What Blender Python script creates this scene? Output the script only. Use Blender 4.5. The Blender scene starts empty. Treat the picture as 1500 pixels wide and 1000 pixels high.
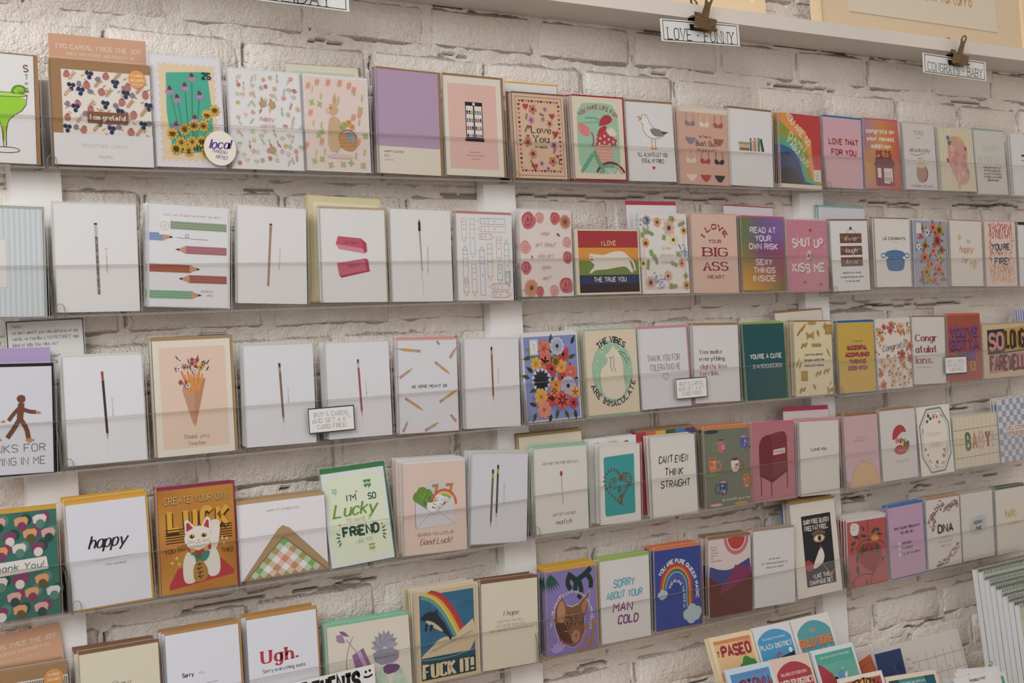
import bpy, math, random
from mathutils import Matrix, Vector
PI = math.pi
S = bpy.context.scene
COL = S.collection

# ------------------------------------------------------------------ camera, light, exposure
cam_d = bpy.data.cameras.new('camera'); cam = bpy.data.objects.new('camera', cam_d); COL.objects.link(cam)
cam_d.sensor_width = 36.0; cam_d.lens = 36.0 * 2083.0 / 1500.0; cam_d.clip_start = .05; cam_d.clip_end = 60
def cam_axes(yaw, pitch, roll):
    f = Vector((math.sin(yaw)*math.cos(pitch), math.cos(yaw)*math.cos(pitch), math.sin(pitch)))
    r = Vector((math.cos(yaw), -math.sin(yaw), 0)); u = r.cross(f)
    c, s = math.cos(roll), math.sin(roll)
    return c*r + s*u, -s*r + c*u, f
_r, _u, _f = cam_axes(0.642526, 0.004005, -0.0575445)
_m = Matrix((( _r.x, _u.x, -_f.x, -0.611746), (_r.y, _u.y, -_f.y, -1.823648), (_r.z, _u.z, -_f.z, -0.260778), (0, 0, 0, 1)))
cam.matrix_world = _m
S.camera = cam
cam_d.dof.use_dof = True; cam_d.dof.focus_distance = 2.25; cam_d.dof.aperture_fstop = 13

vs = S.view_settings
vs.view_transform = 'Standard'; vs.look = 'None'; vs.gamma = 1.0; vs.use_curve_mapping = False
vs.exposure = 0.0
S.display_settings.display_device = 'sRGB'

W = bpy.data.worlds.new('shop_air'); S.world = W; W.use_nodes = True
bg = W.node_tree.nodes['Background']; bg.inputs[0].default_value = (.90, .80, .74, 1); bg.inputs[1].default_value = .66

def area(name, loc, target, sx, sy, power, col):
    d = bpy.data.lights.new(name, 'AREA'); d.shape = 'RECTANGLE'; d.size = sx; d.size_y = sy
    d.energy = power; d.color = col
    o = bpy.data.objects.new(name, d); COL.objects.link(o); o.location = loc
    o.rotation_euler = (Vector(target) - Vector(loc)).to_track_quat('-Z', 'Y').to_euler()
    return o
area('window_daylight', (-1.9, -1.9, 1.3), (.4, 0, -.3), 1.6, 1.8, 84, (.92, .97, 1.0))
area('ceiling_light', (1.2, -1.6, 2.1), (1.2, 0, -.3), 2.2, .8, 6, (1.0, .87, .75))

# ------------------------------------------------------------------ materials
def lin(h):
    h = h.lstrip('#'); v = [int(h[i:i+2], 16)/255 for i in (0, 2, 4)]
    return tuple((c/12.92 if c <= .04045 else ((c+.055)/1.055)**2.4) for c in v)
def mat(name):
    m = bpy.data.materials.new(name); m.use_nodes = True
    return m, m.node_tree.nodes, m.node_tree.links, m.node_tree.nodes['Principled BSDF']
def noise(N, L, scale, detail=4, rough=.55, coord='Object', stretch=None):
    tc = N.new('ShaderNodeTexCoord'); n = N.new('ShaderNodeTexNoise')
    n.inputs['Scale'].default_value = scale; n.inputs['Detail'].default_value = detail; n.inputs['Roughness'].default_value = rough
    if stretch:
        mp = N.new('ShaderNodeMapping'); mp.inputs['Scale'].default_value = stretch
        L.new(tc.outputs[coord], mp.inputs[0]); L.new(mp.outputs[0], n.inputs['Vector'])
    else: L.new(tc.outputs[coord], n.inputs['Vector'])
    return n
def bump(N, L, src, strength, dist, prev=None):
    b = N.new('ShaderNodeBump'); b.inputs['Strength'].default_value = strength; b.inputs['Distance'].default_value = dist
    L.new(src, b.inputs['Height'])
    if prev: L.new(prev.outputs[0], b.inputs['Normal'])
    return b
def ramp(N, L, src, stops):
    r = N.new('ShaderNodeValToRGB'); e = r.color_ramp.elements
    while len(e) < len(stops): e.new(.5)
    for i, (p, c) in enumerate(stops): e[i].position = p; e[i].color = (*c, 1)
    L.new(src, r.inputs[0]); return r

def paper_mat(name, rough, spec):           # printed stock: ink colour sits in the face attribute "ink"
    m, N, L, B = mat(name)
    a = N.new('ShaderNodeAttribute'); a.attribute_name = 'ink'
    n = noise(N, L, 900, 3)
    r = ramp(N, L, n.outputs[0], [(.3, (.94, .94, .94)), (.7, (1, 1, 1))])
    mx = N.new('ShaderNodeMix'); mx.data_type = 'RGBA'; mx.blend_type = 'MULTIPLY'; mx.inputs[0].default_value = 1
    L.new(a.outputs['Color'], mx.inputs[6]); L.new(r.outputs[0], mx.inputs[7]); hs = N.new('ShaderNodeHueSaturation'); hs.inputs['Saturation'].default_value = .94; hs.inputs['Value'].default_value = .83; L.new(mx.outputs[2], hs.inputs['Color']); L.new(hs.outputs[0], B.inputs['Base Color'])
    B.inputs['Roughness'].default_value = rough; B.inputs['Specular IOR Level'].default_value = spec
    b = bump(N, L, n.outputs[0], .15, .0003); L.new(b.outputs[0], B.inputs['Normal'])
    return m
M_PAPER = paper_mat('paper', .75, .25)
M_PRINT = paper_mat('printed_ink', .55, .3)
def painted(name, col, nscale, bstr, bdist, rough=.55, stretch=None, dirt=None):
    m, N, L, B = mat(name)
    n1 = noise(N, L, nscale, 6, .6, stretch=stretch); n2 = noise(N, L, nscale*.12, 3, .5)
    c = lin(col); r = ramp(N, L, n2.outputs[0], [(.3, tuple(x*.93 for x in c)), (.7, c)])
    L.new(r.outputs[0], B.inputs['Base Color']); B.inputs['Roughness'].default_value = rough
    b = bump(N, L, n1.outputs[0], bstr, bdist); L.new(b.outputs[0], B.inputs['Normal'])
    return m
M_BATTEN = painted('white_painted_board', '#efedeb', 60, .15, .001, .5, (1, 1, .06))
M_SHELF = painted('white_painted_shelf', '#d9d2c8', 60, .12, .001, .45, (.06, 1, 1))
M_WOOD = painted('pale_birch', '#d9b98c', 90, .1, .0006, .5, (.08, 1, 1))
M_WOODL = painted('light_maple_frame', '#ead2ac', 80, .08, .0005, .5, (.1, 1, 1))
def wall_mat(name, use_dirt):
    m, N, L, B = mat(name)
    tc = N.new('ShaderNodeTexCoord')
    def nz(sc, det, rg=.6):
        n = N.new('ShaderNodeTexNoise'); n.inputs['Scale'].default_value = sc; n.inputs['Detail'].default_value = det; n.inputs['Roughness'].default_value = rg
        ge = N.new('ShaderNodeNewGeometry'); L.new(ge.outputs['Position'], n.inputs['Vector']); return n
    big = nz(3.5, 4); mid = nz(75, 5, .6); fine = nz(300, 4, .6); spots = nz(26, 5, .72)
    base = ramp(N, L, big.outputs[0], [(.3, lin('#f0e6da')), (.68, lin('#f6efe7'))])
    dr = ramp(N, L, spots.outputs[0], [(.665, (0, 0, 0)), (.74, (1, 1, 1))])
    mx = N.new('ShaderNodeMix'); mx.data_type = 'RGBA'; mx.blend_type = 'MIX'
    L.new(base.outputs[0], mx.inputs[6]); mx.inputs[7].default_value = (*lin('#9a8170'), 1)
    mu = N.new('ShaderNodeMath'); mu.operation = 'MULTIPLY'; mu.inputs[1].default_value = .7
    L.new(dr.outputs[0], mu.inputs[0]); L.new(mu.outputs[0], mx.inputs[0]); out = mx.outputs[2]
    if use_dirt:
        a = N.new('ShaderNodeAttribute'); a.attribute_name = 'dirt'
        m2 = N.new('ShaderNodeMix'); m2.data_type = 'RGBA'
        L.new(out, m2.inputs[6]); m2.inputs[7].default_value = (*lin('#5a4034'), 1); L.new(a.outputs['Fac'], m2.inputs[0]); out = m2.outputs[2]
    L.new(out, B.inputs['Base Color']); B.inputs['Roughness'].default_value = .5; B.inputs['Specular IOR Level'].default_value = .45
    b1 = bump(N, L, mid.outputs[0], .8, .006); b2 = bump(N, L, fine.outputs[0], .8, .0016, b1)
    L.new(b2.outputs[0], B.inputs['Normal'])
    return m
M_BRICK = wall_mat('white_painted_brick', False); M_MORTAR = wall_mat('white_painted_mortar', True)

def clear(name, tint, gloss, rough=.05, haze=0.0):
    m, N, L, B = mat(name); N.remove(B); out = N['Material Output']
    t = N.new('ShaderNodeBsdfTransparent'); t.inputs[0].default_value = (*tint, 1)
    g = N.new('ShaderNodeBsdfGlossy'); g.inputs['Roughness'].default_value = rough
    lw = N.new('ShaderNodeLayerWeight'); lw.inputs[0].default_value = .25
    mu = N.new('ShaderNodeMath'); mu.operation = 'MULTIPLY'; mu.inputs[1].default_value = gloss; L.new(lw.outputs['Fresnel'], mu.inputs[0])
    mx = N.new('ShaderNodeMixShader'); L.new(mu.outputs[0], mx.inputs[0]); L.new(t.outputs[0], mx.inputs[1]); L.new(g.outputs[0], mx.inputs[2])
    last = mx
    if haze:
        d = N.new('ShaderNodeBsdfDiffuse'); d.inputs[0].default_value = (.8, .78, .75, 1)
        m2 = N.new('ShaderNodeMixShader'); m2.inputs[0].default_value = haze
        L.new(mx.outputs[0], m2.inputs[1]); L.new(d.outputs[0], m2.inputs[2]); last = m2
    L.new(last.outputs[0], out.inputs[0]); return m
M_ACR = clear('clear_acrylic', (.992, .989, .986), .12)
M_ACRE = clear('acrylic_cut_edge', (.70, .65, .61), .4, .15, .12)
M_ACRB = clear('acrylic_floor_edge', (.80, .77, .74), .3, .2, .2)
M_FILM = clear('clear_film', (.998, .998, .998), .16, .12)
M_FILME = clear('film_seam', (.93, .93, .93), .5, .2, .22)
def metal(name, col, rough):
    m, N, L, B = mat(name); n = noise(N, L, 120, 3)
    r = ramp(N, L, n.outputs[0], [(.3, tuple(x*.7 for x in lin(col))), (.7, lin(col))]); L.new(r.outputs[0], B.inputs['Base Color'])
    B.inputs['Metallic'].default_value = 1; B.inputs['Roughness'].default_value = rough; return m
M_BRONZE = metal('antique_bronze', '#8a7458', .35); M_SCREW = metal('nickel_screw', '#b9b4ad', .3); M_WIRE = metal('black_wire', '#4a4744', .35); M_COIL = metal('grey_coil', '#8c8782', .35)

# ------------------------------------------------------------------ objects
def tag(o, label=None, cat=None, group=None, kind=None):
    if label: o['label'] = label
    if cat: o['category'] = cat
    if group: o['group'] = group
    if kind: o['kind'] = kind
    return o
def empty(name, loc=(0, 0, 0), M=None):
    o = bpy.data.objects.new(name, None); o.empty_display_size = .02; COL.objects.link(o)
    if M is not None: o.matrix_world = M
    else: o.location = loc
    return o
def mk_mesh(name, verts, faces, mats, fmat=None, cols=None, smooth=False):
    me = bpy.data.meshes.new(name); me.from_pydata(verts, [], faces)
    for m in mats: me.materials.append(m)
    if fmat: me.polygons.foreach_set('material_index', fmat)
    if cols is not None:
        a = me.attributes.new('ink', 'FLOAT_COLOR', 'FACE'); a.data.foreach_set('color', [x for c in cols for x in (*c, 1)])
    if smooth: me.polygons.foreach_set('use_smooth', [True]*len(faces))
    me.update(); return me
def link(name, me, parent=None):
    o = bpy.data.objects.new(name, me); COL.objects.link(o); o.parent = parent; return o
class MB:
    def __init__(s): s.v = []; s.f = []; s.m = []; s.c = []
    def face(s, pts, mi=0, col=(1, 1, 1)):
        b = len(s.v); s.v += [tuple(p) for p in pts]; s.f.append(tuple(range(b, b+len(pts)))); s.m.append(mi); s.c.append(col)
    def box(s, x0, x1, y0, y1, z0, z1, mi=0, col=(1, 1, 1), emi=None):
        # emi: material for every face except the two large +-y ones
        e = mi if emi is None else emi
        P = [(x0,y0,z0),(x1,y0,z0),(x1,y1,z0),(x0,y1,z0),(x0,y0,z1),(x1,y0,z1),(x1,y1,z1),(x0,y1,z1)]; b = len(s.v); s.v += P
        for q, k in (((0,1,5,4), mi), ((2,3,7,6), mi), ((0,3,2,1), e), ((4,5,6,7), e), ((0,4,7,3), e), ((1,2,6,5), e)):
            s.f.append(tuple(b+i for i in q)); s.m.append(k); s.c.append(col)
    def tube(s, pts, r, n=8, mi=0, closed=False, col=(1, 1, 1)):
        pts = [Vector(p) for p in pts]; k = len(pts); b = len(s.v)
        for i, p in enumerate(pts):
            a = pts[(i-1) % k] if (closed or i) else p; c = pts[(i+1) % k] if (closed or i < k-1) else p
            d = (c-a).normalized(); up = Vector((0, 1, 0)) if abs(d.y) < .9 else Vector((1, 0, 0))
            u = d.cross(up).normalized(); w = d.cross(u)
            for j in range(n):
                t = 2*PI*j/n; s.v.append(tuple(p + r*(math.cos(t)*u + math.sin(t)*w)))
        for i in range(k if closed else k-1):
            for j in range(n):
                i2 = (i+1) % k; s.f.append((b+i*n+j, b+i*n+(j+1) % n, b+i2*n+(j+1) % n, b+i2*n+j)); s.m.append(mi); s.c.append(col)
        if not closed:
            s.f.append(tuple(b+j for j in range(n))[::-1]); s.f.append(tuple(b+(k-1)*n+j for j in range(n))); s.m += [mi]*2; s.c += [col]*2
    def mesh(s, name, mats, ink=False, smooth=False): return mk_mesh(name, s.v, s.f, mats, s.m, s.c if ink else None, smooth)
    def build(s, name, mats, parent=None, ink=False, smooth=False): return link(name, s.mesh(name, mats, ink, smooth), parent)

# ------------------------------------------------------------------ lettering: a stroke alphabet drawn here
# grid: x 0-5, baseline y=2, capitals to 8, small letters to 6, tails to 0; "~" smooth, "o" smooth and closed
G = {
'A':'02,28,42 14,34','B':'02,08 ~08,38,46,35,05 ~05,35,44,43,32,02','C':'~47,38,18,07,03,12,32,43','D':'02,08 ~08,28,47,43,22,02',
'E':'48,08,02,42 05,35','F':'48,08,02 05,35','G':'~47,38,18,07,03,12,32,43,45 25,45','H':'08,02 48,42 05,45','I':'08,02','J':'~38,34,33,22,12,03',
'K':'08,02 48,05 15,42','L':'08,02,42','M':'02,08,25,48,42','N':'02,08,42,48','O':'o18,07,03,12,32,43,47,38','P':'02,08 ~08,38,47,46,35,05',
'Q':'o18,07,03,12,32,43,47,38 24,52','R':'02,08 ~08,38,47,46,35,05 25,42','S':'~47,38,18,07,06,15,35,44,43,32,12,03','T':'08,48 28,22',
'U':'~08,03,12,32,43,48','V':'08,22,48','W':'08,12,26,32,48','X':'08,42 48,02','Y':'08,25,48 25,22','Z':'08,48,02,42',
'a':'o16,05,03,12,22,33,35,26 36,32','b':'08,02 o16,26,35,33,22,12,03,05','c':'~35,26,16,05,03,12,22,33','d':'o16,26,35,33,22,12,03,05 38,32',
'e':'~04,34,35,26,16,05,03,12,22,33','f':'~38,28,17,12 06,26','g':'o16,26,35,33,22,12,03,05 ~36,31,20,10,01','h':'08,02 ~04,16,26,35,32',
'i':'06,02 08,07','j':'~16,11,10,00 18,17','k':'08,02 36,04 14,32','l':'08,02','m':'06,02 ~05,16,25,22 ~25,36,45,42','n':'06,02 ~04,16,26,35,32',
'o':'o16,05,03,12,22,33,35,26','p':'06,00 o16,26,35,33,22,12,03,05','q':'o16,26,35,33,22,12,03,05 36,30','r':'06,02 ~04,16,36','s':'~35,26,16,05,14,24,33,22,12,03',
't':'~18,13,22,32 06,26','u':'~06,03,12,22,33 36,32','v':'06,22,46','w':'06,12,25,32,46','x':'06,32 36,02','y':'06,22 46,10','z':'06,36,02,32',
'0':'o18,07,03,12,22,33,37,28','1':'07,18,12','2':'~07,18,28,37,36,02 02,32','3':'~07,18,28,37,36,25,15 ~25,34,33,22,12,03','4':'28,04,34 28,22',
'5':'38,08,05 ~05,25,34,33,22,12,03','6':'~38,18,05,03,12,22,33,34,25,15,04','7':'08,38,12','8':'o18,07,06,15,25,36,37,28 o15,04,03,12,22,33,34,25',
'9':'~02,22,35,37,28,18,07,06,15,25,36','.':'02,03','!':'08,04 03,02','?':'~07,18,28,37,36,25,14 13,12','-':'05,25',"'":'08,07','"':'08,07 18,17',
',':'03,01',':':'03,02 06,05','&':'~42,16,17,28,37,36,04,03,12,22,44','(':'~18,06,04,12','/':'02,38',')':'~08,16,14,02','+':'04,44 26,22'}
def smooth_line(p, closed, it=2):
    for _ in range(it):
        q = []; n = len(p)
        for i in range(n if closed else n-1):
            a, b = p[i], p[(i+1) % n]
            q += [(a[0]*.75+b[0]*.25, a[1]*.75+b[1]*.25), (a[0]*.25+b[0]*.75, a[1]*.25+b[1]*.75)]
        if not closed: q = [p[0]] + q + [p[-1]]
        p = q
    return p
_gc = {}
def glyph(ch):
    if ch not in _gc:
        st = []; w = 0
        for s in G.get(ch, '').split():
            k = s[0] if s[0] in '~o' else ''; p = [(float(a[0]), float(a[1])) for a in s.lstrip('~o').split(',')]
            w = max([w]+[a[0] for a in p])
            ends = [(p[0], p[1]), (p[-1], p[-2])] if k != 'o' else []
            q = smooth_line(p, k == 'o') if k else p
            st.append((q, k == 'o', ends))
        _gc[ch] = (st, w)
    return _gc[ch]

class Art:
    """Print on a card: x and y run 0-100 over the face from its top left; sizes are in percent of the width."""
    STEP = .000007
    def __init__(s, w, h, seed=1):
        s.w, s.h, s.k = w, h, h/w; s.v = []; s.f = []; s.c = []; s.L = 1; s.R = random.Random(seed)
    def up(s): s.L += 1
    def add(s, pts, col):      # pts in width units
        b = len(s.v); y = s.L
        s.v += [((p[0]/100-.5)*s.w, y, s.h - p[1]/100*s.w) for p in pts]
        s.f.append(tuple(range(b, b+len(pts)))); s.c.append(lin(col) if isinstance(col, str) else col)
    def XY(s, x, y): return x, y*s.k
    def rect(s, x0, y0, x1, y1, c): s.up(); s.add([(x0, y1*s.k), (x1, y1*s.k), (x1, y0*s.k), (x0, y0*s.k)], c)
    def poly(s, pts, c, sm=0):
        s.up(); p = [s.XY(*a) for a in pts]
        if sm: p = smooth_line(p, True, sm)
        s.add(s.ccw(p), c)
    def ccw(s, p):
        A = sum(p[i-1][0]*p[i][1]-p[i][0]*p[i-1][1] for i in range(len(p)))
        return p if A < 0 else p[::-1]
    def ell(s, x, y, rx, c, ry=None, rot=0, n=16, up=True):
        if up: s.up()
        ry = ry or rx; cx, cy = s.XY(x, y); r = math.radians(rot)
        s.add(s.ccw([(cx+rx*math.cos(t)*math.cos(r)-ry*math.sin(t)*math.sin(r), cy+rx*math.cos(t)*math.sin(r)+ry*math.sin(t)*math.cos(r)) for t in [2*PI*i/n for i in range(n)]]), c)
    def strip(s, p, wd, c, closed=False, nib=None, up=True):   # p in width units
        if up: s.up()
        n = len(p); Lf = []; Rt = []
        if n < 2: return
        for i in range(n):
            a = p[(i-1) % n] if (closed or i > 0) else None; b = p[(i+1) % n] if (closed or i < n-1) else None
            def nrm(u, v):
                dx, dy = v[0]-u[0], v[1]-u[1]; l = math.hypot(dx, dy) or 1e-9; return -dy/l, dx/l
            if a is None: N_ = nrm(p[i], b); m = 1
            elif b is None: N_ = nrm(a, p[i]); m = 1
            else:
                n1, n2 = nrm(a, p[i]), nrm(p[i], b); x, y = n1[0]+n2[0], n1[1]+n2[1]; l = math.hypot(x, y)
                if l < .25: N_ = n2; m = 1
                else: N_ = (x/l, y/l); m = min(2/l, 1.7)
            ww = wd(i/(n-1)) if callable(wd) else wd
            if nib is not None: ww = ww*(nib+(1-nib)*abs(N_[0])**1.3)
            ww *= .5*m; Lf.append((p[i][0]+N_[0]*ww, p[i][1]+N_[1]*ww)); Rt.append((p[i][0]-N_[0]*ww, p[i][1]-N_[1]*ww))
        for i in range(n if closed else n-1):
            j = (i+1) % n; s.add([Lf[i], Lf[j], Rt[j], Rt[i]], c)
    def line(s, pts, wd, c, sm=0, closed=False, nib=None):
        p = [s.XY(*a) for a in pts]
        if sm: p = smooth_line(p, closed, sm)
        s.strip(p, wd, c, closed, nib)
    def ring(s, x, y, rx, wd, c, ry=None, a0=0, a1=360, n=28):
        ry = ry or rx; cx, cy = s.XY(x, y); full = a1-a0 >= 360
        p = [(cx+rx*math.cos(math.radians(a0+(a1-a0)*i/n)), cy-ry*math.sin(math.radians(a0+(a1-a0)*i/n))) for i in range(n if full else n+1)]
        s.strip(p, wd, c, full)
    def frame(s, x0, y0, x1, y1, wd, c): s.line([(x0, y0), (x1, y0), (x1, y1), (x0, y1)], wd, c, closed=True)
    def text(s, t, x, y, h, c, w=None, st='p', b=.9, al='c', rot=0, slant=0, gap=1.5, arc=None, jit=0):
        """x,y centre of the line; h capital height; w full width; arc=(centre x, centre y, radius, start angle, end angle)."""
        s.up(); u = h/6; pen = 0; items = []
        if 'i' in st: slant = slant or .35; gap = 1.1
        for ch in t:
            if ch == ' ': pen += 3.0; continue
            g, gw = glyph(ch); items.append((ch, g, gw, pen)); pen += gw+gap
        tot = max(pen-gap, .5); sx = (w/tot) if w else u; cx, cy = s.XY(x, y); rr = math.radians(rot)
        x0 = -tot*sx/2 if al == 'c' else (0 if al == 'l' else -tot*sx)
        nib = .3 if 'n' in st else (.45 if 'i' in st else None); R = s.R
        for ch, g, gw, px in items:
            oy = R.uniform(-jit, jit)*u; rj = R.uniform(-jit, jit)*.12
            def M(q):
                X = (px+q[0])*sx + (q[1]-4)*u*slant; Y = -(q[1]-5)*u + oy
                if arc:
                    ax, ay, ar, a0, a1 = arc; mid = (px+gw/2)/tot; an = math.radians(a0+(a1-a0)*mid); sg = 1 if a1 < a0 else -1
                    lx = (q[0]-gw/2)*sx; ly = (q[1]-5)*u; acx, acy = s.XY(ax, ay)
                    R_ = (ar[0], ar[1]) if isinstance(ar, tuple) else (ar, ar)
                    bx, by = acx+R_[0]*math.cos(an), acy-R_[1]*math.sin(an)
                    tx, ty = sg*math.sin(an), sg*math.cos(an); nx, ny = sg*math.cos(an), -sg*math.sin(an)
                    return bx+tx*lx+nx*ly, by+ty*lx+ny*ly
                if rj: X, Y = X - Y*rj, Y
                X += x0
                return cx + X*math.cos(rr) - Y*math.sin(rr), cy + X*math.sin(rr) + Y*math.cos(rr)
            for q, cl, ends in g:
                if jit: q = [(a+R.uniform(-jit, jit)*.3, e+R.uniform(-jit, jit)*.3) for a, e in q]
                s.strip([M(a) for a in q], b*u, c, cl, nib, up=False)
                if ('s' in st or 'n' in st) and ch not in ".,'!:-":
                    for e, e2 in ends:
                        if e[1] in (2, 8, 6, 0) and abs(e2[1]-e[1]) > 1.5*abs(e2[0]-e[0])*.6 and e2[1] != e[1]:
                            k = .95 if 's' in st else 1.0
                            s.strip([M((e[0]-k, e[1])), M((e[0]+k, e[1]))], (b*.75 if 's' in st else b*.3)*u, c, up=False)
    def lines(s, rows, x, y, dy, h, c, **kw):
        for i, r in enumerate(rows):
            if r: s.text(r, x, y+i*dy, h, c, **kw)
    def flower(s, x, y, r, c, cc='#4a3526', n=6, cr=.3, pw=.38, rot=None):
        s.up(); cx, cy = s.XY(x, y); rot = s.R.uniform(0, 60) if rot is None else rot
        for i in range(n):
            a = math.radians(rot+360*i/n); s.ell(x+.55*r*math.cos(a), y+.55*r*math.sin(a)/s.k, r*.5, c, r*pw*.8 if n > 6 else r*pw, math.degrees(a), 8, up=False)
        s.up(); s.ell(x, y, r*cr, cc, n=8)
    def rose(s, x, y, r, c1, c2, c3):
        R = s.R; s.blob(x, y, r, c1, .16, 9)
        for k in range(7):
            t = k*.9+R.uniform(0, .4); q = r*(.62 if k % 2 else .35)
            s.ring(x+.2*r*math.cos(t), y+.2*r*math.sin(t)/s.k, q, r*.1, [c2, c3, c2][k % 3], q*.9, k*77, k*77+150, 8)
        s.blob(x, y, r*.16, c2, .2, 6)
    def grad(s, x0, y0, x1, y1, cols, nx=12, ny=16):
        # cols: rows of hex colours, blended smoothly over the area
        s.up(); C = [[lin(c) for c in row] for row in cols]; m, n = len(C), len(C[0])
        for j in range(ny):
            for i in range(nx):
                u = (i+.5)/nx*(n-1); v = (j+.5)/ny*(m-1); a, b = min(int(u), n-2), min(int(v), m-2); u -= a; v -= b
                c = tuple((C[b][a][k]*(1-u)+C[b][a+1][k]*u)*(1-v)+(C[b+1][a][k]*(1-u)+C[b+1][a+1][k]*u)*v for k in range(3))
                X0, X1, Y0, Y1 = x0+(x1-x0)*i/nx, x0+(x1-x0)*(i+1)/nx, (y0+(y1-y0)*j/ny)*s.k, (y0+(y1-y0)*(j+1)/ny)*s.k
                s.add([(X0, Y1), (X1, Y1), (X1, Y0), (X0, Y0)], c)
    def blob(s, x, y, r, c, j=.15, n=12, ry=None):
        s.up(); cx, cy = s.XY(x, y); R = s.R; ry = ry or r
        p = [(cx+r*(1+R.uniform(-j, j))*math.cos(t), cy+ry*(1+R.uniform(-j, j))*math.sin(t)) for t in [2*PI*i/n for i in range(n)]]
        s.add(s.ccw(smooth_line(p, True, 1)), c)
    def leaf(s, x, y, l, a, c, w=.35, up=True):
        if up: s.up()
        cx, cy = s.XY(x, y); r = math.radians(a); d = (math.cos(r), math.sin(r)); n = (-d[1], d[0])
        pr = [(0, 0), (.3, w*.5), (.6, w*.42), (1, 0), (.6, -w*.42), (.3, -w*.5)]
        s.add(s.ccw([(cx+l*(p*d[0]+q*n[0]), cy+l*(p*d[1]+q*n[1])) for p, q in pr]), c)
    def sprig(s, x, y, l, a, c, n=4, wd=.6):
        r = math.radians(a); cx, cy = s.XY(x, y); s.strip([(cx, cy), (cx+l*math.cos(r), cy+l*math.sin(r))], wd, c)
        for i in range(n):
            t = (i+.6)/n; px, py = x+l*t*math.cos(r), y+l*t*math.sin(r)/s.k
            s.leaf(px, py, l*.32, a+45, c, up=False); s.leaf(px, py, l*.32, a-45, c, up=False)
    def dome(s, x0, x1, yt, ys, yb, c):
        s.poly([(x0, yb), (x0, ys)]+[(x0+(x1-x0)*k/14, ys-(ys-yt)*math.sin(PI*k/14)**.7) for k in range(1, 14)]+[(x1, ys), (x1, yb)], c)
    def heart(s, x, y, r, c, outline=None):
        cx, cy = s.XY(x, y); P = [(0, .9), (-.55, .4), (-.98, -.1), (-.95, -.55), (-.5, -.82), (0, -.45), (.5, -.82), (.95, -.55), (.98, -.1), (.55, .4)]
        q = [(cx+r*a, cy+r*b) for a, b in P]
        if outline: s.strip(q, outline, c, True)
        else: s.up(); s.add(s.ccw(q), c)
    def scat(s, fn, nx, ny, x0=4, y0=4, x1=96, y1=96, j=.35):
        dx, dy = (x1-x0)/nx, (y1-y0)/ny; k = 0
        for a in range(nx):
            for b in range(ny):
                fn(x0+(a+.5+s.R.uniform(-j, j)+(.25 if b % 2 else -.25))*dx, y0+(b+.5+s.R.uniform(-j, j))*dy, k); k += 1
    def pencil(s, x0, y0, x1, y1, wd, body, tip='#caa27a', lead='#2b2422', er='#a5545a', fer='#b9b4ad'):
        a, b = s.XY(x0, y0), s.XY(x1, y1); L = math.hypot(b[0]-a[0], b[1]-a[1]); d = ((b[0]-a[0])/L, (b[1]-a[1])/L); n = (-d[1], d[0])
        def P(t, o): return (a[0]+d[0]*t+n[0]*o, a[1]+d[1]*t+n[1]*o)
        h = wd/2; tp = wd*2.2
        for t0, t1, c in ((0, wd*1.6, er), (wd*1.6, wd*3.4, fer), (wd*3.4, L-tp, body)):
            s.up(); s.add(s.ccw([P(t0, -h), P(t1, -h), P(t1, h), P(t0, h)]), c)
        s.up(); s.add(s.ccw([P(L-tp, -h), P(L, 0), P(L-tp, h)]), tip); s.up(); s.add(s.ccw([P(L-tp*.35, -h*.35), P(L, 0), P(L-tp*.35, h*.35)]), lead)
    def mesh(s, name):
        q = min(s.STEP, .0011/s.L); s.v = [(p[0], -.00006-p[1]*q, p[2]) for p in s.v]
        return mk_mesh(name, s.v, s.f, [M_PRINT], None, s.c)
ART = {}
def art(f): ART[f.__name__] = f; return f
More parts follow.
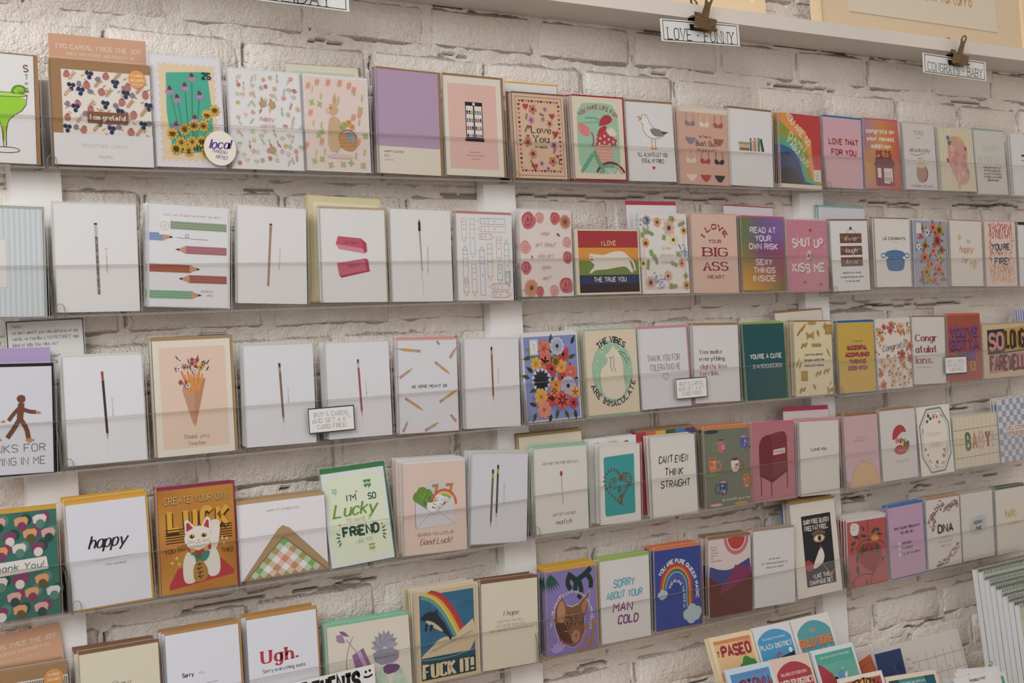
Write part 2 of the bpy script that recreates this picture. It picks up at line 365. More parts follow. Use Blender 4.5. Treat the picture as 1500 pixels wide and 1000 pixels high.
# card: x, z of its lower edge, width, height, tilt, depth, lean (metres, radians)
CARD = {
'r0_marg':(-0.0552,0.0028,0.0887,0.1351,0.0171,-0.0505,-0.015),
'r1_grateful':(0.0778,0.0026,0.1315,0.1334,0.0056,-0.0505,-0.015),
'r1_stamp':(0.1976,0.0044,0.0983,0.1478,-0.0015,-0.0505,0.006),
'r1_easter':(0.3130,0.0045,0.1076,0.1368,0.0004,-0.0505,-0.001),
'r1_bunny':(0.4236,0.0050,0.1050,0.1360,0.0087,-0.0505,-0.013),
'r1_purple':(0.5461,0.0043,0.1078,0.1534,0.0172,-0.0505,-0.015),
'r1_eggs':(0.6650,0.0049,0.1083,0.1515,0.0085,-0.0505,-0.009),
'r1_love':(0.7947,0.0042,0.1030,0.1339,-0.0006,-0.0505,-0.000),
'r1_bike':(0.9176,0.0067,0.1084,0.1339,-0.0053,-0.0505,-0.013),
'r1_gull':(1.0332,0.0055,0.1084,0.1332,-0.0062,-0.0505,0.006),
'r1_busts':(1.1564,0.0025,0.1179,0.1332,0.0148,-0.0505,-0.015),
'r1_books':(1.2723,0.0026,0.1117,0.1365,0.0197,-0.0505,-0.015),
'r1_fab':(1.4043,0.0017,0.1113,0.1367,0.0219,-0.0505,-0.015),
'r1_that':(1.5240,0.0043,0.1093,0.1327,0.0173,-0.0505,-0.009),
'r1_pets':(1.6398,0.0057,0.1064,0.1338,0.0002,-0.0505,0.008),
'r1_oneyou':(1.7600,0.0061,0.0990,0.1326,0.0031,-0.0505,0.011),
'r1_stripe':(1.8832,0.0058,0.1134,0.1294,0.0003,-0.0505,0.029),
'r1_retire':(1.9986,0.0012,0.1056,0.1345,-0.0019,-0.0505,0.035),
'r1_last':(2.1309,-0.0015,0.1136,0.1334,0.0163,-0.0505,0.024),
'r2_blue':(-0.0604,-0.1877,0.0956,0.1338,0.0243,-0.0505,-0.007),
'r2_pen1':(0.0591,-0.1851,0.1083,0.1376,0.0116,-0.0505,-0.015),
'r2_pencils':(0.1825,-0.1827,0.1121,0.1336,0.0524,-0.0505,-0.015),
'r2_pen2':(0.3066,-0.1815,0.1058,0.1336,0.0415,-0.0505,-0.015),
'r2_eraser':(0.4385,-0.1831,0.1064,0.1337,0.0177,-0.0505,-0.015),
'r2_brush':(0.5556,-0.1853,0.1062,0.1364,0.0195,-0.0505,-0.012),
'r2_crayons':(0.6714,-0.1868,0.1048,0.1328,0.0216,-0.0505,-0.015),
'r2_roses':(0.7927,-0.1835,0.1050,0.1356,0.0115,-0.0505,-0.015),
'r2_cat':(0.9213,-0.1832,0.1393,0.1065,0.0035,-0.0505,-0.015),
'r2_wild':(1.0489,-0.1849,0.1103,0.1345,0.0077,-0.0505,0.003),
'r2_heart':(1.1685,-0.1868,0.1102,0.1380,0.0186,-0.0505,-0.006),
'r2_read':(1.2907,-0.1872,0.1097,0.1335,0.0184,-0.0505,-0.004),
'r2_shut':(1.4084,-0.1911,0.1102,0.1332,0.0125,-0.0505,-0.014),
'r2_laugh':(1.5284,-0.1909,0.1067,0.1331,-0.0077,-0.0505,-0.015),
'r2_pot':(1.6559,-0.1861,0.1054,0.1328,0.0091,-0.0505,-0.010),
'r2_floral':(1.7717,-0.1878,0.1013,0.1318,0.0198,-0.0505,-0.015),
'r2_happy':(1.8915,-0.1896,0.1059,0.1340,0.0210,-0.0505,-0.008),
'r2_fire':(2.0106,-0.1924,0.1076,0.1362,0.0109,-0.0505,-0.008),
'r2_last':(2.1298,-0.1944,0.1116,0.1353,0.0038,-0.0505,-0.014),
'r3_foot':(-0.0616,-0.3818,0.1010,0.1322,0.0284,-0.0505,-0.015),
'r3_pen1':(0.0596,-0.3788,0.1038,0.1373,0.0074,-0.0505,0.010),
'r3_bouq':(0.1818,-0.3788,0.1104,0.1524,-0.0002,-0.0505,-0.010),
'r3_pen2':(0.3087,-0.3776,0.1068,0.1384,0.0141,-0.0505,-0.006),
'r3_pen3':(0.4356,-0.3774,0.1044,0.1367,0.0132,-0.0505,-0.001),
'r3_meant':(0.5532,-0.3799,0.1044,0.1370,0.0271,-0.0505,-0.012),
'r3_pen4':(0.6718,-0.3823,0.1027,0.1363,0.0313,-0.0505,-0.006),
'r3_bloom':(0.7908,-0.3801,0.1116,0.1379,-0.0044,-0.0505,-0.003),
'r3_vibes':(0.9177,-0.3795,0.1104,0.1378,0.0020,-0.0505,0.000),
'r3_toler':(1.0347,-0.3780,0.1127,0.1346,0.0018,-0.0505,0.021),
'r3_slight':(1.1563,-0.3772,0.1092,0.1342,0.0241,-0.0505,-0.005),
'r3_cutie':(1.2814,-0.3801,0.1060,0.1355,0.0093,-0.0505,0.022),
'r3_pasta':(1.4081,-0.3820,0.1031,0.1364,0.0206,-0.0505,-0.003),
'r3_yellow':(1.5305,-0.3843,0.1041,0.1331,0.0123,-0.0505,-0.002),
'r3_congf':(1.6400,-0.3835,0.1052,0.1363,0.0033,-0.0505,-0.015),
'r3_congr':(1.7480,-0.3816,0.1038,0.1333,0.0290,-0.0505,-0.015),
'r3_gotta':(1.8648,-0.3824,0.1088,0.1337,0.0133,-0.0505,-0.015),
'r3_solong':(2.0141,-0.3827,0.1715,0.1113,0.0062,-0.0505,-0.015),
'r4_thank':(-0.0647,-0.5594,0.1039,0.1307,0.0062,-0.0505,-0.015),
'r4_happy':(0.0554,-0.5595,0.1052,0.1325,-0.0122,-0.0505,0.008),
'r4_luck':(0.1754,-0.5594,0.1078,0.1369,0.0025,-0.0505,-0.015),
'r4_pat':(0.3019,-0.5569,0.1352,0.1034,-0.0000,-0.0505,0.002),
'r4_lucky':(0.4276,-0.5574,0.1046,0.1335,-0.0288,-0.0505,0.090),
'r4_good':(0.5523,-0.5591,0.1105,0.1339,0.0370,-0.0505,-0.004),
'r4_two':(0.6686,-0.5600,0.1060,0.1361,0.0800,-0.0505,-0.015),
'r4_match':(0.7948,-0.5581,0.1067,0.1340,0.0219,-0.0505,-0.015),
'r4_teal':(0.9180,-0.5594,0.0870,0.1259,0.0443,-0.0505,-0.006),
'r4_straight':(1.0414,-0.5615,0.1034,0.1358,0.0237,-0.0505,0.017),
'r4_mugs':(1.1694,-0.5609,0.1094,0.1360,0.0225,-0.0505,0.005),
'r4_mail':(1.2826,-0.5633,0.1093,0.1366,0.0327,-0.0505,-0.015),
'r4_ilove':(1.4073,-0.5658,0.1068,0.1361,0.0406,-0.0505,-0.005),
'r4_bump':(1.5301,-0.5629,0.0970,0.1349,0.0128,-0.0505,0.004),
'r4_baby':(1.6414,-0.5609,0.1075,0.1354,0.0035,-0.0505,0.009),
'r4_oct':(1.7581,-0.5629,0.1052,0.1374,-0.0086,-0.0505,0.031),
'r4_BABY':(1.8905,-0.5586,0.1484,0.1045,0.0030,-0.0505,0.019),
'r4_check':(2.0294,-0.5604,0.1191,0.1316,0.0007,-0.0505,0.005),
'r5_brown':(-0.0657,-0.7511,0.1116,0.1308,0.0145,-0.0505,-0.005),
'r5_shara':(0.0599,-0.7513,0.1048,0.1337,0.0084,-0.0505,0.020),
'r5_sorry':(0.1749,-0.7445,0.1044,0.1324,0.0029,-0.0505,0.014),
'r5_ugh':(0.2924,-0.7453,0.1066,0.1345,0.0063,-0.0505,0.014),
'r5_sucks':(0.4293,-0.7727,0.1361,0.1304,0.0179,-0.0505,0.028),
'r5_dolph':(0.5628,-0.7500,0.1086,0.1359,0.0163,-0.0505,-0.015),
'r5_hope':(0.6780,-0.7521,0.1078,0.1320,0.0420,-0.0505,-0.004),
'r5_cat':(0.8035,-0.7524,0.1018,0.1332,0.0131,-0.0505,-0.015),
'r5_man':(0.9153,-0.7507,0.1068,0.1333,0.0212,-0.0505,-0.015),
'r5_rain':(1.0343,-0.7495,0.1062,0.1332,0.0268,-0.0505,-0.015),
'r5_mount':(1.1577,-0.7472,0.1041,0.1331,0.0332,-0.0505,-0.015),
'r5_white':(1.2694,-0.7484,0.1056,0.1347,0.0392,-0.0505,-0.012),
'r5_champ':(1.3907,-0.7477,0.1214,0.1706,0.0019,-0.0505,0.048),
'r5_tomato':(1.5267,-0.7506,0.1133,0.1308,0.0150,-0.0505,-0.014),
'r5_preg':(1.6482,-0.7491,0.1065,0.1367,-0.0094,-0.0505,-0.006),
'r5_dna':(1.7634,-0.7474,0.1069,0.1361,0.0082,-0.0505,-0.009),
'r5_admit':(1.8753,-0.7472,0.1066,0.1354,0.0100,-0.0505,-0.005),
'r5_hello':(1.9953,-0.7491,0.1108,0.1338,0.0047,-0.0505,-0.010),
'b1_header':(0.0858,-0.0153,0.1309,0.1900,0.0041,-0.0300,0.020),
'b1_green':(0.4205,-0.0042,0.1191,0.1650,-0.0145,-0.0320,0.020),
'b1_yellow':(0.8013,0.0037,0.1040,0.1550,-0.0012,-0.0300,0.020),
'b2_cream':(0.4362,-0.1858,0.1184,0.1550,0.0423,-0.0340,0.020),
'b2_red':(1.0456,-0.1823,0.1150,0.1500,-0.0036,-0.0320,0.020),
'b2_redwhite':(1.2809,-0.1839,0.1269,0.1520,0.0261,-0.0300,0.020),
'b2_teal':(1.5355,-0.1808,0.1325,0.1500,0.0171,-0.0320,0.020),
'b3_purple':(-0.0521,-0.3911,0.0992,0.1650,0.0123,-0.0340,0.020),
'b3_kraft':(1.4059,-0.3819,0.1276,0.1570,-0.0288,-0.0300,0.020),
'b3_pale':(1.8698,-0.3802,0.1146,0.1550,-0.0210,-0.0280,0.020),
'b3_stripe':(2.1480,-0.3929,0.1228,0.1500,-0.0063,-0.0300,0.020),
'b4_kraftcream':(0.7966,-0.5536,0.1271,0.1500,-0.0033,-0.0340,0.020),
'b4_plant':(0.9218,-0.5586,0.1103,0.1400,0.0020,-0.0340,0.020),
'b4_pride':(1.0451,-0.5617,0.1363,0.1450,0.0040,-0.0340,0.020),
'b4_pink':(1.4016,-0.5576,0.1228,0.1480,0.0313,-0.0300,0.020),
'b5_peach':(-0.0549,-0.7689,0.1214,0.1900,-0.0775,-0.0300,0.020),
'b5_blue':(1.3752,-0.7315,0.0985,0.1500,0.0226,-0.0300,0.020),
'p_paseo':(1.1086,-0.9106,0.1010,0.1500,0.0177,-0.1400,0.330),
'p_plaza':(1.2089,-0.9111,0.0926,0.1500,0.0091,-0.1400,0.330),
'p_dome':(1.3098,-0.9121,0.0993,0.1500,0.0000,-0.1400,0.330),
'p_uptown':(1.0956,-0.9545,0.1064,0.1500,0.0199,-0.1900,0.330),
'p_wheeler':(1.1956,-0.9570,0.0946,0.1500,0.0284,-0.1900,0.330),
'p_neon':(1.3062,-0.9594,0.1073,0.1500,0.0161,-0.1900,0.330),
'p_brick':(1.3146,-1.0031,0.1122,0.1500,0.0366,-0.2400,0.330),
'p_frame':(1.4441,-1.0253,0.1380,0.1500,0.0773,-0.2400,0.330),
'p_teal2':(1.6297,-1.0634,0.1770,0.1500,0.0977,-0.2400,0.330),
}
WH = '#efefef'; CR = '#f1ead6'; KR = '#a98258'; INK = '#2a2624'; RED = '#b3202e'
# ------------------------------------------------------------------ first row
@art
def r0_marg(a):
    for t, y, h in (('S', 12, 9), ('T', 20, 7), ('OF', 26, 3), ('AS', 32, 6)): a.text(t, 92, y, h, '#8a4a35' if t != 'T' else '#7fae3a', b=1.3, al='r')
    g = '#9fdc1e'; o = '#6a4028'
    a.poly([(26, 37), (88, 37), (86, 50), (66, 58), (61, 64), (58, 80), (54, 80), (52, 64), (46, 58), (28, 50)], g, 1)
    a.line([(26, 36), (27, 48), (46, 58), (53, 65), (55, 86)], 1.2, o, 1); a.line([(90, 36), (87, 49), (66, 58), (60, 65), (58, 86)], 1.2, o, 1)
    a.ell(57, 37, 32, '#b9e85a', 3); a.ring(57, 37, 32, 1, o, 3); a.line([(55, 66), (55, 84)], .8, o); a.line([(59, 66), (59, 84)], .8, o)
    a.ring(57, 88, 20, 1.2, o, 4); a.poly([(66, 36), (70, 29), (80, 27), (88, 29), (91, 34), (80, 36)], '#5f9a1c', 1); a.poly([(70, 35), (73, 30), (81, 29), (87, 32), (80, 35)], '#a5d83a', 1)
    for k in range(4): a.line([(79, 35), (72+k*5, 30)], .6, '#5f9a1c')
    a.blob(12, 60, 9, g)
@art
def r1_grateful(a):
    a.rect(10, 9, 100, 70, '#efe6dc')
    def f(x, y, k):
        x = min(max(x, 14), 97); y = min(max(y, 13), 66); q = k % 5
        if q == 0: a.blob(x, y, 3.6, '#c2756c', .2, 7, 4.3); a.leaf(x-1, y-4, 4, 20, '#5b6478')
        elif q == 1:
            for p in ((-2, -2), (2, -1.6), (0, 2.2)): a.ell(x+p[0], y+p[1], 2.3, '#2d3a5c', n=9)
        elif q == 2: a.sprig(x-3, y+4, 10, -50, '#c99062', 4, .5)
        elif q == 3: a.blob(x, y, 3, '#8f8792', .25, 8); a.leaf(x+2, y+1, 4, 40, '#c99062')
        else: a.leaf(x-2, y, 5, -30, '#d6a274', .3); a.leaf(x+1, y+2, 5, 30, '#d6a274', .3)
    a.scat(f, 10, 7, 11, 10, 99, 69)
    a.rect(34, 48, 75, 59, '#8a5a3c'); a.text('i am grateful', 54.5, 53.5, 4.2, '#f3ece0', w=35, b=1.3, st='s')
    a.rect(0, 70, 100, 100, '#eceaea'); a.text('GRATITUDE CARDS', 50, 81, 2.6, '#b5b1b4', w=46, st='s', b=.7); a.text('maylay', 51, 91, 3.5, '#a9a5a8', st='i', b=.6)
    a.ell(86, 14, 9, '#eea24a', n=24); a.text('5 CARDS', 86, 10.5, 2.1, '#fff3df', b=1); a.text('INCLUDED', 86, 15, 2.1, '#fff3df', b=1); a.text('one sweet deal', 86, 19, 1.2, '#fff3df')
@art
def r1_stamp(a):
    a.rect(8, 6, 92, 95, '#eed8b2')
    for i in range(9):
        for x, y in ((11+i*9.7, 6), (11+i*9.7, 95)): a.rect(x, y-1.7, x+4.5, y+1.7, '#eceaf0')
    for i in range(12):
        for x in (8, 92): a.rect(x-2.4, 9+i*7.2, x+2.4, 12+i*7.2, '#eceaf0')
    a.poly([(20, 15), (80, 12), (84, 45), (84, 85), (24, 88), (18, 50)], '#49b89c')
    for x, y, b in ((24, 30, 60), (34, 37, 62), (46, 26, 60), (57, 17, 58), (67, 33, 62), (30, 62, 75), (58, 55, 70)):
        a.line([(x, y), (x*.4+30, 85)], .9, '#3d6a4a')
        for k in range(7): a.leaf(x, y, 9, 35+k*19, '#bd9ccb' if k % 2 else '#a886bb', .36)
        a.poly([(x-4.5, y+.8), (x, y-4.5), (x+4.5, y+.8)], '#6b4a3a', 1)
    for i in range(9): a.leaf(30+i*6, 86, 14, -60-i*8, '#4d5a35', .3)
    for x, y in ((76, 52), (88, 47), (42, 66), (56, 62), (70, 62), (24, 70), (36, 78), (52, 77), (66, 76), (80, 72), (46, 85), (28, 84), (72, 86)): a.flower(x, y, 8, '#e5b83c', '#6a4526', 9)
    a.text('25', 78, 16, 8, '#23404a', w=13, b=1.5)
def bits(a, cols, nx, ny, hole=None):
    def f(x, y, k):
        if hole and hole[0] < x < hole[2] and hole[1] < y < hole[3]: return
        c = cols[k % len(cols)]; q = a.R.randrange(5)
        if q == 0: a.ell(x, y, 3.6, c, 2); a.rect(x-.8, y, x+.8, y+3.4, '#e8d6c0')
        elif q == 1: a.sprig(x, y+3, 9, -90+a.R.uniform(-40, 40), c, 3)
        elif q == 2: a.blob(x, y, 3, c, .3)
        elif q == 3: a.leaf(x, y, 8, a.R.uniform(40, 120), c, .4); a.leaf(x, y, 5, -80, '#a9b77e', .4)
        else: a.flower(x, y, 3.4, c, '#d9b26a', 5)
    a.scat(f, nx, ny)
@art
def r1_easter(a):
    bits(a, ['#e3aa98', '#cf8078', '#cdd8b6', '#eac795', '#dfb9aa', '#c3cfba', '#edcdc0', '#b3c5a0'], 9, 10, (28, 44, 74, 58))
    a.text('happy', 50, 48, 6, '#e7a9a0', st='i', b=.7); a.text('easter', 51, 55, 5.5, '#e7a9a0', st='i', b=.7)
    for x, y in ((45, 33), (58, 34), (55, 80)): a.blob(x, y, 5, '#c9a578', .2); a.leaf(x-1, y-2, 7, -100, '#b8946a')
@art
def r1_bunny(a):
    a.rect(1.5, 1.5, 98.5, 98.5, '#f0dcd4')
    def f(x, y, k):
        if 28 < x < 76 and 12 < y < 78: return
        if k % 3 == 0:
            for q in (-3, 0, 3): a.leaf(x+q*.7, y-4, 12, 105, '#e6a488', .22)
        elif k % 3 == 1: a.sprig(x, y+3, 9, -80, '#bccd8c', 4)
        else: a.flower(x, y, 5, '#b5c98a', '#a9bd7c', 4)
    a.scat(f, 6, 9)
    a.poly([(36, 50), (34, 78), (48, 80), (56, 72), (58, 50), (50, 42), (40, 42)], '#d8b78c', 2); a.blob(44, 35, 8, '#d8b78c'); a.leaf(46, 30, 17, -84, '#cfae84', .3); a.leaf(49, 31, 17, -70, '#e0c39d', .3)
    a.ell(41, 33.5, 1.1, '#4a3a30'); a.blob(36, 36, 3.5, '#e6cfae')
    a.poly([(50, 60), (80, 56), (82, 72), (72, 79), (56, 76), (50, 68)], '#c9985e', 2); a.ring(66, 64, 13, 1.6, '#a97c48', 11, 0, 180)
    for k in range(4): a.line([(52, 63+k*3.6), (80, 61+k*3.6)], .7, '#b07f48')
    for x, y, c in ((62, 50, '#a6bc6c'), (68, 48, '#e9a25e'), (73, 52, '#e9a25e'), (57, 53, '#a6bc6c')): a.flower(x, y, 5, c, '#c78a3c', 5)
    a.poly([(64, 58), (70, 60), (77, 57), (77, 62), (70, 61), (64, 63)], '#6ba3d4'); a.leaf(69, 61, 12, 95, '#6ba3d4', .25); a.leaf(71, 61, 13, 78, '#7fb2de', .25)
    a.blob(52, 84, 22, '#e6c6c4', .1, 14, 3)
@art
def r1_purple(a):
    a.rect(0, 0, 100, 74, '#c0a4c2'); a.rect(0, 74, 100, 100, '#eee6d4')
    a.text('HAPPY EASTER', 8, 79, 2.6, '#5a5350', al='l', b=1.2, w=31); a.text('521 C', 8, 83, 2.6, '#5a5350', al='l', b=1.2); a.text('COWBOYISH', 8, 87, 2, '#8a827c', al='l', b=.8)
@art
def r1_eggs(a):
    a.rect(7, 7, 91, 93, '#edc4b7'); a.rect(36, 25, 66, 65, INK); a.rect(37.5, 29, 49.5, 61, '#f2ece4'); a.rect(52, 29, 64.5, 61, '#f2ece4'); a.ell(51, 27, 2.2, '#f2ece4', n=10)
    cs = ['#243a6b', '#d86a7a', '#e8a23a', '#8a6ab4', '#3a8a78', '#2a2a2a', '#c34a3a', '#5a8ad0']; k = 0
    for r in range(4):
        a.line([(37, 37+r*8), (65, 37+r*8)], .8, INK)
        for x in (39.5, 43.5, 47.5, 54, 58, 62): a.ell(x, 35+r*8, 1.7, cs[(k*5+r) % 8], 2.4, n=8); k += 1
    a.rect(34, 61.5, 67, 65, INK)
    a.lines(['THERE IS NOTHING AS', 'EGGS-CITING AS YOUR GOOD NEWS', 'HAPPY EASTER'], 50, 76, 3.4, 1.3, '#b0796f', b=.9)
@art
def r1_love(a):
    a.frame(5, 3.5, 95, 96.5, .7, '#6a4a44')
    for i in range(13):
        for y in (8.5, 91): a.heart(13+i*6.1, y, 2.5, ['#b33a35', '#2e2a33', '#d97f68'][i % 3])
    for i in range(15):
        for x in (11, 89): a.heart(x, 13+i*5.3, 2.5, ['#2e2a33', '#b33a35', '#d97f68', '#b33a35'][i % 4])
    for x, y, r, c in ((38, 18, 8, '#cf7a5a'), (70, 34, 6, '#d98a6a'), (25, 57, 8, '#cf7a5a'), (34, 71, 8, '#d98a6a'), (72, 79, 8, '#cf7a5a'), (34, 31, 6, '#c58ab4'), (62, 17, 4, '#c58ab4'), (57, 29, 4, '#c58ab4'), (76, 60, 6, '#b57ab0'), (50, 82, 4, '#c58ab4'), (62, 88, 4, '#c58ab4')): a.flower(x, y, r, c, '#5a2e33', 5)
    for x, y, r in ((24, 15, 5.5), (75, 25, 5.5), (80, 46, 6), (36, 86, 6), (28, 39, 3.5), (82, 73, 3.5), (26, 50, 3)): a.heart(x, y, r, '#c1362f')
    for x, y, an in ((24, 31, -80), (60, 25, 200), (20, 46, -60), (75, 52, -40), (84, 83, -80), (74, 70, -60), (28, 78, 60)): a.sprig(x, y, 9, an, '#4a4a33', 3, .6)
    a.text('Love', 52, 42, 10, '#2e2a2e', w=38, st='n', b=1.1); a.text('You', 51, 53, 10, '#2e2a2e', w=30, st='n', b=1.1); a.text('so much', 50, 62, 4.5, '#2e2a2e', w=24, st='n', b=.9)
@art
def r1_bike(a):
    a.poly([(9, 9), (50, 6), (88, 9), (91, 50), (90, 93), (50, 94), (9, 92), (7, 50)], '#a9d3b6', 1)
    a.text('YOU MAKE LIFE FUN', 50, 18, 6, '#b23a44', b=1.5, arc=(50, 62, 62, 128, 52), w=70)
    a.poly([(9, 30), (30, 36), (34, 42), (28, 50), (10, 44)], '#e58a86', 1); a.ring(30, 52, 9, 3, '#9a6a72', 12, 60, -60)
    a.poly([(58, 22), (72, 20), (80, 26), (72, 32), (60, 34), (48, 36)], '#c02c36', 2); a.poly([(50, 38), (64, 33), (68, 38), (54, 48), (46, 48)], '#c02c36', 2)
    a.line([(24, 26), (42, 25), (54, 28)], 2, '#5fae8c', 1); a.line([(18, 32), (40, 31), (52, 30)], 2, '#7fc0a0', 1)
    for i in range(5): a.leaf(74, 46, 14, -130+i*28, '#f2e3d6', .5)
    for x, y in ((52, 50), (61, 47), (69, 51), (60, 55), (78, 54), (50, 57)): a.flower(x, y, 8, '#c8394a', '#f0c0b8', 5)
    a.poly([(38, 58), (78, 58), (72, 78), (60, 84), (50, 78)], '#efb7a6', 1)
    for k in range(6): a.line([(40+k*6, 59), (46+k*4.5, 79)], .8, '#d58a80'); a.line([(40, 60+k*4), (76, 60+k*4)], .8, '#d58a80')
    a.ring(70, 104, 32, 4, '#7a3440', 30, 30, 150); a.ring(70, 104, 26, 1.5, '#d86a76', 25, 30, 150)
    for k in range(9): a.line([(70, 94), (50+k*5, 82)], .6, '#e6efe6')
    for w_, c in ((5, '#3f9a6c'), (2, '#7fc9a0')): a.line([(38, 66), (56, 92)], w_, c); a.line([(36, 70), (12, 92)], w_, c); a.line([(50, 84), (76, 84)], w_*.7, c)
@art
def r1_gull(a):
    g = '#8f8b8b'
    a.poly([(30, 22), (36, 15), (45, 16), (49, 24), (56, 32), (72, 34), (84, 38), (72, 43), (60, 46), (46, 44), (36, 37), (35, 28)], '#f7f7f7', 1); a.line([(30, 22), (36, 15), (45, 16), (49, 24), (56, 32), (72, 34)], .8, '#4a4646', 1)
    a.poly([(48, 33), (62, 32), (86, 38), (70, 43), (56, 42)], g, 1); a.line([(35, 28), (36, 37), (46, 44), (60, 46), (80, 41)], .8, '#4a4646', 1); a.poly([(74, 35.5), (90, 36.5), (78, 40)], '#4a4646')
    a.ell(40, 19, .9, INK, n=8); a.poly([(27, 21), (35, 19), (34, 23)], '#e8a63a')
    for p in ((24, 18, 20), (26, 24, -30), (28, 17, 60), (31, 25, 40)): a.leaf(p[0], p[1], 9, p[2], '#d9a83c', .25)
    for x in (52, 59): a.line([(x, 46), (x+1, 57)], 1.5, '#dd8d2c'); a.leaf(x-3, 58, 8, 5, '#dd8d2c', .4)
    a.text("I'LL ALWAYS LET YOU", 53, 66, 6, INK, w=62, b=.85, jit=.3); a.text('STEAL MY FRIES', 52, 74, 6, INK, w=46, b=.85, jit=.3); a.heart(53, 83, 3.5, '#c03a34')
@art
def r1_busts(a):
    a.rect(0, 0, 100, 6, '#efe0d0')
    cs = [['#8d8a9a', '#efe3da', '#a8664f'], ['#8d8a9a', '#efe3da', '#a8664f'], ['#efdccf', '#c23640', '#3a3436'], ['#efdccf', '#c23640', '#3a3436']]
    for r in range(4):
        for c in range(3):
            x = 22+c*29; y = (21, 43, 69, 91)[r]; k = cs[r][c]
            if r % 2 == 0:
                for s in (-1, 1): a.poly([(x, y), (x+s*4, y-3), (x+s*9, y-4), (x+s*11, y+1), (x+s*6, y+4), (x, y+3)], k, 1); a.line([(x+s*8, y-4), (x+s*6, y-13)], 1.2, k)
            elif not (r == 1 and c == 1): a.poly([(x-11, y-4), (x+11, y-4), (x+9, y), (x+3, y+5), (x-3, y+5), (x-9, y)], k)
    a.text('So Time to', 52, 37, 3.6, '#5a3634', st='h', b=.8, jit=.2); a.text('Bust Out', 54, 46, 7, '#5a3634', w=42, b=1); a.text('the good stuff!', 53, 54.5, 3.6, '#5a3634', w=38, b=.9, slant=.2)
@art
def r1_books(a):
    for i, (x, w_, y, c) in enumerate(((48, 4, 37, '#4f7458'), (53, 3.5, 40, '#c9b9a0'), (57, 5, 36, '#c9837e'), (62.5, 3.5, 38, '#e0c7b0'), (66.5, 4, 36, '#4f7458'))): a.rect(x, y, x+w_, 54, c); a.rect(x+.6, y+3, x+w_-.6, y+4, '#efe6da')
    a.poly([(72, 37), (76, 36.5), (81, 53.5), (77, 54)], '#3a3f3a'); a.poly([(70, 38), (72.5, 38), (77, 54), (74, 54)], '#6c8a5c')
    for i, c in enumerate(('#a8ab82', '#cfc3a0', '#a85a50')): a.rect(22+i, 42.5+i*3.8, 47, 46+i*3.8, c)
    a.text('you had me at "once upon a time"', 50, 57, 1.3, '#8a8480', b=.7)
@art
def r1_fab(a):
    cs = ['#c9302c', '#ee9a2e', '#98a636', '#52b48c', '#2d6a9c', '#2c4474', '#3a3038']
    a.rect(0, 0, 100, 95, cs[0])
    L = [[(0, 0), (22, 0), (34, 10), (62, 22), (76, 40), (78, 60), (84, 80), (100, 90)], [(0, 10), (10, 16), (30, 26), (56, 34), (66, 50), (68, 68), (76, 86), (100, 93)], [(0, 32), (22, 36), (44, 44), (54, 56), (58, 72), (66, 88), (96, 95)],
         [(0, 42), (20, 46), (38, 52), (48, 64), (52, 78), (60, 91), (90, 95)], [(0, 54), (20, 52), (40, 60), (50, 74), (58, 90), (80, 95)], [(0, 56), (20, 55), (36, 62), (48, 76), (54, 90), (72, 95)]]
    for l, c in zip(L, cs[1:6]): a.poly(l+[(100, 95), (0, 95)], c)
    a.poly([(0, 76), (16, 72), (34, 74), (46, 86), (54, 95), (0, 95)], cs[6], 0)
    a.text('YOU ARE SO', 45, 20, 11, '#f1e6d2', b=1, rot=42, w=72); a.text('DAMN', 42, 38, 10, '#f1e6d2', b=1, rot=34, w=44); a.text('FABULOUS', 44, 52, 10, '#f1e6d2', b=1, rot=40, w=62)
    a.rect(80, 74, 98, 90, '#eae4da'); a.lines(['THE', 'FUNNY', '$5.50'], 89, 78, 4, 2, '#4a4444'); a.rect(0, 95, 100, 100, '#efe2c8')
@art
def r1_that(a): a.text('LOVE THAT', 52, 34, 9, '#b32a36', w=76, b=1.7); a.text('FOR YOU', 52, 49, 9, '#b32a36', w=64, b=1.7); a.text('(but this card is late)', 52, 57, 2, '#d995a4')
@art
def r1_pets(a):
    a.grad(0, 0, 100, 100, [['#b98ab0', '#d98a4a', '#d96a5c'], ['#b07a98', '#dd9a3a', '#cf5a34'], ['#dd9a2e', '#cf8a44', '#c9582c'], ['#cf9a86', '#c9704a', '#c0522e']])
    for t, y in (('congrats on', 16), ('your newest', 27), ('addition', 38)): a.text(t, 50, y, 7, '#f2e3d6', w=78 if y < 35 else 54, b=2)
    a.rect(30, 64, 82, 96, '#8a2c4a'); a.poly([(34, 54), (78, 54), (88, 66), (26, 66)], '#7a2440'); a.text('PETS', 56, 49, 9, '#8a2440', w=42, b=2); a.rect(36, 70, 46, 84, '#f0e6de'); a.rect(54, 70, 78, 92, '#f0e6de')
    for x in (60, 70): a.blob(x, 78, 4, '#d9c9c0'); a.blob(x, 86, 5, '#c9b3ae')
    a.blob(74, 92, 4, '#b5304a')
@art
def r1_oneyou(a):
    a.text('YOU', 48, 14, 8, '#4a4644', w=30, st='n'); a.text('& YOUR WORK IS', 48, 22, 1.8, '#6a6462'); a.text('absolutely', 50, 40, 8, '#3a3634', w=66, st='i', b=.9); a.line([(18, 46), (40, 49), (66, 44)], .8, '#3a3634', 1)
    a.text('MUST BE', 50, 53, 2.2, '#4a4644', b=1.2); a.blob(52, 75, 18, '#bd8878', .05, 14, 20); a.ring(56, 75, 14, 3.5, '#6a4238', 16, 70, -80); a.poly([(36, 58), (68, 58), (66, 66), (40, 68)], '#dccfb0', 1); a.text('celebrated!', 50, 94, 6, '#4a4240', w=72, st='s', b=.7)
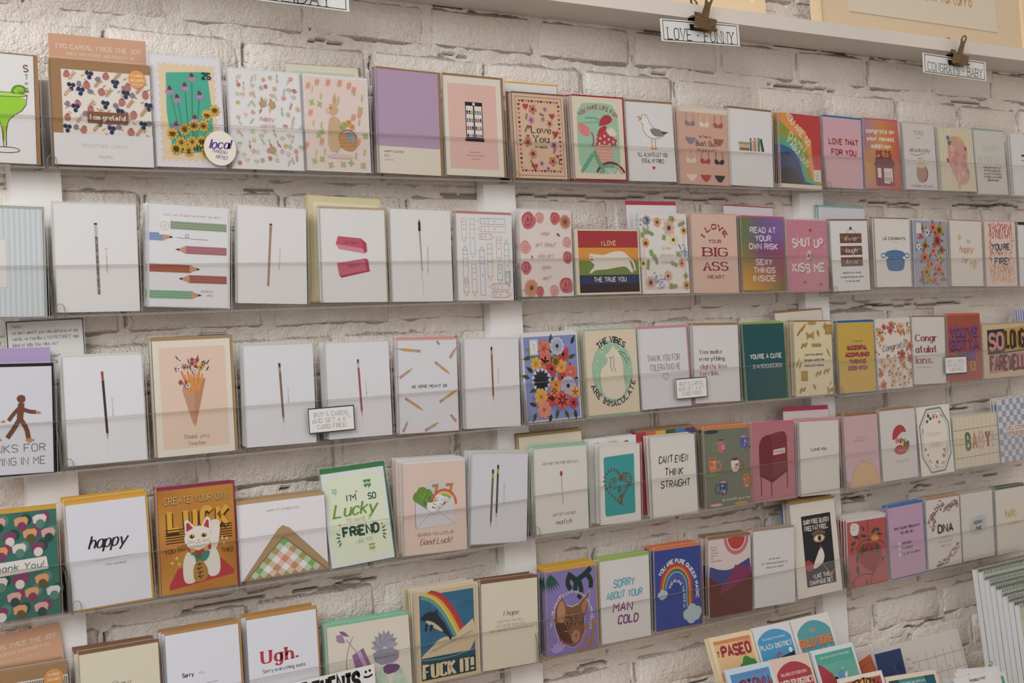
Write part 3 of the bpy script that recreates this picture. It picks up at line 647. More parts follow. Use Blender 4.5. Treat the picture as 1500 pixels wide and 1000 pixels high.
@art
def r1_stripe(a):
    for i in range(14): a.rect(i*7.2+1, 0, i*7.2+3.4, 100, '#ddd09a')
    a.poly([(28, 14), (54, 12), (72, 18), (82, 36), (76, 56), (88, 76), (66, 92), (46, 88), (34, 72), (22, 52), (24, 34)], '#dba59a', 2)
    for x, y, c in ((26, 16, '#5a7ab0'), (62, 18, '#e3c23a'), (76, 32, '#c0403c'), (22, 52, '#c9544c'), (50, 92, '#e3b33a'), (78, 68, '#8aa0b0'), (30, 24, '#6a8a4a')): a.blob(x, y, 4.5, c, .35)
    for k in range(14): a.blob(a.R.uniform(34, 72), a.R.uniform(22, 84), 6, ['#e2b0a4', '#d0968c', '#e6bdb2', '#cf9488'][k % 4], .3)
@art
def r1_retire(a):
    a.text('HAPPY', 56, 28, 13, '#c5cfae', w=52, b=.6); a.text('RETIREMENT', 53, 46, 13, '#c5cfae', w=86, b=.6)
    a.lines(["YOU'RE GONNA HAVE A LOT", 'OF TIME ON YOUR HANDS.', "CALL ME IF IT'S TOO MUCH.", 'MY HOUSE ALWAYS NEEDS', 'SOMETHING DONE.'], 53, 58, 5, 3.4, '#4a4442', w=None, b=1.7, gap=1.2)
@art
def r1_last(a): a.line([(30, 34), (70, 34)], 4, INK); a.line([(30, 42), (52, 42)], 2, '#9a948f')
# ------------------------------------------------------------------ second row
@art
def r2_blue(a):
    for i in range(15): a.rect(i*7, 0, i*7+3.5, 100, '#cfd8dd')
    a.rect(12, 28, 54, 73, '#ebe8e1'); a.frame(12, 28, 54, 73, .5, '#c9c4bb')
    a.lines(['thank you for', 'being there', 'when i', 'needed you'], 33, 36, 8.5, 3, '#b9b4ac')
def one_pencil(a, x0, y0, x1, y1, body, word, er='#5a4844', fer='#b9b0a6', wd=3.4, tip='#caa27a', line=True):
    a.pencil(x0, y0, x1, y1, wd, body, er=er, fer=fer, tip=tip); a.text(word, x0+11, (y0+y1)/2+2, 2.2, '#a7a29e', rot=-90, b=.7)
    if line: a.line([(x1, y1), (x1-.5, y1+4), (x1+1, y1+8), (x1-1, y1+12)], .3, '#c9c5c2', 1)
@art
def r2_pen1(a):
    a.line([(49.5, 17.5), (50.5, 84)], 3.6, '#8c8280'); a.line([(49.3, 17.5), (49.6, 30)], 3.9, '#c9c4c0'); a.line([(49.2, 17.3), (49.3, 19)], 4, '#3a2e2e')
    for k in range(14): a.line([(48.4+k*.02, 31+k*3.6), (51+k*.02, 32+k*3.6)], 1.2, ['#5d5453', '#b9b0ac', '#6d5c56'][k % 3])
    a.text('palomino pencil no. 20', 61, 52, 2.2, '#a7a29e', rot=-90, b=.7)
@art
def r2_pencils(a):
    a.text("CAN'T WAIT TO SEE THE STORY YOU WRITE", 54, 9, 2.2, '#b08a8a', w=72, b=.8)
    def band(y, x0, x1, c, d, left):
        a.rect(x0, y-4, x1, y+4, c)
        for k in (-2.4, 0, 2.4): a.line([(x0, y+k), (x1, y+k+.3)], .6, d)
        tx = x1 if left == 0 else x0
        if left == 0: a.poly([(x1-2, y-4), (x1+9, y-.5), (x1+9, y+.5), (x1-2, y+4)], '#cf9c78', 0); a.poly([(x1+7, y-1.3), (x1+12, y), (x1+7, y+1.3)], INK)
        if left == 1: a.poly([(x0+2, y-4), (x0-9, y-.5), (x0-9, y+.5), (x0+2, y+4)], '#cf9c78', 0); a.poly([(x0-7, y-1.3), (x0-12, y), (x0-7, y+1.3)], INK)
    band(19, 26, 98, '#9fb296', '#6f8a6a', 2); band(31, 0, 18, '#8ea3cf', '#6c86ba', 0); band(43, 44, 98, '#b97c86', '#9a5864', 1)
    band(62, 0, 52, '#b5654a', '#9a4e38', 0); band(72, 48, 98, '#b06a58', '#96523f', 1); band(88, 0, 54, '#8fbb9c', '#5f9a74', 0)
    a.rect(12, 11, 26, 29, '#f3f1f0'); a.ring(19, 20, 5, .5, '#9a9490'); a.ring(19, 20, 2, .5, '#9a9490'); a.line([(34, 31), (46, 32), (50, 28), (46, 27), (44, 31), (56, 32), (74, 32)], .4, '#6a6462', 1)
    a.text('CONGRATS', 72, 84, 2.2, '#c9a58a', b=.8); a.text('GRAD', 76, 88, 2.2, '#c9a58a', b=.8)
@art
def r2_pen2(a): a.line([(48, 17), (43, 82)], 3.4, '#b58a72'); a.line([(48, 17), (47.3, 26)], 3.8, '#a58e76'); a.line([(48, 17), (47.9, 18.5)], 4, '#2e2422'); a.text('palomino pencil no. 24', 60, 53, 2.2, '#a7a29e', rot=-86, b=.7)
@art
def r2_eraser(a):
    a.poly([(26, 29), (62, 31), (70, 36), (71, 45), (67, 47.5), (64, 42), (22, 37.5)], '#cd5570'); a.poly([(22, 37.5), (64, 42), (67, 47.5), (27, 43)], '#e08ea2'); a.poly([(62, 31), (70, 36), (71, 45), (67, 47.5), (64, 42)], '#b9405c')
    a.poly([(23, 58), (67, 52.5), (72, 54), (74, 66.5), (29, 73.5), (26, 71)], '#d5647e'); a.poly([(66, 52.6), (72, 54), (74, 66.5), (69, 67.4)], '#b9405c'); a.poly([(27, 71.5), (74, 65), (74, 66.8), (29, 73.8)], '#b23c58')
    a.text('Mistakes', 46, 35.5, 4.5, '#7a3448', st='i', b=.6); a.text('Happen', 48, 60, 4.5, '#7a3448', st='i', b=.6, rot=-6)
@art
def r2_brush(a):
    a.line([(47, 13), (47, 23)], 4.2, '#3c302c'); a.line([(47, 10.5), (47, 13.5)], 2.2, '#5a4844'); a.line([(47, 23), (49, 62)], lambda t: 3.2-1.4*t, '#b9b3b0'); a.line([(47.4, 23), (49, 60)], .5, '#8a8280'); a.line([(49, 62), (49.4, 66)], 2.4, '#c99a6a')
    a.line([(49.4, 66), (48, 74), (51, 80), (50, 92)], .5, '#b9b4b0', 1); a.text('paint a pretty picture', 59, 54, 2.4, '#8a8480', rot=-88, b=.8)
@art
def r2_crayons(a):
    cs = ['#d58a86', '#9ab08a', '#9a9cc8', '#e0a474', '#c9a0b8']
    def cr(x, y, l, v, c, up):
        q = 8 if v else 8/a.k
        def P(t, o): return (x+o, y+t) if v else (x+t, y+o)
        h = 4.2; hy = h if v else h/a.k
        a.line([P(0, -hy), P(l, -hy), P(l, hy), P(0, hy)], .55, c, closed=True); a.line([P(l*.15, -hy), P(l*.15, hy)], .5, c); a.line([P(l*.3, -hy), P(l*.3, hy)], .5, c)
        e, t = (0, -5 if v else -7) if up else (l, l+(5 if v else 7)); a.line([P(e, -hy), P(t, 0), P(e, hy)], .55, c)
        m = P(l*.55, 0); a.ell(m[0], m[1], 1.2, c, n=6)
    for i, s in enumerate(((13, 6, 22, 1, 0, 0), (28, 6, 40, 1, 1, 0), (44, 8, 44, 0, 2, 1), (44, 17, 44, 0, 3, 1), (40, 26, 20, 0, 0, 0), (75, 26, 24, 1, 3, 0), (89, 34, 46, 1, 1, 1), (14, 42, 32, 1, 2, 1), (29, 58, 32, 1, 3, 0),
        (44, 42, 52, 1, 2, 1), (58, 34, 38, 1, 3, 0), (76, 58, 18, 1, 2, 0), (14, 76, 14, 1, 0, 0), (62, 84, 30, 0, 3, 1), (60, 93, 28, 0, 0, 0), (90, 66, 12, 1, 1, 0))): cr(s[0], s[1], s[2], s[3], cs[s[4]], s[5])
@art
def r2_roses(a):
    for i in range(26): a.rect(i*3.9, 0, i*3.9+.5, 100, '#efdcd4')
    for x, y, r, c in ((17, 11, 14, 0), (39, 8, 9, 1), (68, 8, 10, 0), (88, 12, 11, 2), (10, 42, 12, 1), (90, 36, 9, 1), (90, 54, 11, 0), (10, 66, 10, 0), (18, 90, 13, 2), (34, 95, 8, 0), (85, 87, 14, 0), (62, 93, 9, 1)):
        p = [('#cf6a6c', '#a83e4c', '#dd8f8a'), ('#e3a79c', '#cf8a80', '#edc2b6'), ('#dd9a78', '#c0504c', '#eab892')][c]
        if c == 2: a.flower(x, min(max(y, r/a.k), 100-r/a.k), r, p[0], '#7a4a3a', 12)
        else: a.rose(x, min(max(y, r/a.k), 100-r/a.k), min(r, x, 100-x), *p)
    a.lines(['what', 'art thou?', 'why art', 'upon', 'me?'], 48, 26, 13, 6.5, '#e0a8a0', st='i', b=.8)
    a.leaf(70, 26, 8, 30, '#b5404c', .5); a.leaf(20, 52, 6, 60, '#c05a5c', .5)
@art
def r2_cat(a):
    a.rect(5, 2, 98, 97, '#b32a30'); a.rect(5, 28, 98, 48, '#e8992a'); a.rect(5, 48, 98, 70, '#7b9440'); a.rect(5, 70, 98, 84, '#2c3f66'); a.rect(5, 84, 98, 97, '#40282e')
    a.text('I LOVE', 52, 21, 5, '#f0d79a', w=22, b=1); a.text('THE TRUE YOU', 52, 77, 5, '#efe8d6', w=50, b=1.1)
    a.poly([(22, 36), (27, 38), (33, 38), (42, 40), (58, 34), (72, 33), (82, 40), (84, 52), (90, 66), (86, 68), (78, 57), (66, 58), (46, 62), (30, 62), (22, 68), (20, 66), (30, 55), (24, 50), (21, 44)], '#efe8da', 1)
    a.line([(80, 42), (90, 50), (92, 64)], 2.6, '#efe8da', 1); a.line([(23, 42), (27, 41)], .5, INK); a.blob(25, 46, 1.6, '#c03a3a')
@art
def r2_wild(a):
    a.frame(8, 7, 92, 93, 4.5, '#efd2cc')
    for x, y, r, c in ((62, 17, 13, '#e8bda6'), (38, 10, 8, '#e3a06a'), (12, 36, 8, '#e8ad5a'), (5, 62, 9, '#efdca0'), (70, 32, 10, '#f0e0a8'), (85, 62, 7, '#e8a05a'), (55, 78, 9, '#e3b39a'), (18, 86, 11, '#e8bda6'), (93, 90, 8, '#e8ad5a'), (16, 8, 8, '#9a9cb0'), (93, 20, 7, '#e9c06a'), (70, 6, 6, '#e9c06a')): a.flower(x, y, r, c, '#4d4a5c', 8)
    for x, y in ((88, 45), (40, 88), (34, 80), (10, 12), (92, 52)):
        for k in range(16): a.ell(x+a.R.uniform(-8, 8), min(max(y+a.R.uniform(-7, 7), 2), 98), 1.8, ['#a9b9cf', '#8ea3bd'][k % 2], n=6)
    for x, y, an in ((30, 26, 200), (80, 14, -20), (16, 56, 100), (74, 90, 170), (34, 64, 250), (60, 60, 20), (20, 44, 60)): a.sprig(x, y, 15, an, '#97ab6c', 7)
    for x, y in ((50, 29), (22, 48), (60, 90), (92, 78), (78, 50), (12, 22), (66, 5), (6, 26)): a.flower(x, y, 5, '#a0b25c', '#8a9a4a', 4)
    a.lines(['he holy', 'somewhere', 'someones'], 54, 42, 9, 4.8, '#eec3bc', st='i', b=.8)
@art
def r2_heart(a):
    c = '#9a2636'
    a.text('I LOVE', 50, 25, 7, c, w=60, st='s', b=2, arc=(50, 40, 30, 150, 30)); a.text('YOUR', 50, 34.5, 4.5, c, w=27, b=1.5, st='s')
    a.text('BIG', 50, 48, 13, c, w=52, st='n', b=2.2); a.text('ASS', 50, 66, 13, c, w=52, st='n', b=2.2); a.text('HEART', 50, 79.5, 4.5, c, w=36, b=1.5, st='s')
@art
def r2_read(a):
    a.grad(0, 0, 98, 98, [['#6c8a34', '#7a6a92', '#8a6ab2'], ['#748a3c', '#7452a0', '#8a62b0'], ['#8a8a3c', '#8a4a7c', '#9a4a6a'], ['#c99a2c', '#b9703c', '#9a4a5c'], ['#e0ad22', '#cf902c', '#6a7a3a']])
    for t, y, w_ in (('READ AT', 17, 60), ('YOUR', 28, 36), ('OWN RISK', 39, 66), ('SEXY', 60, 38), ('THINGS', 71, 50), ('INSIDE', 82, 52)): a.text(t, 50, y, 8.5, '#ece4e4', w=w_, b=1.3)
@art
def r2_shut(a):
    for k in range(30): a.ell(a.R.uniform(4, 96), a.R.uniform(3, 97), 1, '#f0cdd6', n=6, up=k == 0)
    for x, y in ((58, 13), (80, 88), (40, 85)): a.leaf(x-5, y, 10, 15, '#b8485c', .6)
    for t, x, y, w_ in (('SHUT UP', 50, 31, 74), ('&', 52, 49, 10), ('KISS ME', 50, 66, 78)): a.text(t, x+1, y+.8, 13, '#c4728a', w=w_, b=1.9, jit=.5); a.a = 0; a.text(t, x, y, 13, '#f3e4e2', w=w_, b=1.5, jit=.5)
@art
def r2_laugh(a):
    a.line([(38, 20), (55, 10), (72, 20)], .7, INK); a.ell(54, 11, 3, INK)
    for i, (t, y) in enumerate((('live', 25), ('laugh', 42), ('love', 58))): a.rect(24, y-7+(i > 0), 83, y+7, '#7a4c38'); a.line([(25, y), (82, y+.5)], .4, '#5d382a'); a.text(t, 54, y, 8, '#f0e8dc', w=30, st='i', b=1.1); a.line([(27, y-3), (34, y+1), (38, y)], .6, '#e0d0c0', 1); a.line([(70, y), (76, y-2), (81, y+1)], .6, '#e0d0c0', 1)
    a.lines(['hopefully this is the only', 'live laugh love sign you receive', 'for your new home'], 52, 74, 6, 3.1, INK, b=1.1, slant=.1)
@art
def r2_pot(a):
    a.text('LE CONGRATS', 54, 29, 4.5, INK, w=64, b=1.6); a.text('for your new home', 54, 34.5, 1.8, '#a9a4a0')
    a.poly([(27, 55), (84, 55), (80, 74), (68, 77), (42, 77), (31, 74)], '#4474ac', 1); a.ell(55, 52, 30, '#5584bb', 8); a.ring(55, 52, 24, .8, '#3a659a', 5); a.ring(55, 50, 15, .6, '#3a659a', 3); a.blob(55, 43, 3, '#e8ddc4')
    for x in (21, 90): a.ring(x, 54, 6, 2.2, '#4474ac', 4)
    a.rect(34, 62, 76, 63, '#5c8cc4')
@art
def r2_floral(a):
    a.rect(0, 0, 100, 100, '#aaaec4')
    for k in range(30): a.leaf(a.R.uniform(6, 90), a.R.uniform(5, 95), 12, a.R.uniform(0, 360), ['#5a6a3c', '#3f4a3a', '#8a9a52'][k % 3], .3) if 0 else None
    for x, y, r, c, n in ((25, 12, 8, '#c99a3a', 9), (60, 10, 11, '#dd7a5c', 5), (80, 14, 12, '#c99a2e', 9), (72, 30, 13, '#d95a4c', 9), (40, 18, 8, '#e4e2ea', 7), (20, 24, 7, '#d9604a', 5), (33, 38, 9, '#c98f2e', 9), (85, 44, 9, '#b97a3c', 6), (58, 46, 10, '#e0835e', 5), (30, 56, 12, '#dd6a56', 5), (80, 56, 8, '#d9c05a', 7), (12, 40, 7, '#e4e2ea', 7), (50, 66, 12, '#e08a68', 5), (74, 74, 13, '#df6f58', 5), (35, 78, 12, '#c9962e', 9), (22, 90, 8, '#b5822c', 7), (60, 90, 9, '#dd7a5c', 5), (88, 88, 7, '#c99a3a', 7), (44, 90, 8, '#c9a23a', 7)):
        for q in (30, 150, 270): a.leaf(x, y, min(r*1.5, (98-x), x-2)+2, q+a.R.uniform(-30, 30), '#56643a', .3)
        a.flower(x, y, r, c, '#5a3a26', n)
    a.rect(5, 4, 22, 20, '#e8e6e4')
@art
def r2_happy(a):
    for x, y in ((28, 25), (72, 70)): a.blob(x, y, 6, '#e3c77a', .3)
    for t, x, y, h in (('so', 56, 30, 9), ('happy', 50, 43, 13), ('for', 44, 60, 12), ('you', 70, 62, 12)): a.text(t, x, y, h, '#d39a52' if t != 'for' else '#d4866a', st='i', b=1)
@art
def r2_fire(a):
    def f(x, y, k):
        if 20 < x < 84 and (28 < y < 48 or 54 < y < 70): return
        a.leaf(x, y, 10, -90+a.R.uniform(-60, 60), ['#c7363c', '#c84a3c', '#d06a3c', '#dd9048', '#e6ab6a'][min(4, int(y/21))], .25, up=False)
    a.up(); a.scat(f, 15, 20, 12, 6, 88, 96); a.text("YOU'RE", 50, 39, 11, '#5a5262', w=58, b=1.8, jit=.3); a.text('ON', 52, 50, 4, '#8a7a80', b=1.3); a.text('FIRE!', 52, 61, 12, '#5a5262', w=46, b=1.8, jit=.3)
@art
def r2_last(a): a.rect(0, 0, 100, 3, INK)
# ------------------------------------------------------------------ third row
@art
def r3_foot(a):
    b = '#7a4a34'; p = '#c98e62'
    for pts, w_ in (([(62, 34), (60, 48)], 8), ([(60, 48), (68, 58), (70, 68)], 6), ([(60, 48), (52, 58), (44, 66)], 6), ([(60, 38), (70, 42), (80, 43)], 5), ([(60, 38), (52, 44), (46, 50)], 5)): a.line(pts, w_, b, 1)
    a.blob(62, 30, 5.5, b, .1); a.leaf(66, 69, 12, 0, p, .5); a.leaf(38, 68, 11, 200, p, .4); a.leaf(43, 50, 7, 170, p, .5); a.leaf(79, 43, 8, 10, p, .5)
    a.text('THANKS FOR', 46, 76, 9, '#7c6a6a', w=88, b=.7, jit=.15); a.text('BELIEVING IN ME', 42, 88, 9, '#7c6a6a', w=112*.85, b=.7, jit=.15)
@art
def r3_pen1(a): one_pencil(a, 48, 14.5, 51, 78, '#4a3634', 'eberhard no. 602', er='#a8443c', fer='#bb5548')
@art
def r3_bouq(a):
    a.rect(7.5, 6, 93, 94, '#efd3c0'); a.poly([(38, 36), (47, 33), (66, 34), (61, 42), (50, 76), (46, 72), (35, 44)], '#cf9c7a', 0); a.poly([(50, 36), (66, 34), (50, 76)], '#c48e6a')
    for k in range(8): a.line([(35+k*3.9, 27+(k % 2)*3), (44+k*1.6, 45)], 2.6, ['#e08a3a', '#e69c4a'][k % 2])
    for k in range(34): 
        x = a.R.uniform(27, 70); y = a.R.uniform(17, 26) if k < 22 else a.R.uniform(34, 41) if x < 44 else a.R.uniform(20, 28)
        if k % 3 == 0: a.leaf(x, y, 8, -90+(x-50)*2, '#3c4046', .2)
        else: a.flower(x, y, 3.2, ['#c05a5a', '#f3ebe2', '#b98aa0', '#d9a33a'][k % 4], '#4a3a36', 5)
    a.text('Thank you,', 50, 84, 4.2, '#a98472', w=33, st='s', b=.5); a.text('Teacher.', 51, 90, 4.2, '#a98472', w=25, st='s', b=.5)
@art
def r3_pen2(a): one_pencil(a, 50, 18, 53, 78, '#8d7263', 'palomino no. 24', er='#4a4040', fer='#aaa09a')
@art
def r3_pen3(a): one_pencil(a, 49.5, 18, 52.5, 78, '#b2506c', 'musgrave no. 2', er='#4a5a9a', fer='#cfc8c4')
@art
def r3_meant(a):
    for x0, y0, x1, y1 in ((0, 9, 38, 12), (62, 24, 88, 38), (2, 40, 24, 30), (10, 62, 40, 76), (68, 68, 100, 55), (5, 98, 14, 86), (42, 98, 66, 90), (96, 90, 86, 82), (88, 20, 100, 8)): a.pencil(x1 if (x0 < 5 and y0 < 12) else x0, y1 if (x0 < 5 and y0 < 12) else y0, x0 if (x0 < 5 and y0 < 12) else x1, y0 if (x0 < 5 and y0 < 12) else y1, 4, '#d9a24a', er='#cf8f8c', lead='#6a5a4a')
    a.line([(66, 1), (70, 5)], 3, '#b98a86'); a.text('WE WERE MEANT 2B', 51, 50, 3.6, '#5a5450', w=60, b=1.1)
@art
def r3_pen4(a): one_pencil(a, 49, 9, 50, 70, '#9c5f4a', 'blackfeet indian', er='#4a3a34', fer='#c9a05a')
@art
def r3_bloom(a):
    a.rect(2, 3, 98, 99, '#8795cf')
    for k in range(26): a.blob(a.R.uniform(10, 90), a.R.choice([a.R.uniform(8, 40), a.R.uniform(60, 96)]), 9, ['#6f83c6', '#97a4d8', '#5a76bf', '#7f90cc'][k % 4], .4, ry=4)
    for x, y, an in ((52, 22, 200), (50, 12, -80), (60, 8, 20), (82, 30, -20), (84, 36, 60), (88, 14, -60), (14, 26, 170), (10, 50, 200), (16, 44, 220), (44, 50, 60), (84, 52, 10), (86, 74, 70), (88, 90, 80), (20, 82, 200), (22, 62, 160), (44, 92, 100), (70, 90, 60), (58, 88, 110), (80, 46, -70), (18, 90, 120)): a.leaf(x, y, 15, an, ['#34382f', '#7fa03c', '#46542f', '#6a8a34'][int(x) % 4], .42)
    for k in range(34): a.leaf(a.R.uniform(14, 80), a.R.uniform(10, 82), 15, a.R.uniform(0, 360), ['#3c3f38', '#7a9a3c', '#46542f', '#4a4a66', '#6a8a34'][k % 5], .4)
    for x, y, r, c, cc, n in ((38, 17, 13, '#df7a58', '#a84a38', 5), (38, 32, 13, '#dc6a54', '#2a2222', 5), (72, 25, 12, '#c63a34', '#2a1e22', 5), (62, 15, 13, '#c9cbe4', '#3a3044', 11), (22, 34, 10, '#e9b23a', '#c97a2c', 7), (50, 41, 11, '#c43238', '#2a1e22', 5), (68, 40, 11, '#ecb03a', '#d96a34', 7), (84, 46, 12, '#dd6a58', '#d9a04a', 6), (30, 53, 17, '#cfd0e8', '#2f2636', 13), (58, 33, 8, '#b5832e', '#8a5f22', 7), (68, 52, 9, '#c03432', '#2a1e22', 5), (78, 62, 14, '#c5c3e2', '#322838', 13), (56, 60, 11, '#eda04a', '#c43c34', 5), (28, 72, 12, '#edb43a', '#d95a34', 8), (48, 76, 11, '#c83a38', '#2a1e22', 6), (66, 78, 14, '#dc5348', '#c0403c', 7), (90, 70, 10, '#eeb05a', '#c83c3c', 5), (52, 67, 8, '#e88a3a', '#c9602c', 6), (86, 82, 9, '#c9353a', '#2a1e22', 5), (32, 87, 13, '#e58f74', '#c9503c', 8)): a.flower(x, y, r, c, cc, n, .24, .42)
    a.rect(12, 6, 27, 24, '#edebe8'); a.frame(13, 7, 26, 23, .5, '#9a96a0'); a.line([(16, 11), (23, 13), (17, 16), (22, 19)], .5, '#8a8690', 1)
@art
def r3_vibes(a):
    a.ell(50, 49, 40, '#a7cfae', 46, n=40)
    for k in range(34):
        t = a.R.uniform(0, 6.28); q = a.R.uniform(.74, .92); a.ell(50+40*q*math.cos(t), 49+46*q*math.sin(t)/a.k, 1.4, '#dfe6cc', n=6)
    a.poly([(50, 22), (55, 18), (58, 24), (64, 24), (66, 30), (72, 42), (70, 56), (74, 68), (72, 76), (62, 83), (38, 82), (28, 72), (25, 56), (28, 46), (40, 40), (42, 34), (36, 30), (44, 27)], '#efe4cc', 2)
    for p in ([(64, 28), (74, 32), (80, 42)], [(62, 26), (76, 28), (84, 38)], [(48, 34), (46, 42), (50, 50)], [(54, 34), (52, 44), (57, 50)], [(44, 32), (49, 34), (54, 31)]): a.line(p, .9, '#3a4a5c', 1)
    a.text('THE VIBES', 50, 10, 8, '#2c3a52', st='s', b=1.3, arc=(50, 49, (43, 47), 128, 52), w=58); a.text('ARE IMMACULATE', 50, 90, 7.5, '#2c3a52', st='s', b=1.3, arc=(50, 49, (42.5, 48), 203, 342), w=100)
@art
def r3_toler(a): a.text('THANK YOU FOR', 50, 37, 9, '#8a8688', w=66, b=.7, jit=.15); a.text('TOLERATING ME', 52, 49, 9, '#8a8688', w=62, b=.7, jit=.15); a.heart(52, 61, 6, '#c28a92', 1)
@art
def r3_slight(a):
    for t, y, w_, c in (('You make', 34, 50, INK), ('everything', 43, 55, INK), ('slightly less', 53, 60, '#a8323c'), ('terrible.', 62, 42, '#a8323c')): a.text(t, 12, y, 6.3, c, w=w_, st='n', b=1.35, gap=1.8, al='l')
@art
def r3_cutie(a):
    a.rect(0, 0, 100, 100, '#12595c'); a.text("YOU'RE A CUTIE", 52, 43, 7, '#e9e9e2', w=76, b=1.3); a.text('3.14159265359', 54, 56, 6, '#e9e9e2', w=70, b=.95)
@art
def r3_pasta(a):
    a.rect(0, 0, 100, 100, '#ecdfb8'); y_ = '#c09a3c'; d = '#8a6a24'
    for x, y, l, an in ((12, 14, 26, -45), (24, 8, 24, -48), (90, 30, 22, 60), (8, 56, 22, -60), (15, 58, 20, -60), (94, 82, 14, -50)): a.leaf(x-6, y+6, l, an, y_, .22); a.leaf(x-5, y+6, l*.8, an, d, .08)
    for x, y in ((42, 19), (92, 94)): a.poly([(x-11, y-6), (x, y-1.5), (x+11, y-7), (x+10, y+6), (x, y+1.5), (x-9, y+6)], y_); a.frame(x-2, y-2, x+2, y+2, .8, d)
    for x, y in ((25, 32), (60, 71), (16, 92), (82, 68)): a.line([(x-7, y+4), (x-2, y-3), (x+3, y+2), (x+8, y-4)], 5, y_, 2); a.line([(x-7, y+4), (x-2, y-3), (x+3, y+2), (x+8, y-4)], .8, d, 2)
    for x, y, an in ((66, 14, 70), (50, 87, 60), (84, 14, -70)): a.leaf(x-5, y-3, 15, an, y_, .5); a.leaf(x-4, y-3, 12, an, d, .12)
    for x, y in ((24, 74), (92, 12)): a.rect(x-10, y-8, x+8, y+6, y_); a.frame(x-7, y-6, x+5, y+4, .7, d)
    for k in range(5): a.ell(48+k*5, 32, 3.4, y_, n=8); a.line([(47+k*5, 29), (49+k*5, 35)], .5, d)
    a.ell(48, 2, 12, y_, 3); a.lines(["you're my person", 'because we like the', 'same pasta shapes'], 50, 44, 7.5, 4.2, INK, b=1, jit=.2)
@art
def r3_yellow(a):
    a.rect(0, 0, 100, 100, '#d9b440'); a.text("IT'S GIVING", 52, 27, 3.4, '#4a3a26', w=30, b=1, jit=.2)
    for t, y, w_ in (('SUCCESSFUL', 35, 54), ('ACCOMPLISHED', 45, 66), ('THRIVING', 55, 44), ('BOSS WITCH', 64, 52)): a.text(t, 51, y+1.2, 6, '#7a2c4a', w=w_, b=2.6); a.text(t, 52, y, 6, '#c2474e', w=w_, b=1.5)
@art
def r3_congf(a):
    cs = ['#e9c39a', '#e0a05a', '#d97a4c', '#eccfae', '#cf5f56']
    def f(x, y, k):
        if 18 < x < 84 and 26 < y < 50: return
        a.leaf(x, y, 10, a.R.uniform(0, 360), ['#7a8a5a', '#4c5a4a', '#a9ad7a'][k % 3], .3)
        if k % 2: a.flower(x, y, a.R.uniform(6, 12), cs[k % 5], '#5a4632', 5, .2)
        else: a.blob(x+3, y+3, 2.2, '#c9544e', .2)
    a.scat(f, 7, 9); a.text('Congrats!', 50, 40, 11, '#5a5a62', w=66, st='i', b=.7, rot=-6)
@art
def r3_congr(a):
    for t, y, w_ in (('Congr', 31, 66), ('atulat', 48, 64), ('ions.', 64, 50)): a.text(t, 10, y, 12, '#9c2c3c', w=w_, st='n', b=2, al='l')
    a.text('thats annoying', 12, 74.5, 3, '#8a8480', al='l', w=42, b=.9)
@art
def r3_gotta(a):
    a.rect(0, 0, 100, 100, '#b04a34')
    for k in range(50): a.leaf(a.R.uniform(4, 90), a.R.uniform(4, 96), 9, a.R.uniform(0, 360), ['#a03e2e', '#c05c40'][k % 2], .2)
    for t, y, w_, h in (("YOU'VE", 25, 84, 15), ('GOTTA', 43, 86, 17), ('TAKE', 60, 40, 14)): a.text(t, 50, y+1.5, h, '#46244c', w=w_, b=2.4); a.text(t, 50, y, h, '#7a4a8c', w=w_, b=1.7)
    a.rect(66, 52, 82, 74, '#7a4a8c'); a.rect(66, 71, 82, 85, '#c9962e'); a.text('5', 74, 78, 9, '#4a2430', b=1.6)
@art
def r3_solong(a):
    a.rect(0, 0, 100, 100, '#dfc9a2'); a.poly([(9, 10), (46, 9), (46, 52), (9, 54)], '#2c2f2c'); a.poly([(44, 9), (88, 6), (89, 50), (44, 53)], '#d9a52e')
    a.line([(9, 55), (46, 54), (89, 51)], 2, '#3a3026'); a.poly([(11, 58), (89, 54), (90, 86), (11, 92)], '#cf8c88')
    a.text('SO', 27, 32, 18, '#dd9a90', w=27, b=1.5, jit=.2); a.text('LONG.', 67, 29, 20, '#2c2a22', w=40, b=1.4, jit=.2); a.text('FAREWELL', 50, 73, 17, '#6a2c30', w=72, b=1.4, jit=.2)
# ------------------------------------------------------------------ fourth row
@art
def r4_thank(a):
    a.rect(0, 0, 100, 100, '#35796c')
    def f(x, y, k):
        if 42 < y < 62: return
        q = [('#e3a468', '#6c5a3a'), ('#e6dcd6', '#5f8a7c'), ('#e3a9a6', '#2b5048'), ('#8a3c68', '#e6dcd6'), ('#e3a468', '#8a3c68')][k % 5]
        a.ell(x+5, y-2, 7, ['#8a3c68', '#5f8a7c', '#2b5048'][k % 3], n=14); a.poly([(x-9, y-3), (x-4, y-5), (x+5, y-5), (x+8, y-2), (x+6, y+3), (x+2, y+1), (x-3, y+4), (x-8, y+3)], q[0]); a.ell(x, y+4, 5.5, q[1], n=14)
    a.scat(f, 4, 7, 3, 1, 97, 99, .12); a.poly([(6, 46), (86, 44), (88, 56), (6, 59)], '#eee6df'); a.text('Thank You!', 50, 51, 7, '#2f6a5e', w=64, b=1, slant=.15, jit=.2)
@art
def r4_happy(a):
    a.text('happy', 50, 38, 15, '#2f2a2e', w=47, st='i', b=1.1); a.line([(30, 56), (79, 55)], .5, '#8a868a'); a.text('(fill in the blank)', 57, 61, 2.6, '#7a767a', w=26, b=.8)
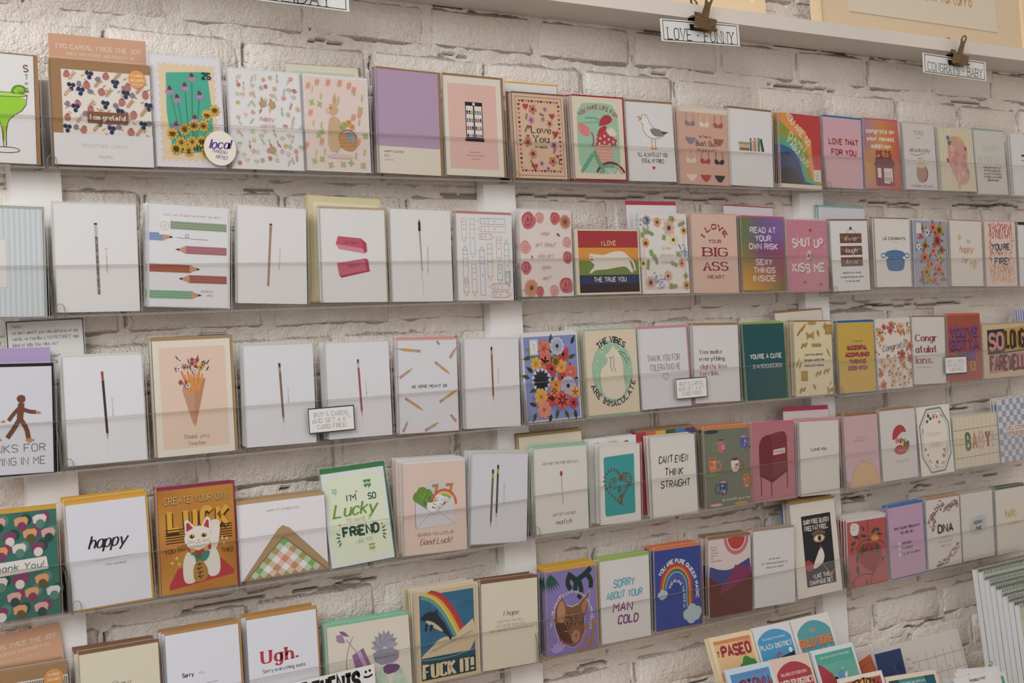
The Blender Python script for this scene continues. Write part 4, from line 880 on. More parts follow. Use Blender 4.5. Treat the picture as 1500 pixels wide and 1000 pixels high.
@art
def r4_luck(a):
    a.rect(0, 0, 100, 100, '#c8821c')
    a.grad(0, 0, 100, 100, [['#b87016', '#cf8c22', '#c8861e'], ['#d4952c', '#c27c1e', '#cf8f26'], ['#bd7618', '#d4952c', '#b86e14'], ['#d4982c', '#bd7618', '#c8821c']])
    a.text('CREATE YOUR OWN', 50, 11, 8, '#6a3e14', w=84, b=1.8); a.text('CREATE YOUR OWN', 50, 10.6, 8, '#e9c878', w=84, b=.7)
    for y, c, b in ((31.5, '#4a2e10', 2.5), (30, '#e8ac22', 1.7)): 
        for i, t in enumerate('LUCK'): a.text(t, 20+i*21.5, y, 23, c, w=12, b=b)
    for k in range(6):
        for x0, x1 in ((8, 50), (54, 96)) : a.rect(x0, 38+k*2.5, x1, 39.1+k*2.5, '#4a2e10')
    a.poly([(10, 92), (22, 76), (78, 70), (96, 84), (96, 88), (10, 96)], '#c02a36')
    w = '#efe9dc'; o = '#cfc4b0'
    a.poly([(30, 66), (40, 58), (70, 57), (78, 68), (78, 86), (66, 89), (60, 84), (46, 86), (44, 92), (30, 92), (28, 80)], w, 2); a.poly([(66, 60), (68, 42), (64, 36), (68, 33), (78, 33), (80, 38), (78, 52), (74, 62)], w, 1)
    for x in (69, 72.5, 76): a.line([(x, 34), (x, 38)], .5, o)
    a.ell(50, 49, 18, w, 15, n=24); a.poly([(33, 44), (33, 32), (37, 30), (46, 38)], w, 0); a.poly([(55, 38), (62, 29), (67, 31), (67, 44)], w); a.poly([(35, 42), (35, 34), (38, 33), (44, 39)], '#c02a36'); a.poly([(58, 38), (62, 32), (65, 33), (65, 41)], '#c02a36')
    for x in (42, 58): a.ell(x, 47, 4, '#c98f2a', 2.8, n=12); a.ell(x, 47, 2.4, INK, n=10); a.ell(x+.8, 46.3, .7, '#ffffff', n=6)
    a.poly([(49, 50.5), (52, 50.5), (50.5, 52)], '#c9584c'); a.line([(47, 54), (50, 53), (53, 54)], .5, '#8a5a4a', 1)
    for s in (-1, 1):
        for q in (0, 2): a.line([(50+s*5, 52+q*.5), (50+s*15, 51+q)], .35, '#6a5a4c')
    a.poly([(36, 58), (50, 61), (66, 57), (67, 61), (50, 65), (37, 62)], '#b8272f'); 
    for x in (42, 60): a.ell(x, 60.5, 3.5, '#e0a52c', 2.6, n=10)
    a.poly([(38, 62), (50, 65), (66, 61), (62, 71), (50, 74), (42, 70)], '#2f9080', 1); a.ell(50, 66, 3.8, '#7a5a2a', n=12)
    a.poly([(43, 74), (50, 70), (57, 73), (62, 82), (60, 90), (44, 92), (41, 84)], '#b8862e', 2)
    for k, (x, y) in enumerate(((50, 75), (50, 79), (51, 83), (51, 87))): a.line([(x-4, y), (x+4, y-1)], 1.1, INK); a.line([(x-(k % 2)*2, y-2), (x+1-k % 3, y+2)], 1, INK)
    a.poly([(32, 66), (42, 64), (46, 70), (44, 76), (34, 74)], w, 2)
    for x in (33, 37, 41): a.line([(x, 88), (x, 92)], .5, o)
    a.text('YOU GOT', 21, 58, 6, '#5a3614', w=30, b=.8, rot=-8); a.text('THIS!', 88, 64, 6, '#5a3614', w=16, b=.8)
    for x, y in ((15, 70), (21, 66), (24, 72), (88, 53), (84, 57), (82, 52)):
        a.leaf(x-3, y, 6, 0, '#f0d890', .25); a.leaf(x, y-3/a.k, 6, 90, '#f0d890', .25)
@art
def r4_pat(a):
    a.text("HAPPY ST. PATRICK'S DAY", 52, 12, 2.2, '#b09a86', w=37, b=.9)
    def tri(p0, c): a.poly(p0, c)
    tri([(50, 33), (58, 38), (100, 92), (100, 100), (2, 100), (44, 38)], '#b3936a'); top = (50, 50)
    n = 9; ux, uy = -44/n, 50/n; vx, vy = 46/n, 50/n
    cs = {0: '#f2eeea', 1: '#8ab86a', 2: '#f2eeea', 3: '#e38f6a', 4: '#f2eeea', 5: '#bd9a5c'}
    for i in range(n):
        for j in range(n):
            x = top[0]+i*ux+j*vx; y = top[1]+i*uy+j*vy
            if y+(uy+vy) > 101: continue
            A = (None, '#7fb562', None, '#e08a64', None, '#b8955a'); p, q = A[(i*1+1) % 6], A[(j+1) % 6]
            c = p if (p and q and p == q) else (tuple((lin(p)[k]+lin(q)[k])/2 for k in range(3)) if p and q else (tuple(lin(p or q)[k]*.5+.42 for k in range(3)) if (p or q) else '#f3f0ec'))
            a.poly([(x, y), (x+vx, y+vy), (x+ux+vx, y+uy+vy), (x+ux, y+uy)], c)
    a.line([(50, 49), (6, 100)], 1, '#8a6c46'); a.line([(50, 49), (98, 100)], 1, '#8a6c46')
@art
def r4_lucky(a):
    a.rect(5, 5, 95, 96, '#eaf3d8')
    for x, y, c, r in ((71, 16, '#4f9a5c', 6), (18, 20, '#9ccfae', 4), (66, 84, '#a9b86a', 5)):
        a.line([(x, y), (x+2, y+6)], 1, c)
        for q in (45, 135, 225, 315): a.heart(x+r*.7*math.cos(math.radians(q)), y+r*.7*math.sin(math.radians(q))/a.k, r*.55, c)
    for x, y in ((52, 23), (20, 56), (86, 62)): a.ell(x, y, 2, '#e9a45a', n=8)
    a.text("I'M", 43, 29, 8, '#2e5a44', w=14, b=1.3); a.text('SO', 76, 30, 8, '#2e5a44', w=12, b=1.3); a.text('Lucky', 48, 41, 17, '#7fa53c', w=68, st='i', b=1.3)
    a.text('TO HAVE A', 50, 53, 5.5, '#c9bf8c', w=38, b=1); a.text('FRiEND', 52, 65, 12, '#2e5a44', w=56, b=1.8, jit=.15); a.text('LIKE YOU', 56, 76, 5, '#b9c99a', w=26, b=1, rot=-4)
    for s in (-1, 1):
        for k in range(4): a.leaf(52+s*33, 70+k*2.4-3, 8, (180 if s < 0 else 0)+s*(k*28-30), '#3f6a50', .3)
@art
def r4_good(a):
    e = '#d9d5d9'; a.poly([(48, 16), (80, 38), (82, 70), (19, 72), (18, 42)], e, 0)
    for x, y in ((30, 33), (30, 42), (38, 36), (24, 38)): a.blob(x, y, 9, '#6f9a3c', .1)
    a.line([(32, 38), (36, 52)], 2, '#4c7a2c'); a.line([(24, 34), (38, 44)], .7, '#a0c060'); a.line([(36, 32), (26, 44)], .7, '#a0c060')
    a.line([(46, 26), (54, 26), (50, 38)], 4, '#bd8a34'); a.line([(68, 26), (78, 26), (73, 38), (76, 44)], 4, '#bd8a34')
    for r, c in ((20, '#d95a5a'), (16.5, '#e8c94a'), (13, '#8ab86a'), (10, '#efe6e0')): a.ring(64, 48, r, 4, c, r, 0, 180)
    a.ell(57, 42, 7.5, '#f3f1ee'); a.rect(38, 44, 52, 56, '#f3f1ee')
    for k in range(22): a.ell(a.R.uniform(40, 63), a.R.uniform(38, 54), .9, INK, n=6)
    a.ell(66, 47, 3, '#c2333a', n=10); a.poly([(48, 36), (64, 34), (60, 52), (52, 54)], '#c9973a') if 0 else None
    a.poly([(18, 42), (49, 57), (80, 38), (82, 70), (19, 72)], '#e2dfe4'); a.line([(18, 72), (46, 54), (54, 53.5), (82, 70)], .8, '#b9b4bc', 1); a.line([(18, 42), (49, 58), (80, 38)], .8, '#bdb8c0'); a.frame(18, 42, 18.2, 71, .5, '#bdb8c0')
    a.text('SENDING YOU LOTS OF', 50, 79, 3.6, '#b98a6a', w=58, b=.9); a.text('Good Luck!', 50, 87, 8, '#a5603c', w=50, st='i', b=.8)
@art
def r4_two(a):
    one_pencil(a, 37, 17, 34, 82, '#7a6a58', '', er='#2a2a2e', fer='#c79a3c', wd=3.6, line=False); one_pencil(a, 46, 12, 44, 72, '#4a5a44', 'here we are together', er='#2a2a2e', fer='#c9a03c', wd=3.6)
@art
def r4_match(a):
    a.text('AND WHEN THE FIRE GOES OUT...', 50, 18, 4, '#6a6462', w=70, b=.7); a.line([(50, 32), (52, 68)], 1.6, '#b3aeb4'); a.ell(50, 31, 2.6, '#a5333a', 4); a.text('JUST GET ANOTHER', 53, 79, 4, '#6a6462', w=44, b=.7); a.text('match', 53, 88, 7, '#4a4644', w=30, st='i', b=.9)
@art
def r4_teal(a):
    a.poly([(9, 15), (12, 13), (83, 10), (85, 12), (86, 86), (83, 88), (14, 90), (11, 87)], '#2fa6aa'); g = '#7d5a22'
    for t in range(40):
        th = 2*PI*t/40; x = 47+33*math.sin(th)**3; y = 50-2.1*(13*math.cos(th)-5*math.cos(2*th)-2*math.cos(3*th)-math.cos(4*th))/a.k
        a.leaf(x, y, 9, math.degrees(th)*2, g, .4)
        if t % 2 == 0: a.leaf(47+(x-47)*.68, 49+(y-49)*.66, 7, math.degrees(-th)*2, g, .35)
    for x, y, r in ((34, 44, 8), (60, 43, 8), (47, 56, 8), (24, 50, 5), (70, 49, 5), (47, 66, 5)): a.ring(x, y, r*.6, 1.2, g); a.ell(x, y, r*.22, g, n=8)
@art
def r4_straight(a):
    for t, y, w_, x in (("CAN'T EVEN", 29, 64, 50), ('THINK', 45, 40, 50), ('STRAIGHT', 60, 64, 52)): a.text(t, x, y, 11, '#2e2a2a', w=w_, b=1, jit=.35, slant=.12)
@art
def r4_mugs(a):
    a.rect(0, 0, 100, 100, '#7c826e')
    for x, y, s, c, h, i in ((37, 22, 12, '#cf6a7a', '#7fa03c', '#3a4a8a'), (88, 20, 12, '#4a62a8', '#4a62a8', '#d98a9a'), (16, 46, 12, '#d9825e', '#d9825e', '#b0563e'), (66, 48, 13, '#e9dccf', '#b9403c', '#2c4a7a'), (38, 76, 13, '#24588c', '#24588c', '#e0a04a'), (90, 70, 12, '#c9744c', '#b9603c', '#8aa03c')):
        a.ring(x+(-s if x < 45 and x > 30 else s), y, s*.45, 2.2, h, s*.55); a.poly([(x-s*.75, y-9), (x+s*.75, y-9), (x+s*.6, y+8), (x-s*.6, y+8)], c, 1)
        for k in range(9): a.blob(x+a.R.uniform(-.5, .5)*s, y+a.R.uniform(-5, 7), 1.6, [i, h, '#e9d9c4', '#d9a03c'][k % 4], .3, 7)
        a.ell(x, y-8.5, s*.75, h, 2.6); a.ell(x, y-8.5, s*.6, i, 1.7)
    a.ell(14, 57, 16, '#7fa03c', 3); a.ell(16, 2.5, 16, '#2c3f5c', 3); a.ell(76, 97, 16, '#c9a03c', 3); a.ell(20, 96, 14, '#e3a9ac', 2.5); a.text('my favorite cup of tea', 65, 90, 4.5, '#f0e9dd', w=62, st='i', b=.9)
@art
def r4_mail(a):
    a.rect(0, 0, 100, 100, '#c47c84'); d = '#7c2630'
    a.poly([(17, 62), (16, 30), (18, 22), (24, 16), (33, 13.5), (41, 16), (45, 24), (46, 73)], d); a.poly([(46, 73), (45, 24), (41, 16), (33, 13.5), (70, 9), (78, 10), (83, 16), (84, 58)], '#8a2c36'); a.line([(46, 73), (45, 24), (41, 16), (33, 13.5)], 1.2, '#5f1a24'); a.line([(48, 27), (82, 22)], 1, '#5f1a24')
    for x, y0, y1 in ((20, 64, 92), (44, 74, 94), (82, 60, 84)): a.line([(x, y0), (x, y1)], 2.6, d)
    a.poly([(50, 33), (78, 31), (78, 38), (50, 40)], '#e3cfc0'); a.text('LOVE BOX', 64, 35.6, 3, '#6a3036', w=22, b=1)
    a.poly([(17, 62), (46, 72), (84, 58), (84, 62), (46, 76), (17, 66)], '#6a1e28')
@art
def r4_ilove(a): a.text('I LOVE YOU', 47, 38, 3.8, INK, w=40, b=1.7)
@art
def r4_bump(a):
    a.lines(['SO YOU WILL', 'SOON BE ABOUT TWO'], 48, 31, 4.5, 3, '#a98c92', b=.9)
    a.poly([(8, 100), (16, 84), (28, 72), (42, 66), (60, 65), (78, 70), (90, 80), (97, 92), (99, 100)], '#e0b884', 1); a.line([(8, 100), (16, 84), (28, 72), (42, 66), (60, 65), (78, 70), (90, 80), (97, 92)], .8, '#a9804c', 1)
    for x in (46, 68): a.ring(x, 65, 3.4, .9, '#b98a5c', 3, 0, 180)
@art
def r4_baby(a):
    c = '#c22f3a'; a.poly([(32, 36), (38, 26), (52, 21), (66, 24), (74, 34), (60, 32), (44, 40), (32, 44)], c, 1); a.poly([(34, 56), (48, 50), (64, 52), (80, 48), (78, 58), (66, 64), (50, 65), (38, 62)], c, 1); a.poly([(56, 53), (70, 46), (80, 46), (78, 51), (66, 54)], '#4f8a3c', 1); a.ell(60, 51, 3, '#e3c03a')
    a.text('Baby', 55, 44, 9, c, w=26, st='n', b=1.7, slant=.1); a.text('on the way', 60, 58.5, 3, '#f0e2da', w=24, b=1); a.text('Congrats!', 58, 73.5, 5, '#b3aeaa', w=36, b=.8)
@art
def r4_oct(a):
    a.rect(0, 0, 100, 100, '#f1e9da'); P = [(30, 5), (72, 4), (94, 28), (94, 72), (72, 95), (30, 96), (7, 72), (6, 28)]
    a.line(P, 4, '#7c96a0', closed=True); a.line([(50+(x-50)*.86, 50+(y-50)*.9) for x, y in P], .9, '#7c96a0', closed=True)
    for x, y, c in ((40, 18, '#3f4f62'), (30, 22, '#3f4f62'), (34, 14, '#3f4f62'), (50, 17, '#c9744c'), (60, 17, '#c9744c'), (66, 25, '#c9744c'), (18, 62, '#cf7a4c'), (24, 70, '#cf7a4c'), (74, 66, '#c05c3c'), (70, 74, '#cf7a4c'), (50, 82, '#3f5a4a')): a.blob(x, y, 3.6, c, .3)
    for x, y, an in ((24, 76, 40), (40, 86, 20), (60, 86, -20), (72, 78, -60), (68, 14, 20), (58, 12, 160), (16, 30, 100), (84, 60, 100)): a.sprig(x, y, 12, an, '#8a9a7c', 4)
    a.text('Welcome', 46, 40, 9, '#cfc3b4', w=44, st='i', b=.6); a.text('Baby', 54, 56, 10, '#cfc3b4', w=34, st='i', b=.6)
@art
def r4_BABY(a):
    a.rect(0, 0, 100, 100, '#eadfc4')
    for k in range(10): a.line([(5+k*10, 0), (5+k*10, 100)], .6, '#dba9a2')
    for y in (26, 54, 80): a.line([(0, y+1), (100, y-1)], .8, '#8a9064')
    for i, (t, c) in enumerate(zip('BABY!', ('#66794c', '#cf8a5a', '#e3b9b4', '#a8554e', '#b3c9d4'))): a.text(t, 31+i*15 if i < 4 else 88, 50, 21, c, w=9 if t != '!' else 1, b=1.4)
@art
def r4_check(a):
    for i in range(9):
        for j in range(11):
            if (i+j) % 2: a.rect(i*11.1, j*9.1, i*11.1+11.1, j*9.1+9.1, '#9ab0cf')
    for t, y in (('WELCOME', 47), ('LITTLE ONE', 56)): a.rect(18, y-4.5, 84, y+4.5, '#ece6e0'); a.text(t, 50, y, 6, '#c46a66', w=60, b=1.3, jit=.4)
# ------------------------------------------------------------------ fifth row
@art
def r5_brown(a):
    a.rect(6, 12, 100, 100, '#efe6dc'); a.rect(0, 0, 100, 12, KR)
    for k in range(46): a.rect(8+k*2, 13, 9+k*2, 34+a.R.uniform(-5, 5), '#3a3634')
    for k in range(14): a.blob(a.R.uniform(12, 94), a.R.uniform(40, 90), 5, '#4a4644', .3)
    a.ell(84, 14, 11, '#dd9a4a', n=24); a.text('5 CARDS', 84, 10, 2.2, '#fff3df', b=1); a.text('INCLUDED', 84, 14.5, 2.2, '#fff3df', b=1)
@art
def r5_shara(a): a.text('Share', 50, 33, 8, '#7a726c', st='i', b=.6, w=24)
@art
def r5_sorry(a): a.text('Sorry', 20, 42, 5, '#3c3a40', w=15, al='l', b=1.3); a.text('this', 42, 42, 4, '#c3c1c8', w=8, al='l', b=.8); a.line([(42, 54), (68, 53)], .5, '#7a767c'); a.text('happened to you', 50, 62, 3, '#7a767c')
@art
def r5_ugh(a): a.text('Ugh.', 19, 40, 15, '#c0303e', w=50, al='l', st='n', b=1.9, gap=2.2); a.text('Sorry everything sucks.', 19, 54, 4.5, '#4c4a50', w=62, al='l', b=.9)
@art
def r5_sucks(a):
    a.line([(30, 14), (22, 30), (20, 50), (28, 60), (18, 74)], .8, '#8a7a8c', 2); a.poly([(28, 34), (42, 28), (58, 66), (44, 74), (34, 62)], '#9a6f9c', 0); a.poly([(34, 32), (38, 30), (54, 68), (50, 70)], '#c9aecb'); a.leaf(10, 10, 14, 40, '#a98cae', .6); a.leaf(14, 6, 14, 30, '#8a6a90', .3); a.line([(22, 16), (34, 32)], .9, '#a98cae')
    for k in range(30): a.blob(a.R.uniform(34, 90), a.R.uniform(58, 78), 5, ['#b9dcc0', '#cfe3cc', '#c3dfc6'][k % 3], .4)
    for k in range(9): a.leaf(68, 30, 17, 180+k*22.5, '#9a97ab' if k % 2 else '#a9a6b8', .5)
    a.poly([(52, 32), (86, 34), (84, 50), (56, 50)], '#9a97ab', 1); a.line([(54, 42), (84, 42)], .6, '#6a6880'); a.poly([(64, 50), (86, 52), (84, 60), (66, 62)], '#7a4f80', 1)
    a.text('This Really Sucks', 62, 88, 9, '#4a3a4e', w=68, st='i', b=.8)
@art
def r5_dolph(a):
    a.rect(0, 0, 100, 100, '#dcc59c'); a.rect(5, 4, 95, 96, '#2f6f92')
    for k in range(24): a.blob(a.R.uniform(14, 86), a.R.uniform(10, 50), 9, ['#2c6a8c', '#347698'][k % 2], .3, ry=6)
    P = [(14, 4), (30, 8), (46, 20), (60, 38), (72, 58), (80, 78)]
    for o, c in ((9, '#b83036'), (5, '#c9352f'), (1, '#e3b02c'), (-3, '#e8cf4a'), (-6, '#6aa39c')): a.line([(x+o, y-o*.3) for x, y in P], 5.2, c, 2)
    a.poly([(5, 70), (22, 62), (34, 54), (50, 52), (62, 56), (70, 48), (84, 42), (95, 36), (95, 70), (60, 76), (30, 74), (5, 78)], '#dcc8a2', 1)
    for k in range(14): a.line([(20+k*5, 68-k*1.2), (25+k*5, 64-k), (28+k*5, 67-k)], .7, '#7a8a8c', 1)
    a.poly([(5, 30), (12, 24), (22, 22), (30, 24), (34, 20), (34, 27), (44, 36), (52, 48), (57, 54), (54, 58), (50, 52), (40, 46), (24, 40), (14, 32)], '#2c3440', 1); a.poly([(12, 31), (24, 33), (36, 40), (44, 47), (36, 45), (20, 37)], '#cfc09c', 1); a.poly([(14, 34), (18, 36), (15, 44), (12, 42)], '#2c3440'); a.poly([(22, 36), (27, 38), (24, 44), (20, 43)], '#2c3440')
    a.rect(5, 72, 95, 80, '#2a5668'); a.rect(5, 78, 95, 96, '#1f4350'); a.line([(6, 74), (50, 76), (94, 71)], 1, '#8aa3a0', 1)
    a.text('FUCK IT!', 49, 87, 17, '#e6d3a8', w=80, st='n', b=2.1, gap=2)
@art
def r5_hope(a): a.text('I hope', 52, 37, 7, '#5a5450', w=26, st='i', b=.9); a.text('THIS FINDS YOU WELL', 50, 46, 3, '#8a847c', w=48, b=.7); a.text('AND YOU\'RE SURVIVING', 50, 51, 3, '#8a847c', w=52, b=.7); a.text("what a good year to be not boring out loud", 52, 56, 2, '#4a4440', w=76, b=.9)
@art
def r5_cat(a):
    a.rect(0, 0, 100, 100, '#8a7cc0'); g = '#1f3a30'
    for k in range(7): a.leaf(8, 2, 30, 50+k*12, '#2c5a52', .16)
    for p in ([(44, 6), (60, 14), (56, 26)], [(60, 14), (74, 10), (90, 2)], [(66, 16), (70, 30), (62, 36)], [(80, 8), (90, 16), (88, 26)], [(48, 4), (40, 16), (48, 24)]): a.line(p, 9, g, 2)
    def ring(x, y): return x, y
    P = [(16, 44), (28, 29), (38, 42), (48, 45), (62, 43), (84, 30), (80, 50), (73, 58), (72, 76), (62, 88), (48, 92), (24, 84), (16, 68), (13, 56)]
    a.poly([(50+(x-50)*1.06, 60+(y-60)*1.06) for x, y in P], '#e6d6dc', 0); a.poly([(50+(x-50)*1.03, 60.5+(y-60)*1.03) for x, y in P], '#96397e', 0); a.poly(P, '#8a5a3c', 0)
    a.poly([(18, 46), (28, 33), (36, 44), (34, 62), (20, 62)], '#c08a66', 1); a.poly([(66, 46), (82, 34), (78, 48), (72, 56)], '#b07a58', 1); a.poly([(14, 60), (34, 62), (40, 76), (50, 90), (26, 83), (17, 70)], '#5a3826', 1)
    for k in range(26): a.leaf(a.R.uniform(18, 68), a.R.uniform(48, 84), 8, a.R.choice([70, 80, 100, 20, 160]), ['#3c241a', '#a5714c', '#6a4028', '#b98258', '#4a2e20'][k % 5], .25)
    for x, y in ((44, 64), (66, 64)): a.ell(x, y, 5.4, '#2a1a14', 4.6, -10); a.ell(x, y, 4, '#a08a4c', 3.6); a.ell(x, y, 2.6, '#120e0c'); a.ell(x-1, y-1, .8, '#e8e8e0', n=6)
    a.poly([(46, 74), (60, 72), (64, 82), (56, 90), (46, 86)], '#b5835e', 2); a.poly([(51, 79), (59, 78), (55, 82)], '#8a4c40'); a.line([(55, 82), (54, 86)], .7, '#4a2a20')
    for k in range(5): a.leaf(18, 96, 20, -150+k*28, '#b79ad0', .35)
    for x, y, an in ((72, 92, -70), (84, 84, -50), (76, 96, -20), (88, 94, -100), (94, 74, -120), (82, 76, -140), (70, 98, 190)): a.leaf(x, y, 15, an, '#b5742c', .5)
    a.text('TELL ME YOU LOVE CATS WITHOUT TELLING ME', 50, 30, 3.4, '#eee6f0', b=1.3, arc=(48, 62, (42, 46), 185, -2), w=120); a.text('YOU LOVE CATS', 86, 62, 3.2, '#eee6f0', rot=96, b=1.2)
@art
def r5_man(a):
    for t, x, y, h, w_, c in (('SORRY', 48, 29, 11, 42, '#6fb6c9'), ('ABOUT YOUR', 48, 43, 10, 72, '#6fb6c9'), ('MAN', 44, 59, 12, 38, '#8a3f86'), ('COLD', 54, 74, 12, 40, '#8a3f86')): a.text(t, x, y, h, c, w=w_, b=1.35, slant=.16, jit=.3)
@art
def r5_rain(a):
    a.rect(0, 0, 100, 100, '#2b469a')
    for k, c in enumerate(('#b5382e', '#cf4a2c', '#e0923a', '#5f6c34', '#6ca6d0', '#2b5aa8', '#6a58a8')): 
        r = 34-k*2.9; a.ring(45, 50, r, 3.2, c, r*1.15, 0, 180); a.rect(45+r-1.6, 50, 45+r+1.6, 84 if k < 4 else 76, c); 
        if k < 4: a.rect(45-r-1.6, 50, 45-r+1.6, 54, c)
    for x, y, s in ((15, 55, 1), (78, 84, 1.9)):
        for dx, dy, r in ((-6, 1, 4.5), (0, -1.6, 6), (6, 0, 5), (-1, 3, 6), (5, 3, 4)): a.ell(x+dx*s, y+dy*s*.8, r*s, '#b9cdd0')
    a.text('YOU ARE PURE QUEER MAGIC', 50, 20, 6, '#efe9e0', b=1.5, arc=(45, 60, (46, 56), 140, -8), w=132); a.text('AND WE LOVE TO SEE IT', 50, 44, 4, '#efe9e0', b=1.3, arc=(44, 64, (18, 30), 140, -30), w=66)
@art
def r5_mount(a):
    a.rect(0, 0, 100, 100, '#e3d3cf'); a.ring(66, 0, 26, 7, '#cf6f7e', 26, 180, 360); a.ring(66, 0, 21, 3, '#ecd9d3', 21, 180, 360); a.ring(66, 0, 10, 21, '#c0322e', 10, 180, 360)
    a.poly([(0, 34), (10, 36), (24, 40), (50, 42), (70, 36), (86, 32), (100, 28), (100, 100), (0, 100)], '#3f4a8a', 1); a.poly([(0, 50), (14, 56), (36, 60), (50, 50), (62, 36), (80, 40), (98, 38), (98, 60), (50, 96), (0, 98)], '#8a2c5c', 0)
    a.poly([(0, 48), (16, 54), (30, 60), (24, 74), (52, 66), (80, 58), (100, 50), (100, 100), (0, 100)], '#6a3022', 0)
    for i, t in enumerate(('HOLY SHIT', 'YOU DID IT', 'and you did it', 'without me.', 'BTW', 'YOU ARE AMAZING')): a.text(t, 6, 10+i*3.6, 2, '#8a4a5c', al='l', b=1.2)
@art
def r5_white(a): a.lines(["let's be weird", "but I really enjoyed meeting you!", "...should we be friends?"], 50, 38, 5.5, 3, '#4a4644', b=.9, slant=.2)
@art
def r5_champ(a):
    a.rect(0, 0, 100, 100, '#ece5da'); a.rect(22, 14, 88, 90, '#24262a'); a.rect(12, 14, 22, 20, '#ece5da')
    a.text('DAIRY FREE GLUTEN', 55, 21, 6.5, '#e9e4dc', w=56, b=1.1, jit=.2); a.text('FREE FAT FREE...', 54, 28, 6.5, '#e9e4dc', w=52, b=1.1, jit=.2)
    a.ell(58, 40, 13, '#c9a05a', 6); a.ell(58, 40, 10, '#f0ebe2', 4.4); a.ell(59, 40, 4.4, '#6a4a2c'); a.ell(59, 40, 2.4, INK)
    for k in range(9): a.line([(46+k*3, 36.5-(4-abs(4-k))*.5), (44+k*3.5, 33-(4-abs(4-k))*.6)], 1, '#c9a05a')
    a.poly([(60, 48), (66, 56), (66, 62), (60, 68), (42, 72), (38, 70)], '#f1ece4', 1); a.line([(60, 48), (38, 70)], .8, '#c9a05a'); a.line([(62, 68), (78, 82)], 1.4, '#b58a3c'); a.poly([(72, 80), (86, 76), (78, 84)], '#b58a3c')
    for x, y, s in ((28, 66, 7), (34, 68, 6), (30, 70, 6)): a.blob(x, y, s, '#b53444', .25)
    a.text('I LIKE THIS', 56, 78+1.5, 6, '#e9e4dc', w=36, b=1.1, jit=.2); a.text('CHAMPAGNE DIET.', 55, 86, 6, '#e9e4dc', w=52, b=1.1, jit=.2)
@art
def r5_tomato(a):
    a.rect(0, 5, 100, 100, '#c05050'); g = '#33502c'
    a.poly([(24, 46), (40, 38), (56, 40), (72, 38), (86, 46), (86, 60), (72, 76), (56, 82), (40, 72), (24, 58)], '#a0322e', 2)
    for p in ([(52, 6), (54, 30), (54, 42)], [(20, 46), (36, 34), (54, 34), (80, 36), (94, 44)], [(8, 92), (24, 84), (44, 82), (60, 86), (70, 70)], [(54, 100), (58, 86), (80, 72), (96, 62)], [(30, 34), (36, 24), (50, 30)]): a.line(p, 1.8, g, 2)
    for x, y, an, l in ((30, 30, 200, 18), (22, 34, 160, 16), (60, 26, -30, 18), (70, 20, 10, 16), (76, 26, 20, 15), (44, 22, 240, 14), (40, 40, 100, 20), (24, 52, 95, 18), (74, 40, 80, 20), (22, 68, 80, 20), (84, 60, 60, 14), (44, 90, 80, 12), (14, 40, 120, 12), (50, 44, 130, 14), (58, 44, 60, 14), (36, 28, 0, 14)): a.leaf(x, y, l, an, g, .35)
    a.poly([(58, 34), (66, 28), (76, 30), (82, 36), (70, 37)], '#d9a03c', 1); a.poly([(8, 6), (30, 9), (30, 20), (24, 26), (8, 24)], '#e9e4e0', 1); a.ring(16, 14, 4, .6, '#8a8484')
@art
def r5_preg(a):
    a.text("OMG YOU'RE PREGNANT!", 52, 31, 4, INK, w=74, b=1.6); a.text('SO ARE WE...', 52, 38, 4, INK, w=38, b=1.6)
    for t, y, w_ in (('SISTERS?', 53, 27), ('TWINSIES?', 60, 30), ('ALL OF THE ABOVE!', 68, 50)): a.ell(27, y, 2.8, '#e9e0e4', 3.6); a.text(t, 36, y, 3.4, INK, w=w_, al='l', b=1.5)
@art
def r5_dna(a):
    def curve(t): return (8+14*t, 34-6*math.sin(t*1.6)-t*4.5) if t < 6.5 else (0, 0)
    for k in range(90):
        t = k/90; x = 4+92*t; y = 6+26*(1-t)**1.4*abs(math.cos(t*4)) + (4 if k % 2 else 0); a.blob(min(x, 96), max(3, y+a.R.uniform(-5, 5)), 2, '#9a6478', .4, 6)
    for k in range(24): a.blob(20+a.R.uniform(-6, 6), 22+k*1.0, 1.8, '#9a6478', .4, 6)
    for k in range(60):
        t = k/60; a.blob(24+70*t+a.R.uniform(-4, 4), min(97, 97-26*t**1.5+a.R.uniform(-6, 5)), 1.8, '#9a6478', .4, 6)
    a.text('DNA', 54, 44, 14, '#2c2a24', w=44, b=1.3); a.lines(['THAT DID NOT', 'HAVE TO GO THAT', 'HARD IN YOU'], 52, 57, 6, 3.4, '#a9a49c', b=.8)
@art
def r5_admit(a):
    a.poly([(24, 38), (78, 33), (80, 60), (26, 65)], '#cdd3d3', 1)
    for k in range(8): a.line([(25, 40+k*3.2), (79, 36+k*3.2)], .5, '#b5bfc2')
    a.text('ADMIT', 52, 45, 6, '#4a4644', w=28, b=1.7); a.text('ONE', 53, 54, 6, '#4a4644', w=17, b=1.7)
@art
def r5_hello(a): a.text('hello', 46, 38, 16, '#d9b04a', w=34, b=.8); a.text('in there', 58, 54, 7, '#d9b04a', w=34, b=.7); a.text('little one', 60, 68, 2.4, '#d9c48a', b=.8)
